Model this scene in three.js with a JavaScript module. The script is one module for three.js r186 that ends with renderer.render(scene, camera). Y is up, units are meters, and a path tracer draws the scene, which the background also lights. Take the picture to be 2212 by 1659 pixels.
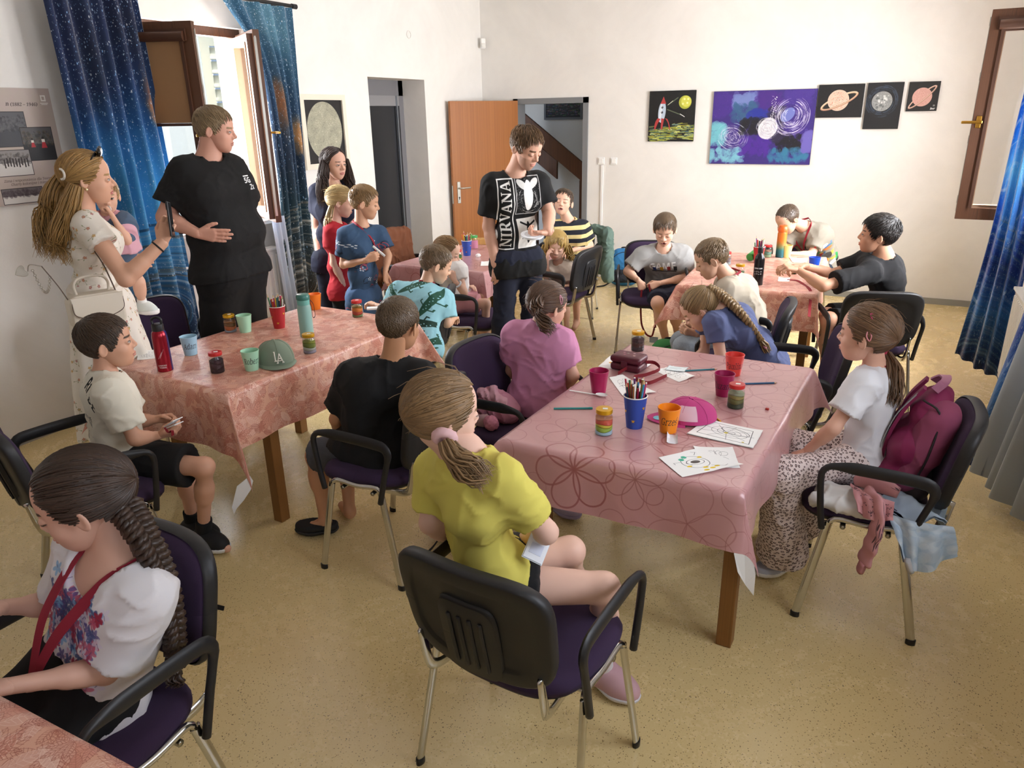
import * as THREE from 'three';
import { mergeGeometries, mergeVertices, toCreasedNormals } from 'three/addons/utils/BufferGeometryUtils.js';
import { RoundedBoxGeometry } from 'three/addons/geometries/RoundedBoxGeometry.js';
import { ImprovedNoise } from 'three/addons/math/ImprovedNoise.js';
import { RectAreaLightUniformsLib } from 'three/addons/lights/RectAreaLightUniformsLib.js';

// ---------- camera, sky, sun, exposure ----------
const scene = new THREE.Scene();
const V = (x, y, z) => new THREE.Vector3(x, y, z);
const FP = 1591.6, CX = 1106, CY = 829.5;
const camera = new THREE.PerspectiveCamera(2 * Math.atan(CY / FP) * 180 / Math.PI, 2212 / 1659, 0.05, 100);
camera.position.set(0, 1.85, 0);
camera.rotation.set(-0.35061, 0.47303, -0.018673, 'YXZ');
camera.updateMatrixWorld(true);
const renderer = new THREE.WebGLRenderer();
renderer.toneMapping = THREE.LinearToneMapping;
renderer.toneMappingExposure = 1.85;
renderer.shadowMap.enabled = true;
RectAreaLightUniformsLib.init();
{ // plain bright summer sky
  const w = 64, h = 32, data = new Float32Array(w * h * 4);
  for (let j = 0; j < h; j++) for (let i = 0; i < w; i++) {
    const e = Math.max(0, (j + 0.5) / h * 2 - 1), k = (j * w + i) * 4, a = Math.pow(e, 0.6);
    data[k] = 2.1 - 1.1 * a; data[k + 1] = 2.3 - 0.8 * a; data[k + 2] = 2.6 - 0.2 * a; data[k + 3] = 1;
  }
  const sky = new THREE.DataTexture(data, w, h, THREE.RGBAFormat, THREE.FloatType);
  sky.mapping = THREE.EquirectangularReflectionMapping; sky.magFilter = THREE.LinearFilter; sky.needsUpdate = true;
  scene.background = sky;
}
const sun = new THREE.DirectionalLight(0xfff3e2, 2.2); // high summer sun: the thick walls keep it off the floor inside
sun.position.set(1.5, 13, -2); sun.target.position.set(0, 0, -4); sun.castShadow = true;
sun.shadow.mapSize.set(4096, 4096);
Object.assign(sun.shadow.camera, { left: -12, right: 12, top: 12, bottom: -12, near: 0.5, far: 40 });
scene.add(sun, sun.target);

// room size (metres)
const XL = -4.57, XR = 0.90, ZB = -8.29, ZF = 2.6, CEIL = 3.15;
// daylight entering the window openings (same size as each opening)
function daylight(w, h, x, y, z, nx, power, color = 0xf2f2f4) {
  const l = new THREE.RectAreaLight(color, power, w, h);
  l.position.set(x, y, z); l.lookAt(x + nx, y, z); scene.add(l);
}
daylight(1.2, 1.36, XR + 0.22, 1.78, -4.9, -1, 23);
daylight(1.1, 1.36, XR + 0.22, 1.78, -6.5, -1, 28);
daylight(1.4, 1.36, XR + 0.22, 1.78, -1.75, -1, 4.2);
daylight(1.4, 1.36, XR + 0.22, 1.78, 0.95, -1, 2.6);
daylight(1.0, 1.36, XL - 0.3, 1.78, -4.05, 1, 19);

// ---------- pixels to places ----------
function ray(px, py) { return V((px - CX) / FP, -(py - CY) / FP, -1).applyQuaternion(camera.quaternion); }
function atH(px, py, h) { const d = ray(px, py); return camera.position.clone().addScaledVector(d, (h - camera.position.y) / d.y); }
function atD(px, py, depth) { return camera.position.clone().addScaledVector(ray(px, py), depth); }
function atX(px, py, x) { const d = ray(px, py); return camera.position.clone().addScaledVector(d, x / d.x); }
function atZ(px, py, z) { const d = ray(px, py); return camera.position.clone().addScaledVector(d, z / d.z); }
const INVQ = camera.quaternion.clone().invert();
function depthOf(p) { return -p.clone().sub(camera.position).applyQuaternion(INVQ).z; }

// ---------- helpers ----------
let seed = 7;
function rnd() { seed = (seed * 1664525 + 1013904223) >>> 0; return seed / 4294967296; }
const rr = (a, b) => a + (b - a) * rnd();
const NZ = new ImprovedNoise();
const noise = (x, y, z) => NZ.noise(x, y, z);
const lerp = (a, b, t) => a + (b - a) * t, clamp = (x, a, b) => Math.max(a, Math.min(b, x));
const sst = (a, b, x) => { const t = clamp((x - a) / (b - a), 0, 1); return t * t * (3 - 2 * t); };
const names = {};
function numbered(n) { const k = names[n] = (names[n] ?? -1) + 1; return k ? `${n}_${String(k).padStart(3, '0')}` : n; }
function setShadow(o) { o.castShadow = o.receiveShadow = true; return o; }
function mesh(name, geo, m, parent) { const o = setShadow(new THREE.Mesh(geo, m)); o.name = name; if (parent) parent.add(o); return o; }
function tag(o, label, category, group) { o.userData.label = label; o.userData.category = category; if (group) o.userData.group = group; return o; }
function thing(name, label, category, pos = [0, 0, 0], turn = 0, group) {
  const o = new THREE.Group(); o.name = numbered(name); scene.add(o);
  o.position.set(...(pos.isVector3 ? pos.toArray() : pos)); o.rotation.y = turn; return tag(o, label, category, group);
}
function single(name, geo, m, label, category, pos, turn = 0, group) {
  const o = mesh(numbered(name), geo, m, scene); if (pos) o.position.set(...(pos.isVector3 ? pos.toArray() : pos)); o.rotation.y = turn; return tag(o, label, category, group);
}
function struct(name, geo, m, label, category, parent) {
  const o = mesh(parent ? name : numbered(name), geo, m, parent || scene);
  if (!parent) { o.userData.kind = 'structure'; if (label) tag(o, label, category); }
  return o;
}
function sgroup(name, label, category) { const o = new THREE.Group(); o.name = numbered(name); scene.add(o); o.userData.kind = 'structure'; return tag(o, label, category); }
const MC = {};
function M(color, rough = 0.8, o = {}) {
  const key = JSON.stringify([color, rough, Object.keys(o).map(k => [k, o[k]?.uuid ?? o[k]])]);
  if (MC[key]) return MC[key];
  const phys = ['transmission', 'clearcoat', 'sheen', 'ior', 'thickness', 'anisotropy'].some(k => k in o);
  return MC[key] = new (phys ? THREE.MeshPhysicalMaterial : THREE.MeshStandardMaterial)({ color, roughness: rough, ...o });
}
const VC = (rough = 0.7, o = {}) => M(0xffffff, rough, { vertexColors: true, ...o });
function bx(w, h, d, x = 0, y = 0, z = 0) { return new THREE.BoxGeometry(w, h, d).translate(x, y, z); }
function rbx(w, h, d, r, x = 0, y = 0, z = 0, s = 2) { return new RoundedBoxGeometry(w, h, d, s, Math.min(r, w / 2.01, h / 2.01, d / 2.01)).translate(x, y, z); }
function clean(g) { g = g.index ? g.toNonIndexed() : g; for (const k of Object.keys(g.attributes)) if (!['position', 'normal', 'uv', 'color'].includes(k)) g.deleteAttribute(k); return g; }
function merge(list) {
  list = list.map(clean);
  const hasC = list.some(g => g.attributes.color);
  for (const g of list) {
    const n = g.attributes.position.count;
    if (!g.attributes.uv) g.setAttribute('uv', new THREE.BufferAttribute(new Float32Array(n * 2), 2));
    if (hasC && !g.attributes.color) g.setAttribute('color', new THREE.BufferAttribute(new Float32Array(n * 3).fill(1), 3));
  }
  return mergeGeometries(list);
}
function cyl(r0, r1, h, seg = 20, x = 0, y = 0, z = 0, open = false) { return new THREE.CylinderGeometry(r1, r0, h, seg, 1, open).translate(x, y + h / 2, z); }
function lathe(pts, seg = 28) { const g = new THREE.LatheGeometry(pts.map(p => new THREE.Vector2(p[0], p[1])), seg), q = g.attributes.position, u = g.attributes.uv; const ys = pts.map(p => p[1]), lo = Math.min(...ys), hi = Math.max(...ys); for (let i = 0; i < q.count; i++) u.setY(i, (q.getY(i) - lo) / (hi - lo || 1)); return g; }
// tube with an elliptical cross-section that may change along the path
function tube(pts, r, { seg = 24, rad = 8, ry, closed = false, cap = true, up, tension = 0.5 } = {}) {
  const P = pts.map(p => p.isVector3 ? p : V(...p));
  const c = P.length > 2 ? new THREE.CatmullRomCurve3(P, closed, 'catmullrom', tension) : new THREE.LineCurve3(P[0], P[1]);
  const fr = c.computeFrenetFrames(seg, closed), pos = [], uv = [], idx = [], len = c.getLength();
  const R = typeof r === 'function' ? r : () => r, RY = ry === undefined ? R : typeof ry === 'function' ? ry : () => ry;
  for (let i = 0; i <= seg; i++) {
    const t = i / seg, p = c.getPointAt(t); let n = fr.normals[i], b = fr.binormals[i];
    if (up) { const tg = fr.tangents[i]; b = up.clone().cross(tg).normalize(); n = tg.clone().cross(b).normalize(); const q = n; n = b; b = q; }
    for (let j = 0; j <= rad; j++) { const a = j / rad * Math.PI * 2, x = Math.cos(a) * R(t), y = Math.sin(a) * RY(t); pos.push(p.x + n.x * x + b.x * y, p.y + n.y * x + b.y * y, p.z + n.z * x + b.z * y); uv.push(j / rad, t * len); }
  }
  for (let i = 0; i < seg; i++) for (let j = 0; j < rad; j++) { const a = i * (rad + 1) + j, b2 = a + rad + 1; idx.push(a, a + 1, b2, b2, a + 1, b2 + 1); }
  if (cap && !closed) for (const i of [0, seg]) { const p = c.getPointAt(i / seg), k = pos.length / 3; pos.push(p.x, p.y, p.z); uv.push(0, 0); const o = i * (rad + 1); for (let j = 0; j < rad; j++) i ? idx.push(k, o + j, o + j + 1) : idx.push(k, o + j + 1, o + j); }
  const g = new THREE.BufferGeometry(); g.setAttribute('position', new THREE.Float32BufferAttribute(pos, 3)); g.setAttribute('uv', new THREE.Float32BufferAttribute(uv, 2)); g.setIndex(idx);
  // orient outward
  g.computeVertexNormals(); fixOut(g, c, rad, seg); return g;
}
function fixOut(g, c, rad, seg) {
  const p = g.attributes.position, m = Math.floor(seg / 2) * (rad + 1), q = c.getPointAt(Math.floor(seg / 2) / seg), n = g.attributes.normal;
  const d = (p.getX(m) - q.x) * n.getX(m) + (p.getY(m) - q.y) * n.getY(m) + (p.getZ(m) - q.z) * n.getZ(m);
  if (d < 0) { const a = g.index.array; for (let i = 0; i < a.length; i += 3) { const t = a[i]; a[i] = a[i + 1]; a[i + 1] = t; } g.computeVertexNormals(); }
}
// flat strap that follows points, width along a side vector
function strap(pts, w, th, side, seg = 30) {
  const c = new THREE.CatmullRomCurve3(pts.map(p => p.isVector3 ? p : V(...p)), false, 'catmullrom', 0.4), pos = [], idx = [];
  for (let i = 0; i <= seg; i++) {
    const t = i / seg, p = c.getPointAt(t), tg = c.getTangentAt(t); let s = (typeof side === 'function' ? side(t) : side).clone(); s.addScaledVector(tg, -s.dot(tg)).normalize(); const n = tg.clone().cross(s).normalize();
    for (const [a, b] of [[-1, -1], [1, -1], [1, 1], [-1, 1]]) { const q = p.clone().addScaledVector(s, a * w / 2).addScaledVector(n, b * th / 2); pos.push(q.x, q.y, q.z); }
  }
  for (let i = 0; i < seg; i++) for (let j = 0; j < 4; j++) { const a = i * 4 + j, b = i * 4 + (j + 1) % 4; idx.push(a, b, a + 4, b, b + 4, a + 4); }
  const e = seg * 4; idx.push(0, 2, 1, 0, 3, 2, e, e + 1, e + 2, e, e + 2, e + 3);
  let g = new THREE.BufferGeometry(); g.setAttribute('position', new THREE.Float32BufferAttribute(pos, 3)); g.setIndex(idx); g.computeVertexNormals(); return toCreasedNormals(g, 0.9);
}
function extrude(shape, depth, bevel = 0, seg = 2, curve = 10) { return new THREE.ExtrudeGeometry(shape, { depth, bevelEnabled: bevel > 0, bevelThickness: bevel, bevelSize: bevel, bevelSegments: seg, curveSegments: curve }); }
function rrect(w, h, r) { const s = new THREE.Shape(), x = -w / 2, y = -h / 2; s.moveTo(x + r, y); s.lineTo(x + w - r, y); s.quadraticCurveTo(x + w, y, x + w, y + r); s.lineTo(x + w, y + h - r); s.quadraticCurveTo(x + w, y + h, x + w - r, y + h); s.lineTo(x + r, y + h); s.quadraticCurveTo(x, y + h, x, y + h - r); s.lineTo(x, y + r); s.quadraticCurveTo(x, y, x + r, y); return s; }
// parametric grid surface
function grid(nu, nv, f, { uv } = {}) {
  const pos = [], u_ = [], idx = [];
  for (let j = 0; j <= nv; j++) for (let i = 0; i <= nu; i++) { const p = f(i / nu, j / nv); pos.push(p.x, p.y, p.z); const q = uv ? uv(i / nu, j / nv) : [i / nu, j / nv]; u_.push(...q); }
  for (let j = 0; j < nv; j++) for (let i = 0; i < nu; i++) { const a = j * (nu + 1) + i, b = a + nu + 1; idx.push(a, a + 1, b, a + 1, b + 1, b); }
  const g = new THREE.BufferGeometry(); g.setAttribute('position', new THREE.Float32BufferAttribute(pos, 3)); g.setAttribute('uv', new THREE.Float32BufferAttribute(u_, 2)); g.setIndex(idx); g.computeVertexNormals(); return g;
}
// thin sheet with both sides and a rim, from a grid surface
function sheet(nu, nv, f, th, o) {
  const a = grid(nu, nv, f, o), n = a.attributes.normal, p = a.attributes.position, b = a.clone(), q = b.attributes.position;
  for (let i = 0; i < p.count; i++) { q.setXYZ(i, p.getX(i) - n.getX(i) * th, p.getY(i) - n.getY(i) * th, p.getZ(i) - n.getZ(i) * th); }
  const ix = b.index.array; for (let i = 0; i < ix.length; i += 3) { const t = ix[i]; ix[i] = ix[i + 1]; ix[i + 1] = t; } b.computeVertexNormals();
  return [a, b];
}
function canvasTex(w, h, draw, { repeat, srgb = true, wrap } = {}) {
  const c = document.createElement('canvas'); c.width = w; c.height = h; draw(c.getContext('2d'), w, h);
  const t = new THREE.CanvasTexture(c); if (srgb) t.colorSpace = THREE.SRGBColorSpace; t.magFilter = THREE.LinearFilter;
  if (repeat || wrap) { t.wrapS = t.wrapT = THREE.RepeatWrapping; if (repeat) t.repeat.set(...repeat); } t.needsUpdate = true; return t;
}
function dataTex(w, h, f, { srgb = true, repeat = [1, 1] } = {}) {
  const d = new Uint8Array(w * h * 4); for (let j = 0; j < h; j++) for (let i = 0; i < w; i++) { const c = f(i, j), k = (j * w + i) * 4; d[k] = c[0]; d[k + 1] = c[1]; d[k + 2] = c[2]; d[k + 3] = 255; }
  const t = new THREE.DataTexture(d, w, h); if (srgb) t.colorSpace = THREE.SRGBColorSpace; t.magFilter = THREE.LinearFilter; t.wrapS = t.wrapT = THREE.RepeatWrapping; t.repeat.set(...repeat); t.needsUpdate = true; return t;
}
// periodic noise for tiles
function tnoise(x, y, per, z = 0) { const a = x / per * Math.PI * 2, b = y / per * Math.PI * 2; return noise(Math.cos(a) * per / 6.283 + 7, Math.sin(a) * per / 6.283 + Math.cos(b) * per / 6.283 + z, Math.sin(b) * per / 6.283); }
const CHROME = () => M(0xc9c9c6, 0.16, { metalness: 1 });
const BLACKP = () => M(0x17171a, 0.42);

// ---------- surfaces ----------
const floorTex = (() => {
  const n = 1536, c = document.createElement('canvas'); c.width = c.height = n; const g = c.getContext('2d');
  g.fillStyle = '#e0c890'; g.fillRect(0, 0, n, n);
  for (let i = 0; i < 26000; i++) { g.fillStyle = ['rgba(204,174,116,.5)', 'rgba(234,216,168,.5)', 'rgba(216,190,136,.5)'][i % 3]; const r = rr(1, 4); g.fillRect(rnd() * n, rnd() * n, r, r); }
  for (let i = 0; i < 5200; i++) { const x = rnd() * n, y = rnd() * n; g.fillStyle = ['rgba(92,66,36,.8)', 'rgba(120,88,48,.7)', 'rgba(70,54,38,.85)', 'rgba(140,106,62,.7)'][i % 4]; g.beginPath(); g.ellipse(x, y, rr(1.2, 3.4), rr(1, 2.2), rnd() * 3, 0, 7); g.fill(); }
  const t = new THREE.CanvasTexture(c); t.colorSpace = THREE.SRGBColorSpace; t.magFilter = THREE.LinearFilter; t.wrapS = t.wrapT = THREE.RepeatWrapping; t.repeat.set(1 / 1.1, 1 / 1.1); return t;
})();
const floorRough = dataTex(256, 256, (i, j) => { const v = 66 + 10 * tnoise(i / 32, j / 32, 8) + 10 * tnoise(i / 8, j / 8, 32, 3) + rr(-6, 6); return [v, v, v]; }, { srgb: false, repeat: [1 / 1.7, 1 / 1.7] });
const wallBump = dataTex(256, 256, (i, j) => { const v = 128 + 60 * tnoise(i / 4, j / 4, 64) + rr(-22, 22); return [v, v, v]; }, { srgb: false, repeat: [1.6, 1.6] });
const wallTex = dataTex(512, 512, (i, j) => { const v = 4 * tnoise(i / 64, j / 64, 8) + 2 * tnoise(i / 16, j / 16, 32, 5); return [236 + v, 233 + v, 228 + v]; }, { repeat: [0.4, 0.4] });
const WALL = M(0xffffff, 0.85, { map: wallTex, bumpMap: wallBump, bumpScale: 0.0006 });
const WHITE = M(0xf0efec, 0.5), GREYTRIM = M(0x9c9b95, 0.55);
function uvBox(w, h, d, x, y, z) { // box with uv in metres
  const g = bx(w, h, d, x, y, z), p = g.attributes.position, n = g.attributes.normal, u = g.attributes.uv;
  for (let i = 0; i < p.count; i++) { const a = Math.abs(n.getX(i)), b = Math.abs(n.getY(i)); a > .5 ? u.setXY(i, p.getZ(i), p.getY(i)) : b > .5 ? u.setXY(i, p.getX(i), p.getZ(i)) : u.setXY(i, p.getX(i), p.getY(i)); }
  return g;
}
// wall along one axis with rectangular holes [a0, a1, y0, y1]
function wallGeo(a0, a1, y1, holes, box) {
  const out = []; let at = a0;
  for (const [h0, h1, b, t] of holes.slice().sort((p, q) => p[0] - q[0])) {
    if (h0 > at) out.push(box(at, h0, 0, y1));
    if (b > 0) out.push(box(h0, h1, 0, b));
    if (t < y1) out.push(box(h0, h1, t, y1));
    at = h1;
  }
  if (at < a1) out.push(box(at, a1, 0, y1));
  return merge(out);
}
const TW = 0.34;
{
  const f = uvBox(XR - XL + 2 * TW, 0.12, ZF - ZB + 2 * TW + 0.0, (XL + XR) / 2, -0.06, (ZF + ZB) / 2);
  struct('floor', f, M(0xffffff, 1, { map: floorTex, roughnessMap: floorRough }), 'speckled yellow vinyl floor with a soft gloss', 'floor');
  struct('ceiling', uvBox(XR - XL + 2 * TW, 0.2, ZF - ZB + 2 * TW, (XL + XR) / 2, CEIL + 0.1, (ZF + ZB) / 2), WALL, 'white painted ceiling above the craft room', 'ceiling');
}
const LW = [-4.60, -3.50, 1.06, 2.49], NICHE = [-7.04, -6.07, 0, 2.207];
const RW = [[-7.05, -5.92], [-5.5, -4.3], [-2.5, -1.0], [0.2, 1.7]];
struct('wall_left', wallGeo(ZB, ZF, CEIL, [LW, NICHE], (a, b, y0, y1) => uvBox(TW, y1 - y0, b - a, XL - TW / 2, (y0 + y1) / 2, (a + b) / 2)), WALL, 'white wall with the space curtains and the moon picture', 'wall');
struct('wall_right', wallGeo(ZB, ZF, CEIL, RW.map(r => [...r, 1.08, 2.46]), (a, b, y0, y1) => uvBox(TW, y1 - y0, b - a, XR + TW / 2, (y0 + y1) / 2, (a + b) / 2)), WALL, 'white wall with windows behind the bright blue curtains', 'wall');
const DOORX = [-4.12, -3.24];
struct('wall_back', wallGeo(XL - TW, XR + TW, CEIL, [[DOORX[0], DOORX[1], 0, 1.98]], (a, b, y0, y1) => uvBox(b - a, y1 - y0, 0.16, (a + b) / 2, (y0 + y1) / 2, ZB - 0.08)), WALL, 'white end wall with the row of space paintings', 'wall');
struct('wall_front', uvBox(XR - XL + 2 * TW, CEIL, 0.2, (XL + XR) / 2, CEIL / 2, ZF + 0.1), WALL, 'white wall behind the camera', 'wall');
// baseboards
const bbH = 0.06;
struct('baseboard_back', merge([bx(XR - DOORX[1] - 0.05, bbH, 0.012, (XR + DOORX[1] + 0.05) / 2, bbH / 2, ZB + 0.006)]), GREYTRIM, 'low grey plastic skirting along the end wall', 'baseboard');
struct('baseboard_left', merge([bx(0.012, bbH, ZF + 6.07, XL + 0.006, bbH / 2, (ZF - 6.07) / 2), bx(0.012, bbH, 8.29 - 7.04, XL + 0.006, bbH / 2, -(8.29 + 7.04) / 2)]), GREYTRIM, 'low grey plastic skirting under the space curtains and poster', 'baseboard');
struct('baseboard_right', bx(0.012, bbH, ZF - ZB, XR - 0.006, bbH / 2, (ZF + ZB) / 2), GREYTRIM, 'low grey plastic skirting below the radiator', 'baseboard');

// ---------- windows ----------
const woodTex = (base, dark, n = 512) => canvasTex(n, n, (g) => {
  g.fillStyle = base; g.fillRect(0, 0, n, n);
  for (let i = 0; i < 420; i++) { g.strokeStyle = dark; g.globalAlpha = rr(.05, .28); g.lineWidth = rr(.6, 2.4); g.beginPath(); let x = rnd() * n; g.moveTo(x, -5); for (let y = 0; y <= n + 20; y += 40) { x += rr(-2.5, 2.5); g.lineTo(x, y); } g.stroke(); } g.globalAlpha = 1;
}, { wrap: true });
const BROWN = M(0xffffff, 0.42, { map: woodTex('#5f3c26', '#2c170b') });
const BROWN2 = M(0x4a2c1b, 0.45), PALEWOOD = M(0xb99b80, 0.5), GLASS = M(0xffffff, 0.02, { transmission: 1, thickness: 0, ior: 1.45 }), BRASS = M(0xb58a3c, 0.3, { metalness: 1 }), BLIND = M(0x9a7550, 0.9);
function frameGeo(w, h, t, d) { return merge([bx(t, h, d, -w / 2 + t / 2, 0, 0), bx(t, h, d, w / 2 - t / 2, 0, 0), bx(w - 2 * t, t, d, 0, h / 2 - t / 2, 0), bx(w - 2 * t, t, d, 0, -h / 2 + t / 2, 0)]); }
// a casement: local x runs from the hinge (0) to the free edge, +z is the room side
function casement(w, h, blind, parent) {
  const c = new THREE.Group(); c.name = 'casement'; parent.add(c);
  mesh('casement_frame', merge([frameGeo(w, h, 0.075, 0.045).translate(w / 2, 0, 0.012), frameGeo(w - 0.05, h - 0.05, 0.055, 0.04).translate(w / 2, 0, -0.03)]), BROWN, c);
  mesh('glazing_bead', frameGeo(w - 0.15, h - 0.15, 0.018, 0.05).translate(w / 2, 0, -0.032), PALEWOOD, c);
  mesh('pane', bx(w - 0.16, h - 0.16, 0.006, w / 2, 0, -0.01), GLASS, c);
  mesh('lock_strip', merge([bx(0.004, h - 0.1, 0.018, w + 0.001, 0, 0.002), ...[-.4, -.1, .2, .45].map(k => bx(0.008, 0.05, 0.012, w + 0.002, k * h, 0.002))]), M(0xb8b6b0, 0.3, { metalness: 0.9 }), c);
  mesh('window_handle', merge([rbx(0.03, 0.075, 0.01, 0.004, w - 0.035, -0.02, 0.04), cyl(0.008, 0.008, 0.04, 12).rotateX(Math.PI / 2).translate(w - 0.035, -0.02, 0.04), rbx(0.12, 0.018, 0.014, 0.006, w + 0.005, -0.02, 0.082)]), BRASS, c);
  if (blind) {
    mesh('blind_cassette', merge([cyl(0.03, 0.03, w - 0.1, 18).rotateZ(Math.PI / 2).translate(w - 0.05, h / 2 - 0.09, 0.055), bx(w - 0.08, 0.07, 0.03, w / 2, h / 2 - 0.08, 0.04)]), BROWN2, c);
    mesh('blind_guides', merge([bx(0.02, h - 0.15, 0.02, 0.075, 0, 0.044), bx(0.02, h - 0.15, 0.02, w - 0.075, 0, 0.044)]), BROWN2, c);
    if (blind > 0) { mesh('blind_fabric', bx(w - 0.16, blind, 0.003, w / 2, h / 2 - 0.11 - blind / 2, 0.044), BLIND, c); mesh('blind_bar', bx(w - 0.15, 0.018, 0.012, w / 2, h / 2 - 0.12 - blind, 0.046), BROWN2, c); }
  }
  return c;
}
function windowUnit(label, x, z0, z1, y0, y1, side, leaves) { // side +1: room lies at +x
  const o = sgroup('window_' + (++windowUnit.n), label, 'window'), w = z1 - z0, h = y1 - y0;
  o.position.set(x, (y0 + y1) / 2, (z0 + z1) / 2); o.rotation.y = side > 0 ? Math.PI / 2 : -Math.PI / 2; // local +z -> room
  mesh('window_frame', frameGeo(w, h, 0.06, 0.07), BROWN, o);
  mesh('window_sill', rbx(w, 0.03, 0.2, 0.008, 0, -h / 2 + 0.015, 0.12), WHITE, o);
  const cw = (w - 0.09) / 2, chh = h - 0.09;
  for (const [hinge, ang, blind] of leaves) { // hinge -1 / 1 in local x
    const c = casement(cw, chh, blind, o); c.position.set(hinge * (w / 2 - 0.045), 0, 0.05);
    if (hinge > 0) { c.scale.x = -1; } c.rotation.y = hinge > 0 ? ang : -ang;
  }
  return o;
}
windowUnit.n = 0;
const deg = Math.PI / 180;
windowUnit('brown wooden casement window standing open between the dark space curtains', XL - 0.1, LW[0], LW[1], LW[2], LW[3], 1, [[-1, 67 * deg, 0.5], [1, 59 * deg, 0]]);
windowUnit('brown wooden window with one casement swung in front of the end wall', XR + 0.06, RW[0][0], RW[0][1], 1.08, 2.46, -1, [[1, 88 * deg, 0.001], [-1, 4 * deg, 0]]);
windowUnit('brown wooden window above the radiator on the bright side', XR + 0.1, RW[1][0], RW[1][1], 1.08, 2.46, -1, [[1, 0, 0.001], [-1, 0, 0.001]]);
windowUnit('brown wooden window on the bright side beside the camera', XR + 0.1, RW[2][0], RW[2][1], 1.08, 2.46, -1, [[1, 0, 0.001], [-1, 0, 0.001]]);
windowUnit('brown wooden window on the bright side behind the camera', XR + 0.1, RW[3][0], RW[3][1], 1.08, 2.46, -1, [[1, 0, 0.001], [-1, 0, 0.001]]);
// outside
struct('ground', bx(60, 0.1, 60, 0, -0.25, -2), M(0xb5b0a4, 0.9), 'pale paving outside the windows', 'ground');
{
  const f = thing('house_front', 'pale house front across the yard outside the open window', 'building', [-9.2, -0.2, -9]);
  mesh('wall', bx(0.3, 7, 16, 0, 3.5, 0), M(0xb4b0a2, 0.85), f);
  for (let k = 0; k < 4; k++) { const w = new THREE.Group(); w.name = 'window'; f.add(w); w.position.set(0.16, 2.6, -5 + k * 2.6); mesh('window_frame', frameGeo(1.1, 1.5, 0.09, 0.06).rotateY(Math.PI / 2), WHITE, w); mesh('pane', bx(0.02, 1.34, 0.94), M(0x55606a, 0.1), w); }
  mesh('cornice', bx(0.5, 0.25, 16, 0.1, 4.6, 0), M(0xd8d4c6, 0.8), f);
}
{ // louvred shutter folded back outside the left window
  const s = thing('window_shutter', 'pale louvred shutter folded open outside the window', 'shutter', [XL - TW - 0.06, 1.78, -4.9], -0.55);
  mesh('shutter_frame', frameGeo(0.6, 1.4, 0.07, 0.035).rotateY(Math.PI / 2), M(0xa9ad9e, 0.6), s);
  for (let k = 0; k < 12; k++) mesh('slat', bx(0.012, 0.1, 0.47).rotateZ(0.5).translate(0, -0.58 + k * 0.105, 0), M(0xa9ad9e, 0.6), s);
}
// radiators
function radiator(label, x, z0, z1, y0, y1, side) {
  const o = thing('radiator', label, 'radiator', [x, 0, (z0 + z1) / 2]); const w = z1 - z0;
  mesh('panel', rbx(0.07, y1 - y0, w, 0.012, 0, (y0 + y1) / 2, 0), WHITE, o);
  const ribs = []; for (let k = 0; k < Math.floor(w / 0.05); k++) ribs.push(rbx(0.012, y1 - y0 - 0.08, 0.026, 0.005, side * 0.036, (y0 + y1) / 2, -w / 2 + 0.04 + k * 0.05, 1));
  mesh('ribs', merge(ribs), WHITE, o);
  mesh('top_grille', rbx(0.1, 0.02, w, 0.006, 0, y1, 0), WHITE, o);
  mesh('feed_pipes', merge([cyl(0.009, 0.009, 0.2, 10).rotateX(Math.PI / 2).translate(0, y0 + 0.06, w / 2), cyl(0.009, 0.009, 0.2, 10).rotateX(Math.PI / 2).translate(0, y1 - 0.08, w / 2), cyl(0.009, 0.009, y0 + 0.06, 10).translate(0, 0, w / 2 + 0.19), cyl(0.012, 0.012, y1 - 0.08, 10).translate(0.02 * -side, 0, w / 2 + 0.19)]), WHITE, o);
  mesh('wall_bracket', bx(0.06, 0.06, w * 0.7, -side * 0.05, (y0 + y1) / 2, 0), WHITE, o);
  return o;
}
radiator('white panel radiator under the open window behind the man in black', XL + 0.085, -4.55, -3.6, 0.2, 0.86, 1);
radiator('white panel radiator between the two bright blue curtains', XR - 0.085, -5.6, -4.5, 0.15, 0.75, -1);

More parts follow.
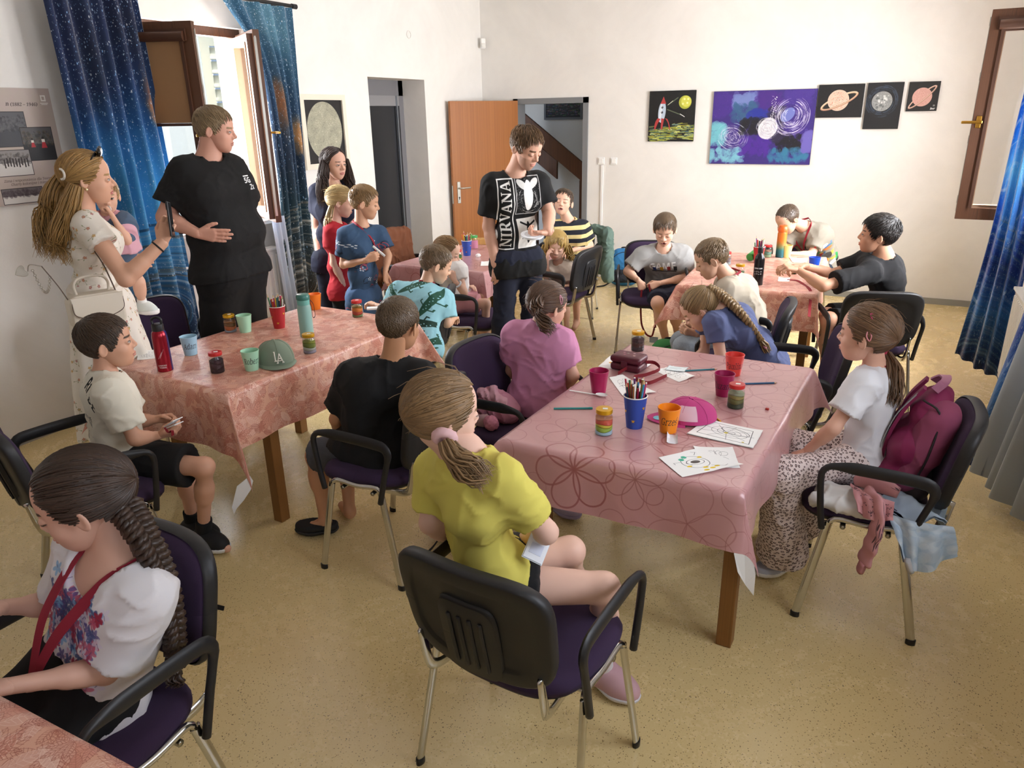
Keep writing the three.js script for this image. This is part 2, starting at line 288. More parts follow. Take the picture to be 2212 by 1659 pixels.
// ---------- curtains ----------
function galaxy(v) { // 0 dark blue print, 1 blue print with sunlit brightness painted in, 2 teal print
  return canvasTex(1024, 1536, (g, w, h) => {
    const lg = g.createLinearGradient(0, 0, 0, h);
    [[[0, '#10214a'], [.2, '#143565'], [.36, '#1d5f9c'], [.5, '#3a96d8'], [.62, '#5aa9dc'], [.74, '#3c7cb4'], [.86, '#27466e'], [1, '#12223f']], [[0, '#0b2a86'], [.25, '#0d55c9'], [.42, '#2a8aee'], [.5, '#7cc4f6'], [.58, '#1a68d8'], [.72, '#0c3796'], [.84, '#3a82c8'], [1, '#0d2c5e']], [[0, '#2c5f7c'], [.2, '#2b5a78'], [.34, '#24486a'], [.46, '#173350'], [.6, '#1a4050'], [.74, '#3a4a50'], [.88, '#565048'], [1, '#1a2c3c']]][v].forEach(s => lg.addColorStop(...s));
    g.fillStyle = lg; g.fillRect(0, 0, w, h);
    const blob = (x, y, r, c, a, sx = 1) => { for (let k = 0; k < 70; k++) { g.fillStyle = c; g.globalAlpha = a * rr(.2, 1); const q = r * rr(.15, .6), an = rnd() * 7, d = r * Math.sqrt(rnd()) * .8; g.beginPath(); g.ellipse(x + Math.cos(an) * d * sx, y + Math.sin(an) * d, q * sx, q, rnd() * 3, 0, 7); g.fill(); } g.globalAlpha = 1; };
    if (v < 2) { blob(w * .5, h * .52, 330, '#58b8f0', .07, 1.4); blob(w * .3, h * .18, 240, '#081430', .07, 1.5); blob(w * .8, h * .12, 200, '#081430', .07); }
    if (v === 0) { blob(w * .9, h * .26, 120, '#8d4a2c', .12, .6); blob(w * .88, h * .3, 60, '#c9824a', .12, .7); }
    if (v === 2) { blob(w * .45, h * .33, 90, '#a86a3a', .16, 1.8); blob(w * .8, h * .39, 80, '#d89a5a', .18, 1.8); blob(w * .6, h * .06, 160, '#7aa8bc', .08, 2); }
    for (let k = 0; k < 190; k++) { // swirling ring bands low on the cloth
      const y0 = h * rr(.56, .97), cx = w * .45, cy = h * (v === 1 ? 1.1 : .86), a = rr(.15, .8); g.globalAlpha = a * (v === 1 ? .35 : .8); g.lineWidth = rr(1.5, 10);
      g.strokeStyle = v === 2 ? ['#cfc8ba', '#8a8274', '#4c545a', '#b9a58d', '#2a3840', '#6f7d80', '#e2dccf'][k % 7] : ['#dcebf4', '#a8cce6', '#5f98c4', '#9a8a76', '#22344c', '#c9dcea', '#3a7cb8'][k % 7];
      const R = Math.abs(y0 - cy) * 2.6 + 20; g.beginPath(); g.ellipse(cx, cy, R, R * .33, -.16, rnd() * 6, rnd() * 6 + 2.5); g.stroke();
    }
    g.globalAlpha = 1;
    if (v === 0) { const gr = g.createRadialGradient(w * .3, h * .6, 5, w * .3, h * .61, 70); gr.addColorStop(0, '#e9eef0'); gr.addColorStop(.7, '#9fb6c4'); gr.addColorStop(1, '#4e6a82'); g.fillStyle = gr; g.beginPath(); g.arc(w * .3, h * .61, 66, 0, 7); g.fill(); }
    if (v === 1) for (let k = 0; k < 46; k++) { g.globalAlpha = rr(.15, .6); g.strokeStyle = '#e4f2fb'; g.lineWidth = rr(3, 16); const x = rnd() * w, y = h * rr(.3, .95); g.beginPath(); g.moveTo(x, y); g.quadraticCurveTo(x + rr(20, 120), y + rr(-40, 40), x + rr(80, 240), y + rr(-50, 90)); g.stroke(); }  // white streaks paint the glow of sun on the cloth into the print
    g.globalAlpha = 1;
    for (let k = 0; k < 6500; k++) { const y = Math.pow(rnd(), 1.35) * h; g.fillStyle = ['#ffffff', '#cfe8ff', '#9fd0ff'][k % 3]; g.globalAlpha = rr(.45, 1); const r = rnd() < .1 ? rr(2.2, 4.2) : rr(.8, 2.2); g.beginPath(); g.ellipse(rnd() * w, y, r, r * rr(.6, 1.6), 0, 0, 7); g.fill(); } g.globalAlpha = 1;
  });
}
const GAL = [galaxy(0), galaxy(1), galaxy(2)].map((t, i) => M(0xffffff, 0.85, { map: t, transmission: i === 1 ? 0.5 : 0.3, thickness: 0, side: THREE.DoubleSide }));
const GALBACK = M(0xb9c0c6, 0.85, { transmission: 0.3, thickness: 0 });
// curtain: edge curves give both hems as functions of t (0 top .. 1 bottom); pleats run down
function curtain(label, edgeA, edgeB, pleats, depth, out, v, flip) {
  const f = (u, t) => {
    const a = edgeA(t), b = edgeB(t), p = a.clone().lerp(b, u), k = (0.55 + 0.45 * t) * depth;
    const w = Math.sin(u * pleats * 6.283 + Math.sin(t * 2.1 + u * 9) * 0.5) * k + Math.sin(u * pleats * 2.7 + 1.3 + t) * k * 0.45;
    return p.addScaledVector(out, w + depth);
  };
  const o = thing('curtain', label, 'curtain');
  const [a, b] = sheet(pleats * 14, 46, f, 0.004, { uv: (u, t) => [u, 1 - t] });
  mesh('printed_cloth', flip ? a : b, GAL[v], o); mesh('lining', flip ? b : a, GALBACK, o); return o;
}
const lin = (p, q) => t => V(...p).lerp(V(...q), t);
const curve3 = (...ps) => { const c = new THREE.CatmullRomCurve3(ps.map(p => V(...p))); return t => c.getPoint(t); };
curtain('dark starry space curtain hanging behind the woman filming', lin([XL + 0.12, 2.68, -2.93], [XL + 0.12, 0.12, -2.98]), lin([XL + 0.12, 2.68, -3.56], [XL + 0.12, 0.12, -3.66]), 6, 0.045, V(1, 0, 0), 0);
curtain('dark starry space curtain hanging beside the moon picture', curve3([XL + 0.12, 2.66, -4.24], [XL + 0.12, 2.3, -4.5], [XL + 0.12, 1.5, -4.56], [XL + 0.12, 0.75, -4.52], [XL + 0.12, 0.1, -4.5]), curve3([XL + 0.12, 2.66, -4.95], [XL + 0.12, 1.4, -4.92], [XL + 0.12, 0.1, -4.9]), 5, 0.04, V(1, 0, 0), 2);
{ // narrow white sheer strip beside that curtain
  const f = (u, t) => V(XL + 0.2 + 0.015 * Math.sin(u * 16) + 0.02 * t, lerp(1.12, 0.25, t), lerp(-4.42, -4.56, u) - 0.03 * t);
  single('sheer_curtain', merge(sheet(16, 10, f, 0.002)), M(0xdfe9f6, 0.9, { transmission: 0.4, thickness: 0 }), 'narrow white sheer cloth hanging beside the radiator', 'curtain');
}
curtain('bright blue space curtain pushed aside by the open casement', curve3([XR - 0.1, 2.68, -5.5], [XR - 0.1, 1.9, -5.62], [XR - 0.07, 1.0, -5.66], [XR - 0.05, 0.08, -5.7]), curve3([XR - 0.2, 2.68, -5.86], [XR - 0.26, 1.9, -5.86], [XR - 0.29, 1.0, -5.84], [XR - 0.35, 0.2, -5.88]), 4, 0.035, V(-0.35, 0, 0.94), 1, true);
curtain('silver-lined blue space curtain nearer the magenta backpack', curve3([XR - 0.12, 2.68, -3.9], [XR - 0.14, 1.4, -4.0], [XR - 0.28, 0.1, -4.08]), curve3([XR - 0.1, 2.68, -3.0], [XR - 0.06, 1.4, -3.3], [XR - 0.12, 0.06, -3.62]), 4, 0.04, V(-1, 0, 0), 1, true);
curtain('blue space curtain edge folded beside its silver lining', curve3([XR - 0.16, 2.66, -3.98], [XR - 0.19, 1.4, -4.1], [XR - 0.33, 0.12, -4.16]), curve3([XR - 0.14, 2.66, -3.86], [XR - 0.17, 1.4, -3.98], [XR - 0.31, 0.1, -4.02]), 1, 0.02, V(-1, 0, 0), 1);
for (const [x, z0, z1, l] of [[XL + 0.13, -5.02, -2.7, 'black curtain rod above the dark space curtains'], [XR - 0.13, -7.2, -2.9, 'black curtain rod above the bright blue curtains']]) {
  const o = thing('curtain_rod', l, 'curtain rod', [x, 2.68, (z0 + z1) / 2]); const w = z1 - z0, s = x < -2 ? -1 : 1;
  mesh('rod', cyl(0.014, 0.014, w, 14, 0, -w / 2).rotateX(Math.PI / 2), BLACKP(), o);
  for (const k of [-1, 1]) { mesh('end_cap', cyl(0.019, 0.019, 0.05, 14, 0, -0.025).rotateX(Math.PI / 2).translate(0, 0, k * w / 2), BLACKP(), o); mesh('bracket', merge([bx(0.13, 0.012, 0.012, s * 0.065, 0, k * (w / 2 - 0.12)), bx(0.006, 0.06, 0.03, s * 0.127, 0, k * (w / 2 - 0.12))]), BLACKP(), o); }
}

// ---------- doors ----------
{
  const o = sgroup('door_1', 'open orange wooden door with a steel handle in a grey frame', 'door');
  const [a, b] = DOORX, h = 1.98, GF = M(0x7f8184, 0.5);
  mesh('door_frame', merge([bx(0.06, h + 0.04, 0.2, a + 0.0, h / 2 + 0.02, ZB - 0.08), bx(0.06, h + 0.04, 0.2, b, h / 2 + 0.02, ZB - 0.08), bx(b - a + 0.06, 0.06, 0.2, (a + b) / 2, h + 0.01, ZB - 0.08)]), GF, o);
  const leaf = new THREE.Group(); leaf.name = 'door_leaf'; o.add(leaf); leaf.position.set(a + 0.03, 0, ZB + 0.04); leaf.rotation.y = -117 * deg; const W = 0.93;
  const oak = woodTex('#a8682f', '#7a4517'); oak.repeat.set(1.2, 1);
  mesh('panel', rbx(W, 1.99, 0.04, 0.004, W / 2, 1.005, 0), M(0xffffff, 0.4, { map: oak }), leaf);
  const hd = new THREE.Group(); mesh('handle_plate', rbx(0.042, 0.24, 0.008, 0.004, W - 0.07, 1.02, -0.024), M(0xb9b7b0, 0.35, { metalness: 0.9 }), leaf);
  mesh('lever', tube([[W - 0.07, 1.07, -0.02], [W - 0.07, 1.07, -0.06], [W - 0.09, 1.07, -0.07], [W - 0.2, 1.07, -0.07]], 0.009, { seg: 16 }), M(0xc9c6be, 0.3, { metalness: 0.9 }), leaf);
  mesh('keyhole', merge([cyl(0.009, 0.009, 0.004, 14).rotateX(Math.PI / 2).translate(W - 0.07, 0.965, -0.032), bx(0.007, 0.022, 0.004, W - 0.07, 0.952, -0.03)]), BLACKP(), leaf);
  mesh('latch_plate', bx(0.004, 0.2, 0.022, W + 0.001, 1.0, 0), M(0xb9b7b0, 0.4, { metalness: 0.8 }), leaf);
}
{
  const o = sgroup('door_2', 'dark glazed door set back in the white doorway', 'door'), [a, b, , t] = NICHE, x = XL - TW + 0.03, al = M(0x3c3d40, 0.4);
  mesh('door_frame', merge([bx(0.06, t, 0.08, x, t / 2, a + 0.04), bx(0.06, t, 0.08, x, t / 2, b - 0.04), bx(0.06, 0.15, b - a, x, t - 0.075, (a + b) / 2)]), M(0x77767a, 0.5), o);
  mesh('door_panel', bx(0.04, t - 0.15, b - a - 0.16, x - 0.01, (t - 0.15) / 2, (a + b) / 2), M(0x2c2d30, 0.25), o);
  mesh('top_rail', bx(0.05, 0.1, b - a - 0.16, x + 0.004, t - 0.2, (a + b) / 2), M(0x8b8a8c, 0.5), o);
  mesh('edge_strip', bx(0.02, t - 0.15, 0.02, x + 0.03, (t - 0.15) / 2, a + 0.13), M(0xaeb6c0, 0.25, { metalness: 0.9 }), o);
}
// stairwell behind the orange door
{
  const cw = WALL, z1 = -10.15;
  struct('wall_corridor', merge([bx(4.4, 3.1, 0.1, -3.6, 1.55, z1 - 0.05), bx(0.1, 3.1, 1.9, -5.6, 1.55, -9.3), bx(0.1, 3.1, 1.9, -1.6, 1.55, -9.3)]), cw, 'white stairwell walls beyond the open door', 'wall');
  struct('floor_corridor', bx(4.2, 0.1, 2.0, -3.6, -0.05, -9.3), M(0xa89a80, 0.6), 'stairwell floor beyond the open door', 'floor');
  struct('ceiling_corridor', bx(4.2, 0.1, 2.0, -3.6, 3.05, -9.3), cw, 'stairwell ceiling beyond the open door', 'ceiling');
  const wd = M(0xffffff, 0.45, { map: woodTex('#6e3f1d', '#3a1d0a') });
  const plank = (x0, y0, x1, y1, h, z) => { const s = new THREE.Shape(); s.moveTo(x0, y0); s.lineTo(x1, y1); s.lineTo(x1, y1 - h); s.lineTo(x0, y0 - h); s.closePath(); return extrude(s, 0.04, 0.004).translate(0, 0, z); };
  const o = thing('stair_banister', 'dark brown wooden stair banister sloping across the stairwell', 'banister');
  mesh('upper_board', plank(-4.75, 1.93, -3.76, 1.2, 0.24, -9.64), wd, o); mesh('lower_board', plank(-5.0, 1.75, -4.28, 1.23, 0.24, -9.9), wd, o);
  mesh('post', bx(0.07, 1.1, 0.07, -4.5, 0.55, -9.62), wd, o);
  for (const [x, z, h] of [[-3.8, -9.64, 1.0], [-4.7, -9.64, 1.7]]) mesh('post', bx(0.06, h, 0.05, x, h / 2, z + 0.02), wd, o);
  const p = thing('framed_print', 'small dark framed print on the stairwell wall', 'picture', [-4.3, 1.96, -10.13]);
  mesh('frame', frameGeo(0.58, 0.38, 0.03, 0.025), M(0x6a6b70, 0.5), p);
  mesh('print', bx(0.53, 0.33, 0.006), M(0xffffff, 0.6, { map: canvasTex(256, 160, (g, w, h) => { g.fillStyle = '#222326'; g.fillRect(0, 0, w, h); for (let k = 0; k < 300; k++) { g.fillStyle = `rgba(${rr(60, 190) | 0},${rr(60, 180) | 0},${rr(60, 180) | 0},.4)`; g.fillRect(rnd() * w, h * .2 + rnd() * h * .7, rr(2, 26), rr(1, 8)); } }) }), p);
}
// sensor, switches, conduit, smoke-detector mark
{
  const o = thing('motion_sensor', 'small white motion sensor high in the corner of the room', 'sensor', [XL + 0.05, 2.63, ZB + 0.05], Math.PI / 4);
  mesh('housing', rbx(0.06, 0.11, 0.04, 0.015, 0, 0, 0.02, 3), WHITE, o); mesh('lens', rbx(0.042, 0.045, 0.01, 0.005, 0, -0.02, 0.042), M(0xdedcd6, 0.3), o); mesh('bracket', bx(0.02, 0.03, 0.05, 0, 0, -0.02), WHITE, o);
  for (const x of [-3.044, -2.894]) { const s = thing('light_switch', x < -3 ? 'white light switch nearer the door frame' : 'white light switch farther from the door frame', 'switch', [x, 1.335, ZB]); mesh('plate', rbx(0.08, 0.08, 0.012, 0.006, 0, 0, 0.006), WHITE, s); mesh('rocker', rbx(0.05, 0.05, 0.008, 0.004, 0, 0, 0.014), M(0xf6f5f2, 0.35), s); }
  struct('trim_1', rbx(0.03, 1.29, 0.014, 0.004, -3.03, 0.645, ZB + 0.007), WHITE, 'white cable duct running from the switches to the floor', 'trim');
  single('detector_mount', new THREE.TorusGeometry(0.035, 0.003, 8, 28).rotateY(Math.PI / 2), M(0xe4e1db, 0.7), 'round painted-over mount plate high on the wall', 'mount', [XL + 0.003, 2.62, -6.8]);
}

// ---------- pictures ----------
const speck = (g, w, h, n, c, a = 1) => { for (let i = 0; i < n; i++) { g.globalAlpha = rr(.4, 1) * a; g.fillStyle = c; const r = rr(.5, 2); g.fillRect(rnd() * w, rnd() * h, r, r); } g.globalAlpha = 1; };
function stroke(g, c, lw, pts, a = 1) { g.globalAlpha = a; g.strokeStyle = c; g.lineWidth = lw; g.lineCap = 'round'; g.beginPath(); pts.forEach((p, i) => i ? g.lineTo(...p) : g.moveTo(...p)); g.stroke(); g.globalAlpha = 1; }
function disc(g, x, y, r, c, a = 1, ry = r, rot = 0) { g.globalAlpha = a; g.fillStyle = c; g.beginPath(); g.ellipse(x, y, r, ry, rot, 0, 7); g.fill(); g.globalAlpha = 1; }
function arcStrokes(g, x, y, r0, r1, n, cols, a0, a1, lw = 3, sq = 1, rot = 0) { for (let i = 0; i < n; i++) { const r = rr(r0, r1), s = rr(a0, a1); g.globalAlpha = rr(.3, .95); g.strokeStyle = cols[i % cols.length]; g.lineWidth = rr(.6, lw); g.beginPath(); g.ellipse(x, y, r, r * sq, rot, s, s + rr(.2, .9)); g.stroke(); } g.globalAlpha = 1; }
function painting(label, x0, x1, y0, y1, draw, px = 640) {
  const w = x1 - x0, h = y1 - y0, o = thing('painting', label, 'painting', [(x0 + x1) / 2, (y0 + y1) / 2, ZB + 0.006]);
  mesh('stretched_canvas', rbx(w, h, 0.018, 0.003, 0, 0, 0.009), M(0x16161a, 0.7), o);
  mesh('painted_face', new THREE.PlaneGeometry(w - 0.002, h - 0.002).translate(0, 0, 0.0185), M(0xffffff, 0.6, { map: canvasTex(px, Math.round(px * h / w), draw) }), o);
}
painting('square painting of a rocket on a yellow-green moon', -2.503, -2.003, 1.546, 2.058, (g, w, h) => {
  g.fillStyle = '#121214'; g.fillRect(0, 0, w, h); speck(g, w, h * .65, 420, '#e9d98a');
  for (let k = 0; k < 260; k++) { const x = rnd() * w, y = h * (.68 + .3 * rnd() + .04 * Math.sin(x / 90)); stroke(g, ['#8f9a2e', '#b9bd4a', '#5f7f86', '#c9cf77', '#4d6b55', '#a7a53a'][k % 6], rr(4, 12), [[x, y], [x + rr(30, 120), y + rr(-12, 6)]], .8); }
  for (const [x, y, r] of [[430, 470, 34], [310, 500, 30], [560, 460, 22], [60, 560, 36], [390, 540, 22], [540, 570, 26]]) { disc(g, x, y, r, '#dfe08e', .9, r * .4); disc(g, x, y + 4, r * .75, '#5f7f5e', .9, r * .25); }
  disc(g, 500, 150, 86, '#a9ad3a'); disc(g, 515, 140, 70, '#d8d65a', .8); for (const [x, y] of [[490, 110], [530, 160], [470, 170], [540, 110]]) disc(g, x, y, 14, '#f3f0b0', .8);
  stroke(g, '#8c9d76', 12, [[400, 90], [280, 170]], .6); stroke(g, '#dfe2cc', 6, [[330, 130], [262, 182]]); stroke(g, '#8c9d76', 12, [[260, 240], [480, 320]], .6); stroke(g, '#eee', 8, [[440, 300], [500, 335]]);
  g.fillStyle = '#b9c7d8'; g.beginPath(); g.ellipse(185, 270, 52, 140, 0.08, 0, 7); g.fill(); disc(g, 168, 270, 16, '#e8eef4', .7, 110, .08);
  g.fillStyle = '#b03a3a'; g.beginPath(); g.moveTo(160, 165); g.lineTo(200, 70); g.lineTo(238, 165); g.fill(); for (const [a, b, c] of [[130, 80, 95], [180, 175, 180], [225, 290, 270]]) { g.beginPath(); g.moveTo(a, 350); g.quadraticCurveTo(b, 400, b + 5, 500); g.lineTo(b + 22, 500); g.quadraticCurveTo(c + 30, 420, a + 40, 360); g.fill(); }
  disc(g, 186, 210, 15, '#23262c'); disc(g, 182, 205, 6, '#dde'); disc(g, 186, 275, 15, '#23262c'); disc(g, 182, 270, 6, '#dde');
});
painting('large purple and teal painting of swirling white galaxies', -1.818, -0.812, 1.32, 2.036, (g, w, h) => {
  g.fillStyle = '#3a2a78'; g.fillRect(0, 0, w, h);
  const patch = (x, y, rx, ry, c) => { for (let k = 0; k < 90; k++) { disc(g, x + rr(-1, 1) * rx, y + rr(-1, 1) * ry, rr(14, 46), c, rr(.25, .6), rr(10, 40), rnd() * 3); } };
  patch(110, 130, 110, 110, '#452a86'); patch(320, 90, 110, 60, '#6f7fb8'); patch(560, 110, 120, 80, '#45257e'); patch(330, 210, 120, 80, '#33597f'); patch(470, 260, 110, 70, '#23308f'); patch(60, 430, 90, 100, '#6fb8c4'); patch(150, 640, 200, 70, '#79b9c9'); patch(420, 350, 130, 70, '#17171f'); patch(820, 300, 150, 160, '#3b2380'); patch(450, 540, 150, 90, '#4a2590'); patch(820, 520, 160, 70, '#15151c'); patch(800, 640, 180, 60, '#357a9c'); patch(850, 70, 120, 60, '#46308a'); patch(640, 330, 80, 160, '#2a2440'); patch(980, 500, 40, 90, '#6c62b5');
  arcStrokes(g, 225, 450, 10, 125, 260, ['#fff', '#e9e6f6', '#b9b2da'], 0, 6.3, 3, .75, .3); arcStrokes(g, 225, 450, 100, 170, 60, ['#fff', '#a9c8dc'], 0, 6.3, 3, .8, .3);
  disc(g, 575, 370, 92, '#d9d7dc', .9, 108, .5); arcStrokes(g, 575, 370, 10, 115, 330, ['#fff', '#f4f4f8', '#a7a5b5'], 0, 6.3, 5, .9, .5);
  disc(g, 760, 240, 80, '#7d8fd0', .8, 55, -.8); arcStrokes(g, 790, 250, 50, 185, 330, ['#fff', '#eceaf8', '#a79fd8'], -1.6, 3.6, 4, 1.05, .2);
  speck(g, w, h, 380, '#fff'); for (let k = 0; k < 60; k++) disc(g, 620 + rr(-30, 30), 60 + k * 3.4, rr(1, 4), '#fff', .9);
}, 1020);
const planet = (g, cx, cy, r, cols) => { disc(g, cx, cy, r, cols[0]); for (let k = 0; k < 240; k++) { const a = rnd() * 6.3, d = Math.sqrt(rnd()) * r * .9, x = cx + Math.cos(a) * d, y = cy + Math.sin(a) * d; stroke(g, cols[k % cols.length], rr(2, 8), [[x, y], [x + rr(-18, 18), y + rr(-14, 14)]], .6); } };
const ring = (g, cx, cy, rx, ry, rot, cols, lw, a0, a1) => { cols.forEach((c, i) => { g.strokeStyle = c; g.lineWidth = lw; g.beginPath(); g.ellipse(cx, cy, rx + i * lw * .8, ry + i * lw * .5, rot, a0, a1); g.stroke(); }); };
painting('wide painting of a red and white ringed planet', -0.805, -0.395, 1.766, 2.068, (g, w, h) => { g.fillStyle = '#141416'; g.fillRect(0, 0, w, h); speck(g, w, h, 150, '#fff'); ring(g, w * .48, h * .5, 250, 60, -.42, ['#b99a78', '#d9c3a5'], 18, 3.1, 6.3); planet(g, w * .46, h * .48, 150, ['#d8b9a4', '#c05a48', '#e9ddd2', '#b9aa9a', '#d07a64', '#8e8a80']); ring(g, w * .48, h * .5, 250, 60, -.42, ['#9c7a5c', '#d9c3a5', '#b07f68'], 14, 0, 3.2); });
painting('tall dark painting of a grey cratered moon', -0.37, -0.062, 1.657, 2.072, (g, w, h) => { g.fillStyle = '#141518'; g.fillRect(0, 0, w, h); arcStrokes(g, w * .45, h * .4, 200, 300, 140, ['#39465a', '#2a3342'], 0, 6.3, 16); speck(g, w, h, 60, '#fff'); planet(g, w * .45, h * .4, 185, ['#8d8f8e', '#c9cbc9', '#5e6160', '#e9eae8', '#737675']); for (let k = 0; k < 22; k++) disc(g, w * .45 + rr(-120, 120), h * .4 + rr(-120, 120), rr(8, 26), ['#e9eae8', '#4f5251'][k % 2], .6); });
painting('small square painting of a pink ringed planet', -0.02, 0.236, 1.812, 2.069, (g, w, h) => { g.fillStyle = '#151414'; g.fillRect(0, 0, w, h); speck(g, w, h, 110, '#fff'); ring(g, w * .48, h * .52, 330, 60, -.75, ['#a97f6c', '#d8b8a6'], 20, 3.1, 6.3); planet(g, w * .47, h * .52, 205, ['#c99a90', '#dcb4a8', '#a8685f', '#e4c8bc']); ring(g, w * .48, h * .52, 330, 60, -.75, ['#b98c78', '#e2cabb', '#a97f6c'], 16, 0, 3.2); g.fillStyle = '#fff'; g.font = 'italic bold 60px serif'; g.fillText('bsr', w * .78, h * .95); g.font = '40px serif'; g.fillText('22', w * .86, h * .84); });
{ // framed moon print
  const y0 = 1.43, y1 = 2.042, z0 = -5.68, z1 = -5.09, o = thing('moon_picture', 'square moon print on black in a cream frame', 'picture', [XL, (y0 + y1) / 2, (z0 + z1) / 2], Math.PI / 2), w = z1 - z0, h = y1 - y0;
  mesh('frame', frameGeo(w, h, 0.045, 0.028).translate(0, 0, 0.014), M(0xe9e2d0, 0.5), o);
  mesh('print', bx(w - 0.06, h - 0.06, 0.006, 0, 0, 0.01), M(0xffffff, 0.35, { map: canvasTex(640, 660, (g, w, h) => {
    g.fillStyle = '#18181a'; g.fillRect(0, 0, w, h); disc(g, w / 2, h * .49, 278, '#a3a18c', 1, 290);
    g.save(); g.beginPath(); g.ellipse(w / 2, h * .49, 278, 290, 0, 0, 7); g.clip();
    for (let k = 0; k < 3600; k++) { const x = rnd() * w, y = rnd() * h, n = noise(x / 90, y / 90, 4); disc(g, x, y, rr(1, 7), n > .06 ? '#e6e3ca' : n < -.14 ? '#66665c' : '#bab8a2', rr(.15, .5), rr(1, 5)); }
    for (let k = 0; k < 420; k++) { const x = rnd() * w, y = rnd() * h, a = rnd() * 6.3; stroke(g, ['#e9e6cf', '#5d5c52'][k % 2], rr(.6, 1.6), [[x, y], [x + Math.cos(a) * rr(10, 60), y + Math.sin(a) * rr(10, 60)]], .5); } g.restore();
    g.fillStyle = '#aaa'; g.font = '11px sans-serif'; g.fillText('MOON', 18, h - 34); g.fillText('map', 18, h - 20);
  }) }), o);
}
{ // history poster
  const y0 = 1.405, y1 = 2.042, z0 = -2.955, z1 = -1.75, w = z1 - z0, h = y1 - y0, o = thing('history_poster', 'pinkish history poster with old photographs of skaters and dancers', 'poster', [XL + 0.006, (y0 + y1) / 2, (z0 + z1) / 2], Math.PI / 2);
  mesh('board', bx(w, h, 0.01, 0, 0, 0.005), M(0xb7a9a3, 0.7), o);
  mesh('print', new THREE.PlaneGeometry(w, h).translate(0, 0, 0.0105), M(0xffffff, 0.55, { map: canvasTex(1400, 740, (g, w, h) => {
    g.fillStyle = '#b9a9a2'; g.fillRect(0, 0, w, h); for (let k = 0; k < 500; k++) disc(g, rnd() * w, rnd() * h, rr(10, 60), ['#c2b3ab', '#b0a098'][k % 2], .08);
    g.fillStyle = '#35292a'; g.font = 'italic bold 66px serif'; g.fillText('Dawni mieszkańcy', 420, 112); g.font = 'italic bold 34px serif'; g.fillText('n', 1086, 110); g.font = 'italic bold 29px serif'; g.fillText('(1882 – 1946)', 1116, 112);
    const photo = (x, y, W, H, sky, gnd, dots) => { g.fillStyle = '#241c1e'; g.fillRect(x - 4, y - 4, W + 8, H + 8); g.fillStyle = sky; g.fillRect(x, y, W, H); g.fillStyle = gnd; g.fillRect(x, y + H * .5, W, H * .5); for (let k = 0; k < 170; k++) disc(g, x + rr(4, W - 4), y + H * rr(.12, .55), rr(3, 12), dots[k % dots.length], .35); };
    photo(930, 150, 260, 215, '#5a5b60', '#45474d', ['#2d2f33', '#6c6d70']); photo(1145, 250, 210, 210, '#5c5a5c', '#2c2d30', ['#2a2a2c', '#6b5a44', '#44483c']);
    for (const [x, y, s] of [[1210, 350, 1], [1285, 350, 1.25]]) { disc(g, x, y - 26 * s, 7 * s, '#2a2020'); g.fillStyle = '#e7dfd6'; g.fillRect(x - 9 * s, y - 20 * s, 18 * s, 16 * s); g.fillStyle = '#b8323a'; g.beginPath(); g.moveTo(x - 8 * s, y - 4 * s); g.lineTo(x + 8 * s, y - 4 * s); g.lineTo(x + 16 * s, y + 26 * s); g.lineTo(x - 16 * s, y + 26 * s); g.fill(); }
    photo(900, 390, 270, 160, '#8e8a88', '#d4d0cc', ['#3a3434', '#6f6862']); for (let k = 0; k < 9; k++) { g.fillStyle = '#2f2626'; g.fillRect(990 + k * 19, 440 + rr(-8, 8), 9, 55); }
    g.fillStyle = '#3a2c2c'; g.font = 'italic 22px serif'; g.fillText('Zima i wspomnienia dla Teatru zimy kolonijnej', 960, 590); g.fillText('Charty kolonijne i mieszkańcy', 1000, 614);
    photo(930, 635, 270, 95, '#6d6668', '#d9d5d0', ['#3a2f33', '#54494c']); photo(1225, 632, 150, 95, '#6e7268', '#c6c3ba', ['#33352c', '#585a4c']);
    g.strokeStyle = '#f2eee9'; g.lineWidth = 9; g.strokeRect(1334, 48, 26, 30); g.fillStyle = '#f2eee9'; g.fillRect(1322, 92, 54, 5); g.fillRect(1328, 101, 42, 4);
    photo(420, 160, 480, 250, '#777', '#4c4c4c', ['#333', '#666']); photo(420, 440, 440, 270, '#8a8684', '#d0ccc8', ['#3a3434', '#6f6862']);
  }) }), o);
}

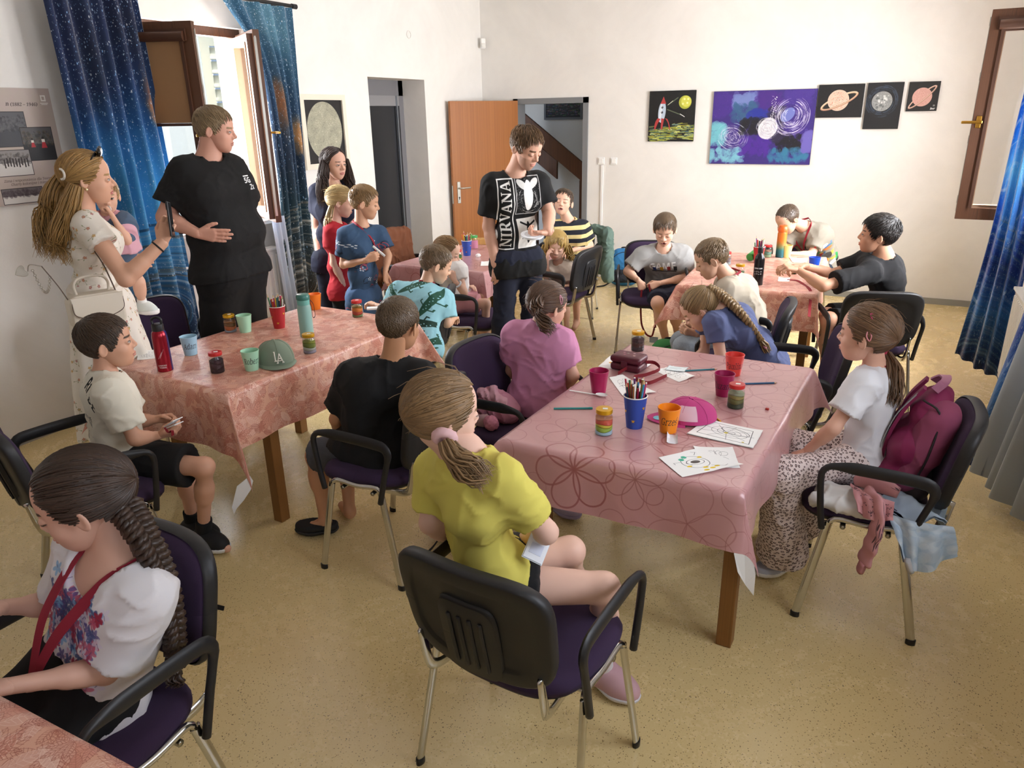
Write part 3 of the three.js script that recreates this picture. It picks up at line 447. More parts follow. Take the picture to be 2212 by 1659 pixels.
// ---------- chairs ----------
const FABRIC = M(0x33213e, 0.95, { bumpMap: dataTex(128, 128, (i, j) => { const v = 128 + 50 * Math.sin(i * 1.57) * Math.sin(j * 1.57) + rr(-40, 40); return [v, v, v]; }, { srgb: false, repeat: [14, 14] }), bumpScale: 0.0006, sheen: 0.3, sheenColor: new THREE.Color(0x5a4264), sheenRoughness: 0.6 });
const BACKSHELL = M(0x1c1c1e, 0.5), ARMP = M(0x1a1a1d, 0.45);
const chairProto = (() => {
  const o = new THREE.Group();
  // seat: grid over a rounded square, dished
  const seatOutline = (a) => { const n = 3.6, c = Math.cos(a), s = Math.sin(a), r = Math.pow(Math.pow(Math.abs(c), n) + Math.pow(Math.abs(s), n), -1 / n); return [c * r, s * r]; };
  const puck = (W, D, prof, y0) => { // prof: [radius factor, y]
    const N = 56, pos = [], idx = [], uv = [];
    prof.forEach(([k, y]) => { for (let i = 0; i <= N; i++) { const [c, s] = seatOutline(i / N * Math.PI * 2), x = c * W / 2 * k, z = s * D / 2 * k; pos.push(x * (1 - 0.06 * (z < 0 ? -z / D * 2 : 0)), y0 + y - (z > 0 ? 0.018 * Math.pow(z / (D / 2), 3) : 0) + 0.006 * Math.pow(x / (W / 2), 2), z); uv.push(x, z); } });
    for (let r = 0; r < prof.length - 1; r++) for (let i = 0; i < N; i++) { const a = r * (N + 1) + i, b = a + N + 1; idx.push(a, b, a + 1, a + 1, b, b + 1); }
    const g = new THREE.BufferGeometry(); g.setAttribute('position', new THREE.Float32BufferAttribute(pos, 3)); g.setAttribute('uv', new THREE.Float32BufferAttribute(uv, 2)); g.setIndex(idx); g.computeVertexNormals(); return g;
  };
  mesh('seat', puck(0.475, 0.44, [[0.001, 0.052], [.5, 0.05], [.85, 0.046], [.96, 0.036], [1, 0.018], [.99, 0], [.9, -0.002]], 0.43).translate(0, 0, 0.02), FABRIC, o);
  mesh('seat_shell', puck(0.465, 0.43, [[.99, 0.012], [.98, -0.006], [.9, -0.022], [.6, -0.028], [0.001, -0.028]], 0.425).translate(0, 0, 0.02), BLACKP(), o);
  // back: bent rounded panel; u across, v up
  const bw = 0.465, bh = 0.36;
  const bend = (x, y, z) => { const R = 0.75, a = x / R; const px = Math.sin(a) * (R - z), pz = R - Math.cos(a) * (R - z); const yy = y, lean = 0.2; return V(px, 0.495 + yy * Math.cos(lean), -0.225 + pz - yy * Math.sin(lean)); };
  const panel = (W, H, prof, y0 = 0, rN = 4.2, taper = 0.1) => {
    const N = 64, pos = [], idx = [], uv = [];
    prof.forEach(([k, z, inset = 0]) => { for (let i = 0; i <= N; i++) { const a = i / N * 6.28319, c = Math.cos(a), s = Math.sin(a), r = Math.pow(Math.pow(Math.abs(c), rN) + Math.pow(Math.abs(s), rN), -1 / rN); let x = c * r * Math.max(0.0001, W / 2 * k - inset), y = s * r * Math.max(0.0001, H / 2 * k - inset); x *= 1 - taper * (0.5 - y / H) * 0.7; const p = bend(x, y + H / 2 + y0, z); pos.push(p.x, p.y, p.z); uv.push(x, y); } });
    for (let r = 0; r < prof.length - 1; r++) for (let i = 0; i < N; i++) { const a = r * (N + 1) + i, b = a + N + 1; idx.push(a, b, a + 1, a + 1, b, b + 1); }
    const g = new THREE.BufferGeometry(); g.setAttribute('position', new THREE.Float32BufferAttribute(pos, 3)); g.setAttribute('uv', new THREE.Float32BufferAttribute(uv, 2)); g.setIndex(idx); g.computeVertexNormals(); return g;
  };
  mesh('backrest', panel(bw - 0.02, bh - 0.02, [[0.001, 0.034], [.6, 0.033], [.9, 0.028], [1, 0.014], [1, 0]], 0.01), FABRIC, o);
  const shell = new THREE.Group(); shell.name = 'back_shell'; o.add(shell);
  mesh('rim', panel(bw, bh, [[.97, 0.012], [1, 0.006], [1, -0.012], [.985, -0.024], [.94, -0.03], [1, -0.03, 0.05], [1, -0.022, 0.058], [0.001, -0.022]]), BACKSHELL, shell);
  mesh('centre_panel', panel(0.17, bh - 0.1, [[1, -0.02], [1, -0.034, 0.006], [0.001, -0.036]], 0.0, 6, 0), BACKSHELL, shell);
  for (const k of [-1.5, -.5, .5, 1.5]) mesh('rib', tube([bend(k * 0.03, 0.04, -0.036), bend(k * 0.03, 0.13, -0.037), bend(k * 0.03, 0.21, -0.036)], 0.006, { seg: 10, rad: 6 }), BACKSHELL, shell);
  const ch = CHROME();
  for (const s of [-1, 1]) {
    // legs and side rail: one bent oval tube each side, drawn as two legs and a rail
    const fl = [s * 0.267, 0.012, 0.20], ft = [s * 0.238, 0.418, 0.13], rl = [s * 0.267, 0.012, -0.20], rt = [s * 0.238, 0.418, -0.115];
    for (const [a, b] of [[fl, ft], [rl, rt]]) { const l = mesh('leg', tube([a, b], 0.0155, { ry: 0.0095, seg: 2, rad: 12, up: V(1, 0, 0) }), ch, o); mesh('foot_cap', tube([[a[0], 0, a[2]], [a[0], 0.022, a[2]]], 0.017, { ry: 0.0112, seg: 1, rad: 12, up: V(1, 0, 0) }), BLACKP(), l); }
    mesh('side_rail', tube([ft, [s * 0.236, 0.437, 0.1], [s * 0.236, 0.43, 0.0], [s * 0.236, 0.437, -0.09], rt], 0.011, { seg: 20, rad: 10 }), ch, o);
    mesh('back_support', tube([[s * 0.17, 0.405, 0.02], [s * 0.175, 0.4, -0.13], [s * 0.18, 0.415, -0.205], [s * 0.185, 0.46, -0.228], [s * 0.185, 0.56, -0.245]], 0.016, { ry: 0.007, seg: 22, rad: 10, up: V(1, 0, 0) }), ch, o);
    mesh('armrest', tube([[s * 0.262, 0.4, 0.15], [s * 0.266, 0.5, 0.165], [s * 0.27, 0.62, 0.175], [s * 0.27, 0.655, 0.15], [s * 0.268, 0.66, 0.08], [s * 0.268, 0.655, -0.06], [s * 0.268, 0.645, -0.16], [s * 0.268, 0.61, -0.185], [s * 0.264, 0.5, -0.155], [s * 0.26, 0.385, -0.125]], t => 0.012 + 0.012 * sst(.3, .42, t) * (1 - sst(.66, .78, t)), { ry: t => 0.0115, seg: 60, rad: 10, up: V(1, 0, 0), tension: 0.35 }), ARMP, o);
  }
  mesh('cross_bar', merge([tube([[-0.236, 0.405, 0.08], [0.236, 0.405, 0.08]], 0.01, { seg: 1 }), tube([[-0.236, 0.405, -0.07], [0.236, 0.405, -0.07]], 0.01, { seg: 1 })]), ch, o);
  return o;
})();
let chairUsed = false;
// face: heading in the floor plane (x, z) that the chair looks to
function chair(label, x, z, fx, fz) {
  const o = chairProto.clone(); o.name = numbered('armchair'); scene.add(o);
  o.position.set(x, 0, z); o.rotation.y = Math.atan2(fx, fz);
  return tag(o, label, 'chair', 'stacking armchairs around the craft tables');
}

// ---------- tables ----------
const OAK = M(0xffffff, 0.5, { map: woodTex('#8d5f2b', '#5c3812') });
function vineTile(kind) {
  const N = 1024;
  return canvasTex(N, N, (g) => {
    const wrap = (x, y, r, f) => { for (const dx of [-N, 0, N]) for (const dy of [-N, 0, N]) if (x + dx > -r && x + dx < N + r && y + dy > -r && y + dy < N + r) { g.save(); g.translate(x + dx, y + dy); f(); g.restore(); } };
    if (kind) {
      g.fillStyle = '#bf8f8f'; g.fillRect(0, 0, N, N);
      const used = []; for (let k = 0, tries = 0; k < 17 && tries < 4000; tries++) { const x = rnd() * N, y = rnd() * N, R = rr(110, 175); if (used.some(p => Math.hypot(Math.min(Math.abs(p[0] - x), N - Math.abs(p[0] - x)), Math.min(Math.abs(p[1] - y), N - Math.abs(p[1] - y))) < 195)) continue; used.push([x, y]); k++; const rot = rnd() * 6.3, n = 5 + (k % 2), al = rr(.35, .85), lw = k % 3 ? rr(2, 4) : rr(5, 7), c = k % 3 ? '#99605f' : '#9c5c5c', ph = rr(.28, .42);
        wrap(x, y, R * 1.3, () => { g.rotate(rot); g.strokeStyle = c; g.globalAlpha = al; g.lineWidth = lw; for (let i = 0; i < n; i++) { g.rotate(6.283 / n); g.beginPath(); g.moveTo(0, 0); g.bezierCurveTo(R * ph, -R * .42, R * .95, -R * .5, R, 0); g.bezierCurveTo(R * .95, R * .5, R * ph, R * .42, 0, 0); g.stroke(); } g.globalAlpha = 1; }); }
    } else {
      g.fillStyle = '#dca68e'; g.fillRect(0, 0, N, N);
      const leaf = (L, W, fill, line) => { g.beginPath(); g.moveTo(0, 0); g.bezierCurveTo(L * .3, -W, L * .7, -W * .9, L, 0); g.bezierCurveTo(L * .7, W * .9, L * .3, W, 0, 0); if (fill) { g.fillStyle = fill; g.fill(); } g.strokeStyle = line; g.stroke(); g.beginPath(); g.moveTo(0, 0); g.lineTo(L, 0); for (let i = 1; i < 7; i++) { const a = L * i / 7.5; g.moveTo(a, 0); g.lineTo(a + L * .14, -W * .75 * Math.sin(i / 7 * 3)); g.moveTo(a, 0); g.lineTo(a + L * .14, W * .75 * Math.sin(i / 7 * 3)); } g.stroke(); };
      for (let k = 0; k < 420; k++) { const x = rnd() * N, y = rnd() * N, rot = rnd() * 6.3, L = rr(60, 150), W = L * rr(.22, .36), fan = k % 4 === 0, fill = ['#d89a86', '#dfab98', '#d28e7a', '#e4b8a6', null][k % 5], line = ['#a55c4a', '#eecdbd', '#b06a57', '#964c3e'][k % 4];
        wrap(x, y, 170, () => { g.rotate(rot); g.lineWidth = rr(1.2, 2.2); g.globalAlpha = .8; if (fan) for (const a of [-.9, -.45, 0, .45, .9]) { g.save(); g.rotate(a); leaf(L * (1 - Math.abs(a) * .35), W * .7, fill, line); g.restore(); } else leaf(L, W, fill, line); g.globalAlpha = 1; }); }
    }
  }, { repeat: kind ? [1 / 1.0, 1 / 1.0] : [1 / 0.62, 1 / 0.62] });
}
const clothBump = dataTex(256, 256, (i, j) => { const v = 128 + 70 * tnoise(i / 32, j / 32, 8, 2) + 30 * tnoise(i / 10.67, j / 10.67, 24, 9); return [v, v, v]; }, { srgb: false, repeat: [1.4, 1.4] });
const CLOTH = [vineTile(0), vineTile(1)].map((t, i) => M(0xffffff, i ? 0.3 : 0.42, { map: t, bumpMap: clothBump, bumpScale: i ? 0.0035 : 0.002, clearcoat: i ? 0.35 : 0.12, clearcoatRoughness: 0.3 }));
const CLOTHBACK = M(0xe4e2de, 0.8);
const TH = 0.75;
// cloth: drops [left, right, near, far]; flaps: how the four corners fold [dirx, dirz, reach] or nothing
function table(label, clothLabel, cx, cz, w, l, turn, kind, drops, flaps = {}) {
  const t = thing('table', label, 'table', [cx, 0, cz], turn);
  mesh('tabletop', rbx(w, 0.03, l, 0.006, 0, TH - 0.018, 0), OAK, t);
  mesh('apron', merge([bx(w - 0.1, 0.08, 0.02, 0, TH - 0.075, l / 2 - 0.22), bx(w - 0.1, 0.08, 0.02, 0, TH - 0.075, -l / 2 + 0.22), bx(0.02, 0.08, l - 0.46, w / 2 - 0.05, TH - 0.075, 0), bx(0.02, 0.08, l - 0.46, -w / 2 + 0.05, TH - 0.075, 0)]), OAK, t);
  for (const sx of [-1, 1]) for (const sz of [-1, 1]) mesh('leg', rbx(0.055, TH - 0.035, 0.055, 0.004, sx * (w / 2 - 0.05), (TH - 0.035) / 2, sz * (l / 2 - 0.24)), OAK, t);
  const c = thing('tablecloth', clothLabel, 'tablecloth', [cx, 0, cz], turn);
  const [dl, dr, dn, df] = drops, hw = w / 2 + 0.004, hl = l / 2 + 0.004, y0 = TH + 0.0015;
  const X0 = -hw - dl, X1 = hw + dr, Z0 = -hl - df, Z1 = hl + dn;
  const wob = (a, q) => 0.012 * Math.sin(a * 9 + q) + 0.006 * Math.sin(a * 23 + q * 2);
  const f = (u, v) => {
    const x = lerp(X0, X1, u), z = lerp(Z0, Z1, v), ex = Math.max(0, Math.abs(x) - hw), ez = Math.max(0, Math.abs(z) - hl), sx = Math.sign(x), sz = Math.sign(z);
    const rnd_ = 0.008; // soft edge
    if (!ex && !ez) return V(x, y0 + 0.0008 * noise(x * 9, 3, z * 9), z);
    if (ex && !ez) { const d = ex; return V(sx * (hw + rnd_ * (1 - Math.exp(-d / rnd_)) + d * 0.07 + wob(z, sx) * d / 0.25), y0 - Math.max(0, d - rnd_ * 0.4), z); }
    if (ez && !ex) { const d = ez; return V(x, y0 - Math.max(0, d - rnd_ * 0.4), sz * (hl + rnd_ * (1 - Math.exp(-d / rnd_)) + d * 0.07 + wob(x, sz + 2) * d / 0.25)); }
    const r = Math.hypot(ex, ez), th = Math.atan2(ez, ex), k = (sx > 0 ? 'r' : 'l') + (sz > 0 ? 'n' : 'f'), fl = flaps[k] || [sx * 0.7, sz * 0.7, 0.42, 0.9];
    const s2 = Math.sin(2 * th), q = r * fl[2] * Math.pow(s2, 0.8), side = r * 0.07;
    const base = V(sx * (hw + rnd_ + side * Math.cos(th)), y0 - r * lerp(1, fl[3], s2), sz * (hl + rnd_ + side * Math.sin(th)));
    return base.add(V(fl[0] * q, 0, fl[1] * q));
  };
  const us = [], nx = 72, nz = 84; const gm = (n, a0, b0, b1, a1) => { const arr = []; for (let i = 0; i <= n; i++) arr.push(i / n); return arr; };
  const [a, b] = sheet(nx, nz, f, 0.0016, { uv: (u, v) => [lerp(X0, X1, u), lerp(Z0, Z1, v)] });
  // grid() winds downward for x,z order: use the under side as backing
  const ny = a.attributes.normal; let s = 0; for (let i = 0; i < ny.count; i++) s += ny.getY(i);
  mesh('cloth_face', s > 0 ? a : b, CLOTH[kind], c); mesh('cloth_backing', s > 0 ? b : a, CLOTHBACK, c);
  if (s < 0) c.children.forEach(m => m.position.y += 0.0016);
  return { t, c };
}

// ---------- bodies: distance fields meshed with surface nets ----------
function smin(a, b, k) { const h = k - Math.abs(a - b); return h > 0 ? Math.min(a, b) - h * h / (4 * k) : Math.min(a, b); }
class Field {
  constructor() { this.chains = []; this.subs = []; this.wr = null; this.cuts = []; this.cutsAll = []; }
  chain(k = 0.02, kin = 0.02) { const c = { k, kin, prims: [], cuts: [] }; this.chains.push(c); this.cur = c; return this; }
  cap(a, b, ra, rb = ra) { const bax = b.x - a.x, bay = b.y - a.y, baz = b.z - a.z; this.cur.prims.push([0, a.x, a.y, a.z, bax, bay, baz, 1 / Math.max(1e-9, bax * bax + bay * bay + baz * baz), ra, rb - ra]); return this; }
  ell(c, rx, ry, rz, q) { // ellipsoid, optional turn
    const X = V(1, 0, 0), Y = V(0, 1, 0), Z = V(0, 0, 1); if (q) { X.applyQuaternion(q); Y.applyQuaternion(q); Z.applyQuaternion(q); }
    this.cur.prims.push([1, c.x, c.y, c.z, X.x / rx, X.y / rx, X.z / rx, Y.x / ry, Y.y / ry, Y.z / ry, Z.x / rz, Z.y / rz, Z.z / rz, 1 / rx, 1 / ry, 1 / rz]); return this;
  }
  cut(p, n) { this.cur.cuts.push([n.x, n.y, n.z, n.dot(p)]); return this; }
  cutAll(p, n) { this.cutsAll.push([n.x, n.y, n.z, n.dot(p)]); return this; }
  sub(a, b, ra, rb = ra, k = 0.006) { const c = { k, prims: [] }, s = this.cur; this.cur = c; this.cap(a, b, ra, rb); this.cur = s; this.subs.push(c); return this; }
  subEll(c0, rx, ry, rz, q, k = 0.006) { const c = { k, prims: [] }, s = this.cur; this.cur = c; this.ell(c0, rx, ry, rz, q); this.cur = s; this.subs.push(c); return this; }
  prim(p, x, y, z) {
    const dx = x - p[1], dy = y - p[2], dz = z - p[3];
    if (p[0] === 0) { let t = (dx * p[4] + dy * p[5] + dz * p[6]) * p[7]; t = t < 0 ? 0 : t > 1 ? 1 : t; const ex = dx - p[4] * t, ey = dy - p[5] * t, ez = dz - p[6] * t; return Math.sqrt(ex * ex + ey * ey + ez * ez) - p[8] - p[9] * t; }
    const a = dx * p[4] + dy * p[5] + dz * p[6], b = dx * p[7] + dy * p[8] + dz * p[9], c = dx * p[10] + dy * p[11] + dz * p[12];
    const k0 = Math.sqrt(a * a + b * b + c * c), a1 = a * p[13], b1 = b * p[14], c1 = c * p[15], k1 = Math.sqrt(a1 * a1 + b1 * b1 + c1 * c1);
    return k1 < 1e-9 ? -1 / Math.max(p[13], p[14], p[15]) : k0 * (k0 - 1) / k1;
  }
  at(x, y, z) {
    let d = 1e9;
    for (const c of this.chains) {
      let dc = 1e9; for (const p of c.prims) dc = smin(dc, this.prim(p, x, y, z), c.kin);
      for (const q of c.cuts) { const e = q[0] * x + q[1] * y + q[2] * z - q[3]; if (e > dc) dc = e; }
      d = d > 1e8 ? dc : smin(d, dc, c.k);
    }
    for (const q of this.cutsAll) { const e = q[0] * x + q[1] * y + q[2] * z - q[3]; if (e > d) d = e; }
    for (const s of this.subs) for (const p of s.prims) d = -smin(-d, this.prim(p, x, y, z), s.k);
    if (this.wr && d < 0.05 && d > -0.05) d += this.wr(x, y, z);
    return d;
  }
  bounds() {
    const lo = V(1e9, 1e9, 1e9), hi = V(-1e9, -1e9, -1e9), add = (x, y, z, r) => { lo.min(V(x - r, y - r, z - r)); hi.max(V(x + r, y + r, z + r)); };
    for (const c of this.chains) for (const p of c.prims) { if (p[0] === 0) { add(p[1], p[2], p[3], p[8]); add(p[1] + p[4], p[2] + p[5], p[3] + p[6], p[8] + p[9]); } else add(p[1], p[2], p[3], 1 / Math.min(p[13], p[14], p[15])); }
    return [lo, hi];
  }
  mesh(cell, pad = 0.012) {
    const [lo, hi] = this.bounds(); lo.subScalar(pad + cell); hi.addScalar(pad + cell);
    const B = 8, nb = [0, 1, 2].map(i => Math.ceil((hi.getComponent(i) - lo.getComponent(i)) / cell / B)), [nx, ny, nz] = nb.map(n => n * B), val = new Float32Array(nx * ny * nz).fill(1), sx = 1, sy = nx, sz = nx * ny;
    const R = cell * B * 0.87 + cell * 2 + 0.02, live = [];
    for (let bz = 0; bz < nb[2]; bz++) for (let by = 0; by < nb[1]; by++) for (let bx_ = 0; bx_ < nb[0]; bx_++) {
      const d = this.at(lo.x + (bx_ + .5) * B * cell, lo.y + (by + .5) * B * cell, lo.z + (bz + .5) * B * cell), liveB = Math.abs(d) < R; if (liveB) live.push([bx_, by, bz]);
      for (let k = 0; k < B; k++) for (let j = 0; j < B; j++) { let o = (bz * B + k) * sz + (by * B + j) * sy + bx_ * B; for (let i = 0; i < B; i++, o++) val[o] = liveB ? this.at(lo.x + (bx_ * B + i) * cell, lo.y + (by * B + j) * cell, lo.z + (bz * B + k) * cell) : d; }
    }
    const vid = new Int32Array(nx * ny * nz).fill(-1), pos = [], idx = [];
    for (const [X, Y, Z] of live) for (let k = Z * B; k < Math.min(nz - 1, Z * B + B); k++) for (let j = Y * B; j < Math.min(ny - 1, Y * B + B); j++) for (let i = X * B; i < Math.min(nx - 1, X * B + B); i++) {
      const o = i + j * sy + k * sz, a = val[o], b = val[o + 1], c = val[o + sy], d = val[o + sy + 1], e = val[o + sz], f = val[o + sz + 1], g = val[o + sz + sy], h = val[o + sz + sy + 1];
      const m = (a < 0) + (b < 0) + (c < 0) + (d < 0) + (e < 0) + (f < 0) + (g < 0) + (h < 0); if (m === 0 || m === 8) continue;
      let n = 0, x = 0, y = 0, z = 0; const ed = (p, q, x0, y0, z0, ax) => { if ((p < 0) !== (q < 0)) { const t = p / (p - q); n++; x += x0 + (ax === 0 ? t : 0); y += y0 + (ax === 1 ? t : 0); z += z0 + (ax === 2 ? t : 0); } };
      ed(a, b, 0, 0, 0, 0); ed(c, d, 0, 1, 0, 0); ed(e, f, 0, 0, 1, 0); ed(g, h, 0, 1, 1, 0); ed(a, c, 0, 0, 0, 1); ed(b, d, 1, 0, 0, 1); ed(e, g, 0, 0, 1, 1); ed(f, h, 1, 0, 1, 1); ed(a, e, 0, 0, 0, 2); ed(b, f, 1, 0, 0, 2); ed(c, g, 0, 1, 0, 2); ed(d, h, 1, 1, 0, 2);
      vid[o] = pos.length / 3; pos.push(lo.x + (i + x / n) * cell, lo.y + (j + y / n) * cell, lo.z + (k + z / n) * cell);
    }
    const quad = (a, b, c, d, fl) => { if (a < 0 || b < 0 || c < 0 || d < 0) return; fl ? idx.push(a, b, c, a, c, d) : idx.push(a, c, b, a, d, c); };
    for (const [X, Y, Z] of live) for (let k = Math.max(1, Z * B); k < Math.min(nz - 1, Z * B + B); k++) for (let j = Math.max(1, Y * B); j < Math.min(ny - 1, Y * B + B); j++) for (let i = Math.max(1, X * B); i < Math.min(nx - 1, X * B + B); i++) {
      const o = i + j * sy + k * sz, a = val[o] < 0;
      if (a !== val[o + 1] < 0) quad(vid[o], vid[o - sy], vid[o - sy - sz], vid[o - sz], !a);
      if (a !== val[o + sy] < 0) quad(vid[o], vid[o - sz], vid[o - sz - 1], vid[o - 1], !a);
      if (a !== val[o + sz] < 0) quad(vid[o], vid[o - 1], vid[o - 1 - sy], vid[o - sy], !a);
    }
    const nrm = new Float32Array(pos.length), h = cell * 0.6;
    for (let i = 0; i < pos.length; i += 3) {
      let x = pos[i], y = pos[i + 1], z = pos[i + 2];
      let gx = this.at(x + h, y, z) - this.at(x - h, y, z), gy = this.at(x, y + h, z) - this.at(x, y - h, z), gz = this.at(x, y, z + h) - this.at(x, y, z - h), l = Math.hypot(gx, gy, gz) || 1; gx /= l; gy /= l; gz /= l;
      const d = clamp(this.at(x, y, z), -cell * .5, cell * .5); pos[i] -= gx * d; pos[i + 1] -= gy * d; pos[i + 2] -= gz * d; nrm[i] = gx; nrm[i + 1] = gy; nrm[i + 2] = gz;
    }
    const g = new THREE.BufferGeometry(); g.setAttribute('position', new THREE.Float32BufferAttribute(pos, 3)); g.setAttribute('normal', new THREE.BufferAttribute(nrm, 3)); g.setIndex(idx); return g;
  }
}
// check winding once against the normals
function wind(g) {
  const p = g.attributes.position, n = g.attributes.normal, ix = g.index.array; let s = 0; const a = V(), b = V(), c = V();
  for (let i = 0; i < Math.min(ix.length, 3000); i += 3) { a.fromBufferAttribute(p, ix[i]); b.fromBufferAttribute(p, ix[i + 1]); c.fromBufferAttribute(p, ix[i + 2]); b.sub(a); c.sub(a); b.cross(c); s += b.x * n.getX(ix[i]) + b.y * n.getY(ix[i]) + b.z * n.getZ(ix[i]); }
  if (s < 0) for (let i = 0; i < ix.length; i += 3) { const t = ix[i]; ix[i] = ix[i + 1]; ix[i + 1] = t; } return g;
}
function paint(g, f) { const p = g.attributes.position, c = new Float32Array(p.count * 3), col = new THREE.Color(); for (let i = 0; i < p.count; i++) { f(p.getX(i), p.getY(i), p.getZ(i), col, i); c[i * 3] = col.r; c[i * 3 + 1] = col.g; c[i * 3 + 2] = col.b; } g.setAttribute('color', new THREE.BufferAttribute(c, 3)); return g; }

// head in its own units: 1 = chin to crown; +z face, +y up, +x the person's left
const headCache = {};
let LOD = 1, FAR = false;
function headGeo(kind, mouth, fine) {
  const key = kind + mouth + fine + FAR; if (headCache[key]) return headCache[key];
  const F = new Field(), A = kind === 'child' ? 0 : 1, man = kind === 'man' ? 1 : 0;
  F.chain(0.08, 0.1).ell(V(0, .12, -.06), .345, .375, .425).ell(V(0, .16, .12), .28, .28, .25).ell(V(0, -.15, .12), .262 + .015 * man, .30, .27).ell(V(0, -.30, .19), .165 + .03 * man, .16 + .02 * A, .17);
  F.chain(0.07, 0.05).cap(V(-.155, -.13, .225), V(-.155, -.13, .225), .105 - .015 * A).cap(V(.155, -.13, .225), V(.155, -.13, .225), .105 - .015 * A); // cheeks
  F.chain(0.06, 0.04).cap(V(0, -.405, .265), V(0, -.40, .27), .062 + .012 * man); // chin
  F.chain(0.05, 0.04).cap(V(-.13, .075, .325), V(.13, .075, .325), .035 + .008 * man); // brow
  F.chain(0.04, 0.03).cap(V(0, .03, .375), V(0, -.1, .435 + .015 * A), .026, .042 + .006 * A).cap(V(-.042, -.125, .40), V(.042, -.125, .40), .034 + .004 * A);
  F.subEll(V(-.135, .0, .43), .082, .052, .085, null, 0.05).subEll(V(.135, .0, .43), .082, .052, .085, null, 0.05);
  const F2 = F; // eyes, lips, ears as added chains after the sockets
  const E = new Field();
  for (const s of [-1, 1]) E.chain(0.012, 0.012).ell(V(s * .135, .0, .318), .074, .062, .074);
  E.chain(0.025, 0.018).ell(V(0, -.247, .378), .092, .024, .045).ell(V(0, -.285, .372), .08, .028, .045);
  for (const s of [-1, 1]) { const q = new THREE.Quaternion().setFromEuler(new THREE.Euler(0.15, s * -0.42, 0)); E.chain(0.02, 0.02).ell(V(s * .365, -.045, -.045), .026, .125, .078, q); E.subEll(V(s * .395, -.03, -.03), .022, .085, .048, q, 0.02); }
  const tot = new Field(); tot.chains = [...F.chains]; tot.at = (x, y, z) => { let d = smin(F.at(x, y, z), E.at(x, y, z), 0.014); if (mouth > 0) { const dx = x / (.07), dy = (y + .268) / (.03 + mouth * .05), dz = (z - .43) / .1; const k = Math.hypot(dx, dy, dz); d = -smin(-d, (k - 1) * .03, 0.01); } else { const m = Math.hypot(x / .085, (y + .266) / .006, (z - .42) / .05); d = -smin(-d, (m - 1) * .006, 0.008); } return d; };
  tot.bounds = () => [V(-.46, -.56, -.52), V(.46, .54, .52)];
  // neck stub is added by the body
  return headCache[key] = wind(tot.mesh(fine ? 0.012 : FAR ? 0.022 : 0.018, 0.01));
}
// hand in its own units: 1 = wrist to middle fingertip; +y fingers, +z palm side, +x thumb (right hand)
const handCache = {};
function handGeo(pose) {
  const hkey = pose + FAR; if (handCache[hkey]) return handCache[hkey];
  const P = { relax: [.32, .38, .45, .5, .3], flat: [.06, .06, .08, .1, .05], grip: [.85, .9, .95, .95, .85], hold: [.55, .6, .62, .65, .75], pinch: [.6, .7, .85, .9, .9], point: [.05, .8, .9, .9, .6], spread: [.12, .1, .12, .16, .1] }[pose], spr = pose === 'spread' ? 1.9 : 1;
  const F = new Field(); F.chain(0.03, 0.06);
  const kx = [.145, .05, -.05, -.14], ky = [.49, .51, .49, .44], len = [.40, .45, .41, .32], rad = [.054, .056, .053, .046];
  for (let i = 0; i < 4; i++) F.cap(V(kx[i] * .45, .02, 0), V(kx[i] * .95, ky[i] - .03, 0.005), .082, .07);
  F.cap(V(0.02, -.12, 0), V(0, .05, 0), .095, .1).cap(V(.08, .1, .035), V(.15, .22, .04), .08, .06);
  for (let i = 0; i < 4; i++) {
    F.chain(0.02, 0.018); let p = V(kx[i], ky[i] - .05, 0.005), a = 0; const sp = -kx[i] * .5 * spr; const segs = [.46, .3, .24];
    for (let s = 0; s < 3; s++) { a += P[i] * [1.15, 1.6, 1.0][s]; const L = len[i] * segs[s] + (s ? 0 : .05), q = p.clone().add(V(-Math.sin(sp) * L * Math.cos(a), Math.cos(a) * L * Math.cos(sp), Math.sin(a) * L)); F.cap(p, q, rad[i] * (1 - s * .08), rad[i] * (.93 - s * .1)); p = q; }
  }
  const t = P[4], a0 = V(.13, .13, .03), a1 = V(lerp(.25, .22, t), .29, lerp(.05, .16, t)), a2 = V(lerp(.31, .19, t), lerp(.41, .43, t), lerp(.07, .24, t)), a3 = V(lerp(.34, .14, t), lerp(.51, .53, t), lerp(.09, .27, t));
  F.chain(0.03, 0.02).cap(a0, a1, .072, .062).cap(a1, a2, .06, .055).cap(a2, a3, .054, .044);
  return handCache[hkey] = wind(F.mesh(FAR ? 0.03 : 0.023, 0.02));
}
function mirrorX(g) { g = g.clone(); g.scale(-1, 1, 1); const ix = g.index.array; g.setIndex(Array.from(ix)); const a = g.index.array; for (let i = 0; i < a.length; i += 3) { const t = a[i]; a[i] = a[i + 1]; a[i + 1] = t; } return g; }

// headings relative to the view: 0 away, 90 to picture right, 180 towards the camera, 270 to picture left
const CF = V(-Math.sin(0.47303), 0, -Math.cos(0.47303)), CR = V(Math.cos(0.47303), 0, -Math.sin(0.47303));
const hdg = a => CF.clone().multiplyScalar(Math.cos(a * deg)).addScaledVector(CR, Math.sin(a * deg));
const lin3 = h => new THREE.Color(h);

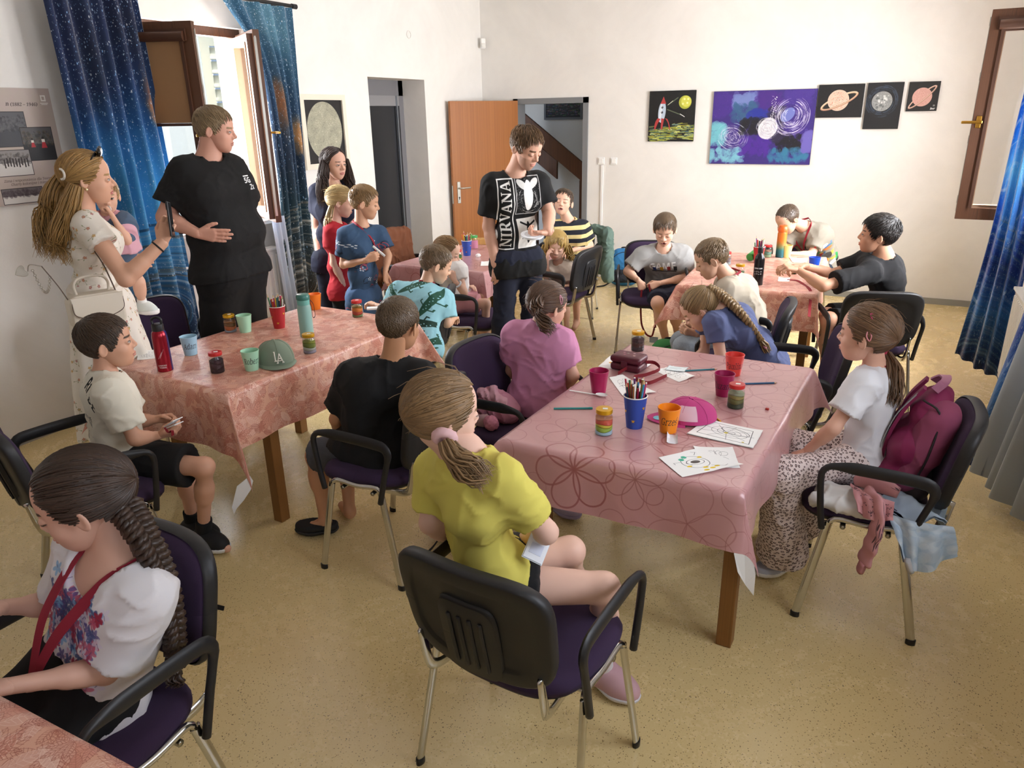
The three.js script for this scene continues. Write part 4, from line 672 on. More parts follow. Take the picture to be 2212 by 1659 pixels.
// hair locks: tapered round tubes along world points
class Hair {
  constructor(color, vary = 0.28) { this.c = lin3(color); this.v = vary; this.pos = []; this.idx = []; this.col = []; this.nrm = []; }
  lock(pts, w, tip = 0.2, base = 0.8, rad = 5, tone) {
    const n = pts.length, k = tone ?? 1 + rr(-this.v, this.v); let prev = null;
    for (let i = 0; i < n; i++) {
      const t = i / (n - 1), tg = pts[Math.min(n - 1, i + 1)].clone().sub(pts[Math.max(0, i - 1)]).normalize();
      let a = prev ? prev.clone().addScaledVector(tg, -prev.dot(tg)) : Math.abs(tg.y) < .9 ? V(0, 1, 0).cross(tg) : V(1, 0, 0).cross(tg); a.normalize(); prev = a; const b = tg.clone().cross(a);
      const r = w * (t < .3 ? lerp(base, 1, t / .3) : lerp(1, tip, Math.pow((t - .3) / .7, 1.6)));
      for (let j = 0; j < rad; j++) { const an = j / rad * 6.2832, x = Math.cos(an), y = Math.sin(an), nx = a.x * x + b.x * y, ny = a.y * x + b.y * y, nz = a.z * x + b.z * y; this.pos.push(pts[i].x + nx * r, pts[i].y + ny * r, pts[i].z + nz * r); this.nrm.push(nx, ny, nz); this.col.push(this.c.r * k, this.c.g * k, this.c.b * k); }
    }
    const o = this.pos.length / 3 - n * rad;
    for (let i = 0; i < n - 1; i++) for (let j = 0; j < rad; j++) { const p = o + i * rad + j, q = o + i * rad + (j + 1) % rad; this.idx.push(p, q, p + rad, q, q + rad, p + rad); }
  }
  add(g, tone = 1) { const o = this.pos.length / 3, p = g.attributes.position, n = g.attributes.normal; for (let i = 0; i < p.count; i++) { this.pos.push(p.getX(i), p.getY(i), p.getZ(i)); this.nrm.push(n.getX(i), n.getY(i), n.getZ(i)); this.col.push(this.c.r * tone, this.c.g * tone, this.c.b * tone); } for (const i of g.index.array) this.idx.push(o + i); }
  geo() { const g = new THREE.BufferGeometry(); g.setAttribute('position', new THREE.Float32BufferAttribute(this.pos, 3)); g.setAttribute('normal', new THREE.Float32BufferAttribute(this.nrm, 3)); g.setAttribute('color', new THREE.Float32BufferAttribute(this.col, 3)); g.setIndex(this.idx); return g; }
}
function interp(tab, x) { for (let i = 0; i < tab.length - 1; i++) if (x <= tab[i + 1][0]) return lerp(tab[i][1], tab[i + 1][1], clamp((x - tab[i][0]) / (tab[i + 1][0] - tab[i][0]), 0, 1)); return tab[tab.length - 1][1]; }
const HAIRLINE = { boy: [[0, .335], [.5, .33], [.85, .2], [1.15, -.02], [1.4, -.08], [1.55, .02], [1.9, .02], [2.2, -.12], [2.7, -.26], [3.15, -.28]], girl: [[0, .37], [.5, .34], [.85, .2], [1.15, .02], [1.4, -.06], [1.55, .0], [1.9, .0], [2.2, -.16], [2.7, -.3], [3.15, -.3]] };
const C0 = V(0, .12, -.06), RS = V(.345, .375, .425);
function scalpL(d, t) { return V(C0.x + d.x * (RS.x + t), C0.y + d.y * (RS.y + t), C0.z + d.z * (RS.z + t)); }
function inHair(d, line, off = 0) { const p = scalpL(d, 0); return p.y > interp(line, Math.abs(Math.atan2(p.x, p.z + .02))) + off; }
function capGeo(H, line, t, edge = 0.02, rise) {
  const nu = 64, nv = 40, pos = [], idx = [], ok = []; for (let j = 0; j <= nv; j++) for (let i = 0; i <= nu; i++) {
    const th = j / nv * Math.PI * 0.86, ph = i / nu * Math.PI * 2, d = V(Math.sin(th) * Math.sin(ph), Math.cos(th), Math.sin(th) * Math.cos(ph)); const p0 = scalpL(d, 0), m = p0.y - interp(line, Math.abs(Math.atan2(p0.x, p0.z + .02)));
    const k = t(d) * sst(-edge, edge * 2, m) - (m < -edge ? 0.03 : 0); const p = H.w(scalpL(d, k)); pos.push(p.x, p.y, p.z); ok.push(m > -edge * 2.4);
  }
  for (let j = 0; j < nv; j++) for (let i = 0; i < nu; i++) { const a = j * (nu + 1) + i, b = a + nu + 1; if (ok[a] || ok[b] || ok[a + 1] || ok[b + 1]) idx.push(a, b, a + 1, a + 1, b, b + 1); }
  const g = new THREE.BufferGeometry(); g.setAttribute('position', new THREE.Float32BufferAttribute(pos, 3)); g.setIndex(idx); g.computeVertexNormals(); return g;
}
const randDir = () => { const y = rr(-1, 1), a = rnd() * 6.2832, r = Math.sqrt(1 - y * y); return V(r * Math.cos(a), y, r * Math.sin(a)); };
const slerpDir = (a, b, t) => { const q = a.clone().lerp(b, t); return q.normalize(); };
const bend = (pts, n) => new THREE.CatmullRomCurve3(pts).getPoints(n);
// bundle of locks along a guide line of world points
function tail(h, guide, r0, r1, n, w, { wave = 0, tip = .15, spread = 1, flat = 1, up } = {}) {
  const c = new THREE.CatmullRomCurve3(guide), N = FAR ? 8 : 11;
  for (let k = 0; k < n; k++) {
    const a = rnd() * 6.28, q = Math.sqrt(rnd()), endT = rr(.78, 1), ph = rr(0, 6.3), pts = [];
    for (let i = 0; i <= N; i++) { const t = i / N * endT, p = c.getPoint(t), tg = c.getTangent(t), s = (Math.abs(tg.y) > .95 ? V(1, 0, 0) : V(0, 1, 0)).cross(tg).normalize(), b = tg.clone().cross(s), r = lerp(r0, r1, Math.sin(Math.min(1, t * 1.25) * Math.PI * .62)) * (1 - .25 * t * (spread < 1 ? 1 : 0)) * q; p.addScaledVector(s, Math.cos(a) * r + wave * Math.sin(t * 13 + ph) * t).addScaledVector(b, (Math.sin(a) * r * flat) + wave * Math.cos(t * 11 + ph) * t); pts.push(p); }
    h.lock(pts, w * rr(.7, 1.25), tip, .8, FAR ? 3 : 4);
  }
}
function braid(h, guide, r, turns, end = 0.25) {
  const c = new THREE.CatmullRomCurve3(guide), N = turns * 10;
  for (let s = 0; s < 3; s++) { for (let m = 0; m < 5; m++) { const pts = []; for (let i = 0; i <= N; i++) { const t = i / N, p = c.getPoint(t * (1 - end)), tg = c.getTangent(t * (1 - end)), a = (Math.abs(tg.y) > .95 ? V(1, 0, 0) : V(0, 1, 0)).cross(tg).normalize(), b = tg.clone().cross(a), ph = t * turns * 6.283 + s * 2.0944, k = r * (1 - .35 * t); p.addScaledVector(a, Math.sin(ph) * k * .95 + Math.cos(m * 1.26) * k * .3).addScaledVector(b, Math.sin(2 * ph) * k * .5 + Math.sin(m * 1.26) * k * .3); pts.push(p); } h.lock(pts, r * .42, .7, .9, 4); } }
  const g2 = []; for (let i = 0; i <= 6; i++) g2.push(c.getPoint(1 - end + end * i / 6)); tail(h, g2, r * .5, r * .9, 26, r * .2, { wave: r * .3 });
}
function buildHair(H, o) {
  const h = new Hair(o.color, o.vary ?? .25), line = HAIRLINE[o.line || (['buzz', 'short', 'crop', 'mop'].includes(o.style) ? 'boy' : 'girl')], u = H.s;
  if (['buzz', 'short', 'crop', 'mop'].includes(o.style)) {
    const len = o.len ?? { buzz: .045, crop: .085, short: .15, mop: .3 }[o.style], th = o.thick ?? { buzz: .018, crop: .03, short: .045, mop: .05 }[o.style], top = o.top ?? 1.6;
    h.add(capGeo(H, line, d => th * (d.y > .3 ? lerp(1, top, sst(.3, .8, d.y)) : lerp(.6, 1, sst(-.4, .3, d.y)))), .85);
    const whorl = V(.12, .72, -.68).normalize(), n = Math.round((o.n ?? 1100) * (FAR ? 1 : 1.6));
    for (let k = 0; k < n;) {
      const d = randDir(); if (!inHair(d, line, .005)) { continue; } k++;
      const tk = th * (d.y > .3 ? lerp(1, top, sst(.3, .8, d.y)) : lerp(.6, 1, sst(-.4, .3, d.y)));
      let flow = d.clone().sub(whorl).addScaledVector(V(0, -1, .2), o.style === 'mop' ? .9 : .35); if (o.part && d.z > -.2 && d.y > .2) flow.add(V(o.part, 0, .4)); flow.addScaledVector(d, -flow.dot(d)).normalize();
      const L = len * rr(.6, 1.25) * (d.y > .35 ? 1.2 : .7) * (o.style === 'mop' && d.z > .25 ? .42 : 1), side = randDir().multiplyScalar(.25), pts = [];
      const lift = o.lift ?? .35; for (let i = 0; i <= 3; i++) { const t = i / 3, dd = d.clone().addScaledVector(flow, L * t * 2.0).addScaledVector(side, L * t).normalize(); let q = scalpL(dd, tk * .75 + lift * L * .25 * Math.sin(t * 2.4)); if (o.style === 'mop') { q.y -= t * t * L * .5; } pts.push(H.w(q)); }
      h.lock(pts, u * (o.w ?? .0135) * (FAR ? 1.2 : 1) * rr(.7, 1.2), .25, .8, FAR ? 3 : 4);
    }
  } else {
    const th = o.thick ?? .035, tie = V(...(o.tie || [0, -.05, -1])).normalize();
    h.add(capGeo(H, line, d => th * (d.y > 0 ? 1.15 : .9)), .85);
    const n = Math.round((o.n ?? 620) * (FAR ? 1.1 : 1.6));
    for (let k = 0; k < n;) {
      const d = randDir(); if (!inHair(d, line, -.01)) continue; if (rnd() < .35 && inHair(d, line, .12)) continue; k++;
      let target = tie; if (o.two) target = V(...(d.x > 0 ? o.two[0] : o.two[1])).normalize(); if (o.loose) { target = V(clamp(d.x * 1.6, -.85, .85), -.35, -.75).normalize(); if (o.part !== undefined && d.z > .1) target = V(Math.sign(d.x - o.part) * .95, -.3, .0).normalize(); }
      const st = o.loose ? 1 : rr(.75, 1), pts = [], j = rr(0, .018); const NS = FAR ? 5 : 7; for (let i = 0; i <= NS; i++) { const t = i / NS * st; const dd = slerpDir(d, target, t); pts.push(H.w(scalpL(dd, th * 1.02 + j + (o.puff || 0) * Math.sin(t * 3.1)))); }
      h.lock(pts, u * .0135 * (FAR ? 1.25 : 1) * rr(.7, 1.2), .5, .6, FAR ? 3 : 4);
    }
    for (const f of o.flyaway ? Array(o.flyaway).fill(0) : []) { const d = randDir(); if (!inHair(d, line, 0)) continue; const dd = slerpDir(d, tie, .25), e = randDir().multiplyScalar(.06); h.lock([H.w(scalpL(d, th)), H.w(scalpL(dd, th + .05).add(e)), H.w(scalpL(slerpDir(d, tie, .4), th + .06).add(e).add(e))], u * .005, .4, .8, 3); }
  }
  for (const t of o.tails || []) tail(h, t.pts, t.r0 ?? .015, t.r1 ?? .03, t.n ?? 60, t.w ?? .004, t);
  for (const b of o.braids || []) braid(h, b.pts, b.r ?? .02, b.turns ?? 9, b.end);
  return h.geo();
}

// garment wrinkles
function wrinkle(amp, f, sd = 0) { const g = f * .5; return (x, y, z) => { const w = noise(x * 5 + sd, y * 5, z * 5) * 1.2, a = 1 - Math.abs(noise((x + y * .35) * g * .8 + w + sd, (y - x * .3) * g * .45 + w, (z + y * .3) * g * .8)) * 2.4, b = 1 - Math.abs(noise((x - y * .6) * g * .6 + 9 + sd, (y + z * .5) * g * .9 + w, (z - y * .4) * g * .6)) * 2.4; return .75 * amp * (1.1 - 1.5 * Math.max(0, a) ** 2 - 1.1 * Math.max(0, b) ** 2); }; }
function wrinkleOld(amp, f, sd = 0) { return (x, y, z) => { const n = noise(x * f * .5 + sd, y * f * .4, z * f * .5); return amp * (Math.sin((x * .6 + y * 1.2 - z * .4) * f + 4 * n + sd) * .6 + noise(x * f, y * f * .7 + sd, z * f) * .9); }; }
// per-triangle texture coordinates on a garment
function uvGarment(g, fr, mode, o) {
  g = g.toNonIndexed(); const p = g.attributes.position, n = g.attributes.normal, uv = new Float32Array(p.count * 2), q = V();
  for (let i = 0; i < p.count; i += 3) {
    let nf = 0; for (let k = 0; k < 3; k++) nf += n.getX(i + k) * fr.f.x + n.getY(i + k) * fr.f.y + n.getZ(i + k) * fr.f.z;
    if (mode === 'print') for (let k = 0; k < 3; k++) { q.fromBufferAttribute(p, i + k).sub(fr.o); let x = q.dot(fr.r) / o.w, y = clamp(q.dot(fr.u) / o.h, .002, .998); uv[(i + k) * 2] = nf > 0 ? clamp(.25 - x * .5, .002, .498) : clamp(.75 + x * .5, .502, .998); uv[(i + k) * 2 + 1] = y; }
    else { // wrap round the nearest bone
      q.set(0, 0, 0); for (let k = 0; k < 3; k++) q.add(V().fromBufferAttribute(p, i + k)); q.multiplyScalar(1 / 3); let best = 1e9, B = null;
      for (const b of o.bones) { const ab = b.b.clone().sub(b.a), t = clamp(q.clone().sub(b.a).dot(ab) / ab.lengthSq(), 0, 1), d = q.distanceTo(b.a.clone().addScaledVector(ab, t)) - (b.r || 0); if (d < best) { best = d; B = b; } }
      const ax = B.b.clone().sub(B.a).normalize(); let e = fr.f.clone().addScaledVector(ax, -fr.f.dot(ax)); if (e.lengthSq() < .05) e = fr.r.clone().addScaledVector(ax, -fr.r.dot(ax)); e.normalize(); const s = ax.clone().cross(e); let a0 = null;
      for (let k = 0; k < 3; k++) { const v = V().fromBufferAttribute(p, i + k).sub(B.a); let a = Math.atan2(v.dot(s), v.dot(e)); if (a0 === null) a0 = a; else { if (a - a0 > 3.1416) a -= 6.2832; if (a - a0 < -3.1416) a += 6.2832; } uv[(i + k) * 2] = a * (B.R || .1) + (B.off || 0); uv[(i + k) * 2 + 1] = v.dot(ax); }
    }
  }
  g.setAttribute('uv', new THREE.BufferAttribute(uv, 2)); return g;
}

const people = [];
// point on a pixel's ray at a horizontal distance ahead of the camera
function atG(px, py, g) { const d = ray(px, py), k = d.x * CF.x + d.z * CF.z; return camera.position.clone().addScaledVector(d, g / k); }
/* o: label, d (reference depth), S (stature / 1.75), w (build), face (torso heading), skin, J (joints), head {at, yaw, pitch, roll, size, kind, mouth, eyes}, hair, wear [...] , hands */
function person(o) {
  FAR = o.d > 4.2; LOD = FAR ? 1.34 : o.d > 2.8 ? 1.14 : 1.04; const S = o.S, w = o.w ?? 1, J = {}; const pt = a => a.isVector3 ? a.clone() : a[3] !== undefined ? atH(a[0], a[1], a[3]) : atG(a[0], a[1], o.d + a[2]);
  for (const k in o.J) J[k] = pt(o.J[k]);
  const up = J.nk.clone().sub(J.pv).normalize(); let r = V().crossVectors(o.face.isVector3 ? o.face : hdg(o.face), V(0, 1, 0)); r.addScaledVector(up, -r.dot(up)).normalize(); const f = up.clone().cross(r).normalize();
  const H0 = () => pt(o.head.at); const sw = (o.sw ?? .165) * S; J.sl ??= J.nk.clone().addScaledVector(r, -sw).addScaledVector(up, -.045 * S); J.sr ??= J.nk.clone().addScaledVector(r, sw).addScaledVector(up, -.045 * S);
  const hw = (o.hw ?? .085) * S; J.hl ??= J.pv.clone().addScaledVector(r, -hw); J.hr ??= J.pv.clone().addScaledVector(r, hw);
  for (const s of 'lr') if (J['k' + s]) { const a = 'a' + s, t = 't' + s; if (!J[a]) J[a] = J['k' + s].clone().setY(.085 * S).addScaledVector(f, -.05 * S); if (J[a].y < .08 * S) J[a].y = .08 * S; if (!J[t]) J[t] = J[a].clone().addScaledVector(V(f.x, 0, f.z).normalize(), .15 * S).setY(J[a].y - .05 * S); if (J[t].y < .03 * S) J[t].y = .03 * S; }
  const hs = (o.head.size ?? .215), H = { s: hs, c: pt(o.head.at) };
  { const z = hdg(o.head.yaw), pitch = (o.head.pitch ?? 0) * deg, zz = z.clone().multiplyScalar(Math.cos(pitch)).add(V(0, -Math.sin(pitch), 0)).normalize(); let x = V(0, 1, 0).cross(zz).normalize(); const q = new THREE.Quaternion().setFromAxisAngle(zz, (o.head.roll ?? 0) * deg); x.applyQuaternion(q); const y = zz.clone().cross(x).normalize(); H.x = x; H.y = y; H.z = zz; H.m = new THREE.Matrix4().makeBasis(x, y, zz).scale(V(hs, hs, hs)).setPosition(H.c); }
  H.w = p => p.clone().applyMatrix4(H.m);
  const kid = S < .96; const A = (o.arm ?? (kid ? .9 : 1)) * S, Lg = (o.leg ?? (kid ? .94 : 1)) * S;
  if (globalThis.DBG) { const q = (a, b, e) => J[a] && J[b] ? (J[a].distanceTo(J[b]) / S / e).toFixed(2) : '-'; console.log(o.label.slice(0, 34).padEnd(34), 'pv.y', J.pv.y.toFixed(2), 'torso', q('pv', 'nk', .55), 'uaL', q('sl', 'el', .3), 'faL', q('el', 'wl', .25), 'uaR', q('sr', 'er', .3), 'faR', q('er', 'wr', .25), 'thL', q('hl', 'kl', .43), 'shL', q('kl', 'al', .41), 'thR', q('hr', 'kr', .43), 'shR', q('kr', 'ar', .41), 'nk-hd', (H0().distanceTo(J.nk) / S).toFixed(2), 'ank', (J.al?.y ?? 9).toFixed(2), (J.ar?.y ?? 9).toFixed(2), 'xz', J.pv.x.toFixed(2), J.pv.z.toFixed(2)); }
  const R = { ua: [.047 * A * w, .040 * A * w], fa: [.039 * A * w, .027 * A], th: [.078 * Lg * w, .055 * Lg * w], ca: [.055 * Lg * w, .034 * Lg], tor: S * w };
  const belly = o.belly ?? 0;
  const spine = t => J.pv.clone().lerp(J.nk, t).addScaledVector(f, (o.hunch ?? 0) * -Math.sin(t * Math.PI) * S);
  function torso(F, e, k = .07) {
    F.chain(.04, k).cap(J.hl, J.hr, .098 * R.tor + e);
    const c1 = spine(.34).addScaledVector(f, belly * .5 * S), c2 = spine(.7), c3 = J.nk.clone().addScaledVector(up, -.075 * S);
    F.cap(c1.clone().addScaledVector(r, -.062 * R.tor), c1.clone().addScaledVector(r, .062 * R.tor), .092 * R.tor + belly * .5 * S + e);
    F.cap(c2.clone().addScaledVector(r, -.085 * R.tor).addScaledVector(f, .01 * S), c2.clone().addScaledVector(r, .085 * R.tor).addScaledVector(f, .01 * S), .1 * R.tor + e);
    if (o.bust) for (const s of [-1, 1]) F.cap(spine(.68).addScaledVector(r, s * .075 * S).addScaledVector(f, .07 * S), spine(.66).addScaledVector(r, s * .075 * S).addScaledVector(f, .08 * S), .055 * S + e);
    F.cap(J.sl.clone().lerp(J.sr, .1), J.sr.clone().lerp(J.sl, .1), .052 * S * Math.sqrt(w) + e); F.cap(J.nk.clone().addScaledVector(up, -.05 * S), J.nk.clone().addScaledVector(up, .0 * S), .062 * S + e * .6, .05 * S + e * .3);
    return F;
  }
  const arm = s => ({ s: J['s' + s], e: J['e' + s], w: J['w' + s] }), leg = s => ({ h: J['h' + s], k: J['k' + s], a: J['a' + s], t: J['t' + s] });
  // --- body ---
  const skin = lin3(o.skin ?? '#d9a98e'), base = V(J.pv.x, 0, J.pv.z), T = g => g.translate(-base.x, -base.y, -base.z);
  const B = new Field(); torso(B, 0);
  const nb = H.w(V(0, -.2, -.1)); B.chain(.03, .03).cap(J.nk.clone().addScaledVector(up, -.02 * S), nb, (o.neck ?? .053) * S * 1.08, (o.neck ?? .053) * S);
  for (const s of 'lr') { const a = arm(s); if (a.e) { B.chain(.03, .02).cap(a.s, a.e, ...R.ua).cap(a.e, a.w, ...R.fa); const m = a.e.clone().lerp(a.w, .25); B.cap(m, a.e.clone().lerp(a.w, .4), R.fa[0] * 1.03, R.fa[0] * .93); } const l = leg(s); if (l.k) { B.chain(.03, .025).cap(l.h, l.k, ...R.th); if (l.a) { B.cap(l.k, l.a, R.ca[0] * .92, R.ca[1]); const cb = l.k.clone().lerp(l.a, .3); B.cap(cb, l.k.clone().lerp(l.a, .42), R.ca[0] * 1.02, R.ca[0] * .94); if (l.t) { const heel = l.a.clone().add(V(0, -.03 * S, 0)); B.cap(heel, l.t.clone(), .036 * S, .026 * S); } } } }
  const parts = [paint(wind(B.mesh((o.cell ?? .013) * LOD)), (x, y, z, c) => c.copy(skin))];
  // --- head ---
  const hk = o.head.kind ?? 'child', hg = headGeo(hk, o.head.mouth ?? 0, !!o.head.fine).clone(); hg.setIndex(Array.from(hg.index.array));
  const hc = lin3(o.brow ?? o.hair?.color ?? '#4a3626'), lip = lin3(o.lip ?? (hk === 'woman' ? '#b5605e' : '#c07a6c')).lerp(skin, .25), iris = lin3(o.eye ?? '#4a3a2c'), eyes = o.head.eyes ?? 'open', stub = o.beard ? lin3(o.beard) : null;
  paint(hg, (x, y, z, c) => {
    c.copy(skin); if (z < .1) return; const ax = Math.abs(x) - .135;
    if (stub && y < -.14 && z > -.05 && !(Math.abs(x) < .09 && y > -.3 && y < -.235) && y < -.14 - .25 * Math.max(0, .14 - Math.abs(x)) * (y > -.24 ? 1 : 0) + .0) c.lerp(stub, .32);
    if (z > .3 && Math.abs(x) < .1 && y < -.222 && y > -.318 + .5 * Math.abs(x) * Math.abs(x) && Math.abs(y + .268) < .046 * Math.sqrt(Math.max(0, 1 - (x / .1) ** 2))) { c.copy(lip); if ((o.head.mouth ?? 0) > 0 && z < .392) c.setRGB(.3, .1, .09); }
    const by = .098 - .45 * (ax - .0) * (ax > 0 ? ax : ax * .3); if (Math.abs(ax) < .085 && Math.abs(y - by) < .0165 + .004 * (hk === 'man') && z > .16) { c.copy(hc); return; }
    const ey = y + .003, k = (ax / .064) ** 2 + (ey / .027) ** 2;
    if (eyes === 'open') { if (k < 1 && z > .2) { const gx = ax - (x > 0 ? 1 : -1) * (o.head.gaze ?? 0), q = Math.hypot(gx, ey * 1.05); if (q < .013) c.setRGB(.004, .004, .004); else if (q < .03) c.copy(iris); else c.setRGB(.5, .46, .43); if (ey > .014) c.setRGB(.03, .02, .015); } else if (k < 1.5 && ey > .008 && z > .2) c.setRGB(.06, .035, .025); }
    else if (z > .2 && Math.abs(ax) < .075 && Math.abs(ey + .022 - .9 * ax * ax * 2) < .0085) c.setRGB(.05, .03, .02);
  });
  hg.applyMatrix4(H.m); parts.push(hg);
  // --- hands ---
  const hl = (o.hand ?? .105) * S * 1.75 * .98;
  for (const s of 'lr') { const a = arm(s); if (!a.w) continue; const ho = (o.hands || {})[s] || {}; if (ho === 'none' || ho.none) continue; const fd = a.w.clone().sub(a.e).normalize(); const dir = (ho.dir || fd).clone().normalize(); let palm = (ho.palm || V(0, -1, 0)).clone(); palm.addScaledVector(dir, -palm.dot(dir)); if (palm.lengthSq() < .02) palm = f.clone().addScaledVector(dir, -f.dot(dir)); palm.normalize(); let x = dir.clone().cross(palm); let g = handGeo(ho.pose || 'relax').clone(); if (s === 'l') { g = mirrorX(g); } else g.setIndex(Array.from(g.index.array)); g.deleteAttribute('uv'); g.applyMatrix4(new THREE.Matrix4().makeBasis(x, dir, palm).scale(V(hl, hl, hl)).setPosition(a.w)); paint(g, (a1, b1, c1, c) => c.copy(skin)); parts.push(g); }
  const body = mergeGeometries(parts.map(g => { g.deleteAttribute('uv'); return g; }));
  const grp = thing('person', o.label, 'person', base, 0, o.group);
  mesh('body', T(body), VC(.55, { sheen: .15, sheenRoughness: .5, sheenColor: new THREE.Color(0xffd9c8) }), grp);
  if (o.hair) mesh('hair', T(buildHair(H, o.hair)), VC(.42), grp);
  // --- clothes ---
  const ctx = { S, w, J, up, r, f, H, R, grp, base, T, torso, arm, leg, spine, o };
  for (const wearFn of o.wear || []) wearFn(ctx);
  people.push(grp); ctx.H = H; return ctx;
}
const fabricBump = dataTex(128, 128, (i, j) => { const v = 128 + 30 * Math.sin(i * 1.2) + 30 * Math.sin(j * 1.2) + rr(-45, 45); return [v, v, v]; }, { srgb: false, repeat: [20, 20] });
function cloth(color, tex, rough = .9) { return tex ? M(0xffffff, rough, { map: tex }) : M(color, rough, {}); }
// t-shirt: sleeve 0..1 along the upper arm, hem metres below the hips (+) , fit in metres
function tee({ color = '#fff', tex, mode, texW = .62, texH = .7, sleeve = .62, hem = .05, fit = .014, name = 'shirt', neck = .07, wr = .0035, wf = 26, cell = .0095, flare = .012, loose = 0, sl, mat, neckDrop = .02, texO = 0 } = {}) {
  return c => {
    const F = new Field(), { S, J, up, r, f } = c; c.torso(F, fit + loose * .3, .08);
    const hemP = J.pv.clone().addScaledVector(up, -hem); F.cap(J.hl.clone().addScaledVector(up, -hem * .8), J.hr.clone().addScaledVector(up, -hem * .8), .1 * c.R.tor + fit + loose); F.cut(hemP, up.clone().negate());
    for (const s of 'lr') { const a = c.arm(s); if (!a.e) continue; const t = (sl || {})[s] ?? sleeve, q = a.s.clone().lerp(a.e, Math.min(1, t) + .12), ax = a.e.clone().sub(a.s).normalize();
      if (t <= 1) { const e = a.s.clone().lerp(a.e, t); F.chain(.05, .02).cap(a.s, q, c.R.ua[0] + fit * 1.1, lerp(c.R.ua[0], c.R.ua[1], t) + fit + flare).cut(e, ax); }
      else { const e = a.e.clone().lerp(a.w, t - 1); F.chain(.05, .03).cap(a.s, a.e, c.R.ua[0] + fit * 1.1, c.R.ua[1] + fit).cap(a.e, e, c.R.fa[0] + fit, c.R.fa[1] + fit * .8); } }
    const nkp = J.nk.clone().addScaledVector(f, neckDrop * .6 * S); F.sub(nkp.clone().addScaledVector(up, -.004), nkp.clone().addScaledVector(up, .2).addScaledVector(f, .03), neck * S, neck * S * 1.5, .006); if (neckDrop > .03) F.sub(nkp.clone().addScaledVector(f, .05 * S).addScaledVector(up, -neckDrop), nkp.clone().addScaledVector(up, .15).addScaledVector(f, .1), neck * .7 * S, neck * S, .02);
    F.wr = wrinkle(wr, wf, c.base.x * 7); let g = wind(F.mesh(cell * LOD));
    if (tex) g = uvGarment(g, { o: hemP, r, u: up, f }, mode || 'print', { w: texW * S, h: texH * S, bones: [{ a: J.pv.clone().addScaledVector(up, -.3), b: J.nk, r: .1 * S, R: .14 * S }, ...['l', 'r'].filter(s => J['e' + s]).map(s => ({ a: J['s' + s], b: J['e' + s], R: .055 * S, off: s === 'l' ? .37 : .71 }))] });
    mesh(name, c.T(g), mat || cloth(color, tex), c.grp);
  };
}
// trousers or shorts: len 0..1 thigh, 1..2 shin
function legs({ color = '#222', tex, len = .8, fit = .018, flare = .01, name = 'trousers', wr = .003, wf = 24, cell = .01, top = .05, mat, rough, only } = {}) {
  return c => {
    const F = new Field(), { S, J, up, r, f } = c; F.chain(.05, .06).cap(J.hl, J.hr, .1 * c.R.tor + fit * .7).cap(J.pv, J.pv.clone().addScaledVector(up, top), .09 * c.R.tor + fit * .5).cut(J.pv.clone().addScaledVector(up, top + .03), up); const bones = [];
    for (const s of only || 'lr') { const l = c.leg(s); if (!l.k) continue; const a1 = l.k.clone().sub(l.h).normalize();
      if (len <= 1) { const e = l.h.clone().lerp(l.k, len); F.chain(.06, .02).cap(l.h, l.h.clone().lerp(l.k, len + .1), c.R.th[0] + fit, lerp(c.R.th[0], c.R.th[1], len) + fit + flare).cut(e, a1); F.sub(e.clone().addScaledVector(a1, .08), e.clone().addScaledVector(a1, .05), lerp(c.R.th[0], c.R.th[1], len) + fit + flare - .016, undefined, .004); bones.push({ a: l.h, b: e, R: .09 * S, off: s === 'l' ? .31 : .77 }); }
      else { const a2 = l.a.clone().sub(l.k).normalize(), t = len - 1, e = l.k.clone().lerp(l.a, t); F.chain(.06, .05).cap(l.h, l.k, c.R.th[0] + fit, c.R.th[1] + fit).cap(l.k, l.k.clone().lerp(l.a, t + .08), c.R.ca[0] + fit, lerp(c.R.ca[0], c.R.ca[1], t) + fit + flare).cut(e, a2); F.sub(e.clone().addScaledVector(a2, .08), e.clone().addScaledVector(a2, .04), lerp(c.R.ca[0], c.R.ca[1], t) + fit + flare - .016, undefined, .004); bones.push({ a: l.h, b: l.k, R: .09 * S, off: s === 'l' ? .31 : .77 }, { a: l.k, b: e, R: .09 * S, off: s === 'l' ? .31 : .77 }); } }
    F.wr = wrinkle(wr, wf, 3 + c.base.z); let g = wind(F.mesh(cell * LOD)); if (tex) g = uvGarment(g, { o: J.pv, r, u: up, f }, 'wrap', { bones }); mesh(name, c.T(g), mat || cloth(color, tex, rough ?? .9), c.grp);
  };
}
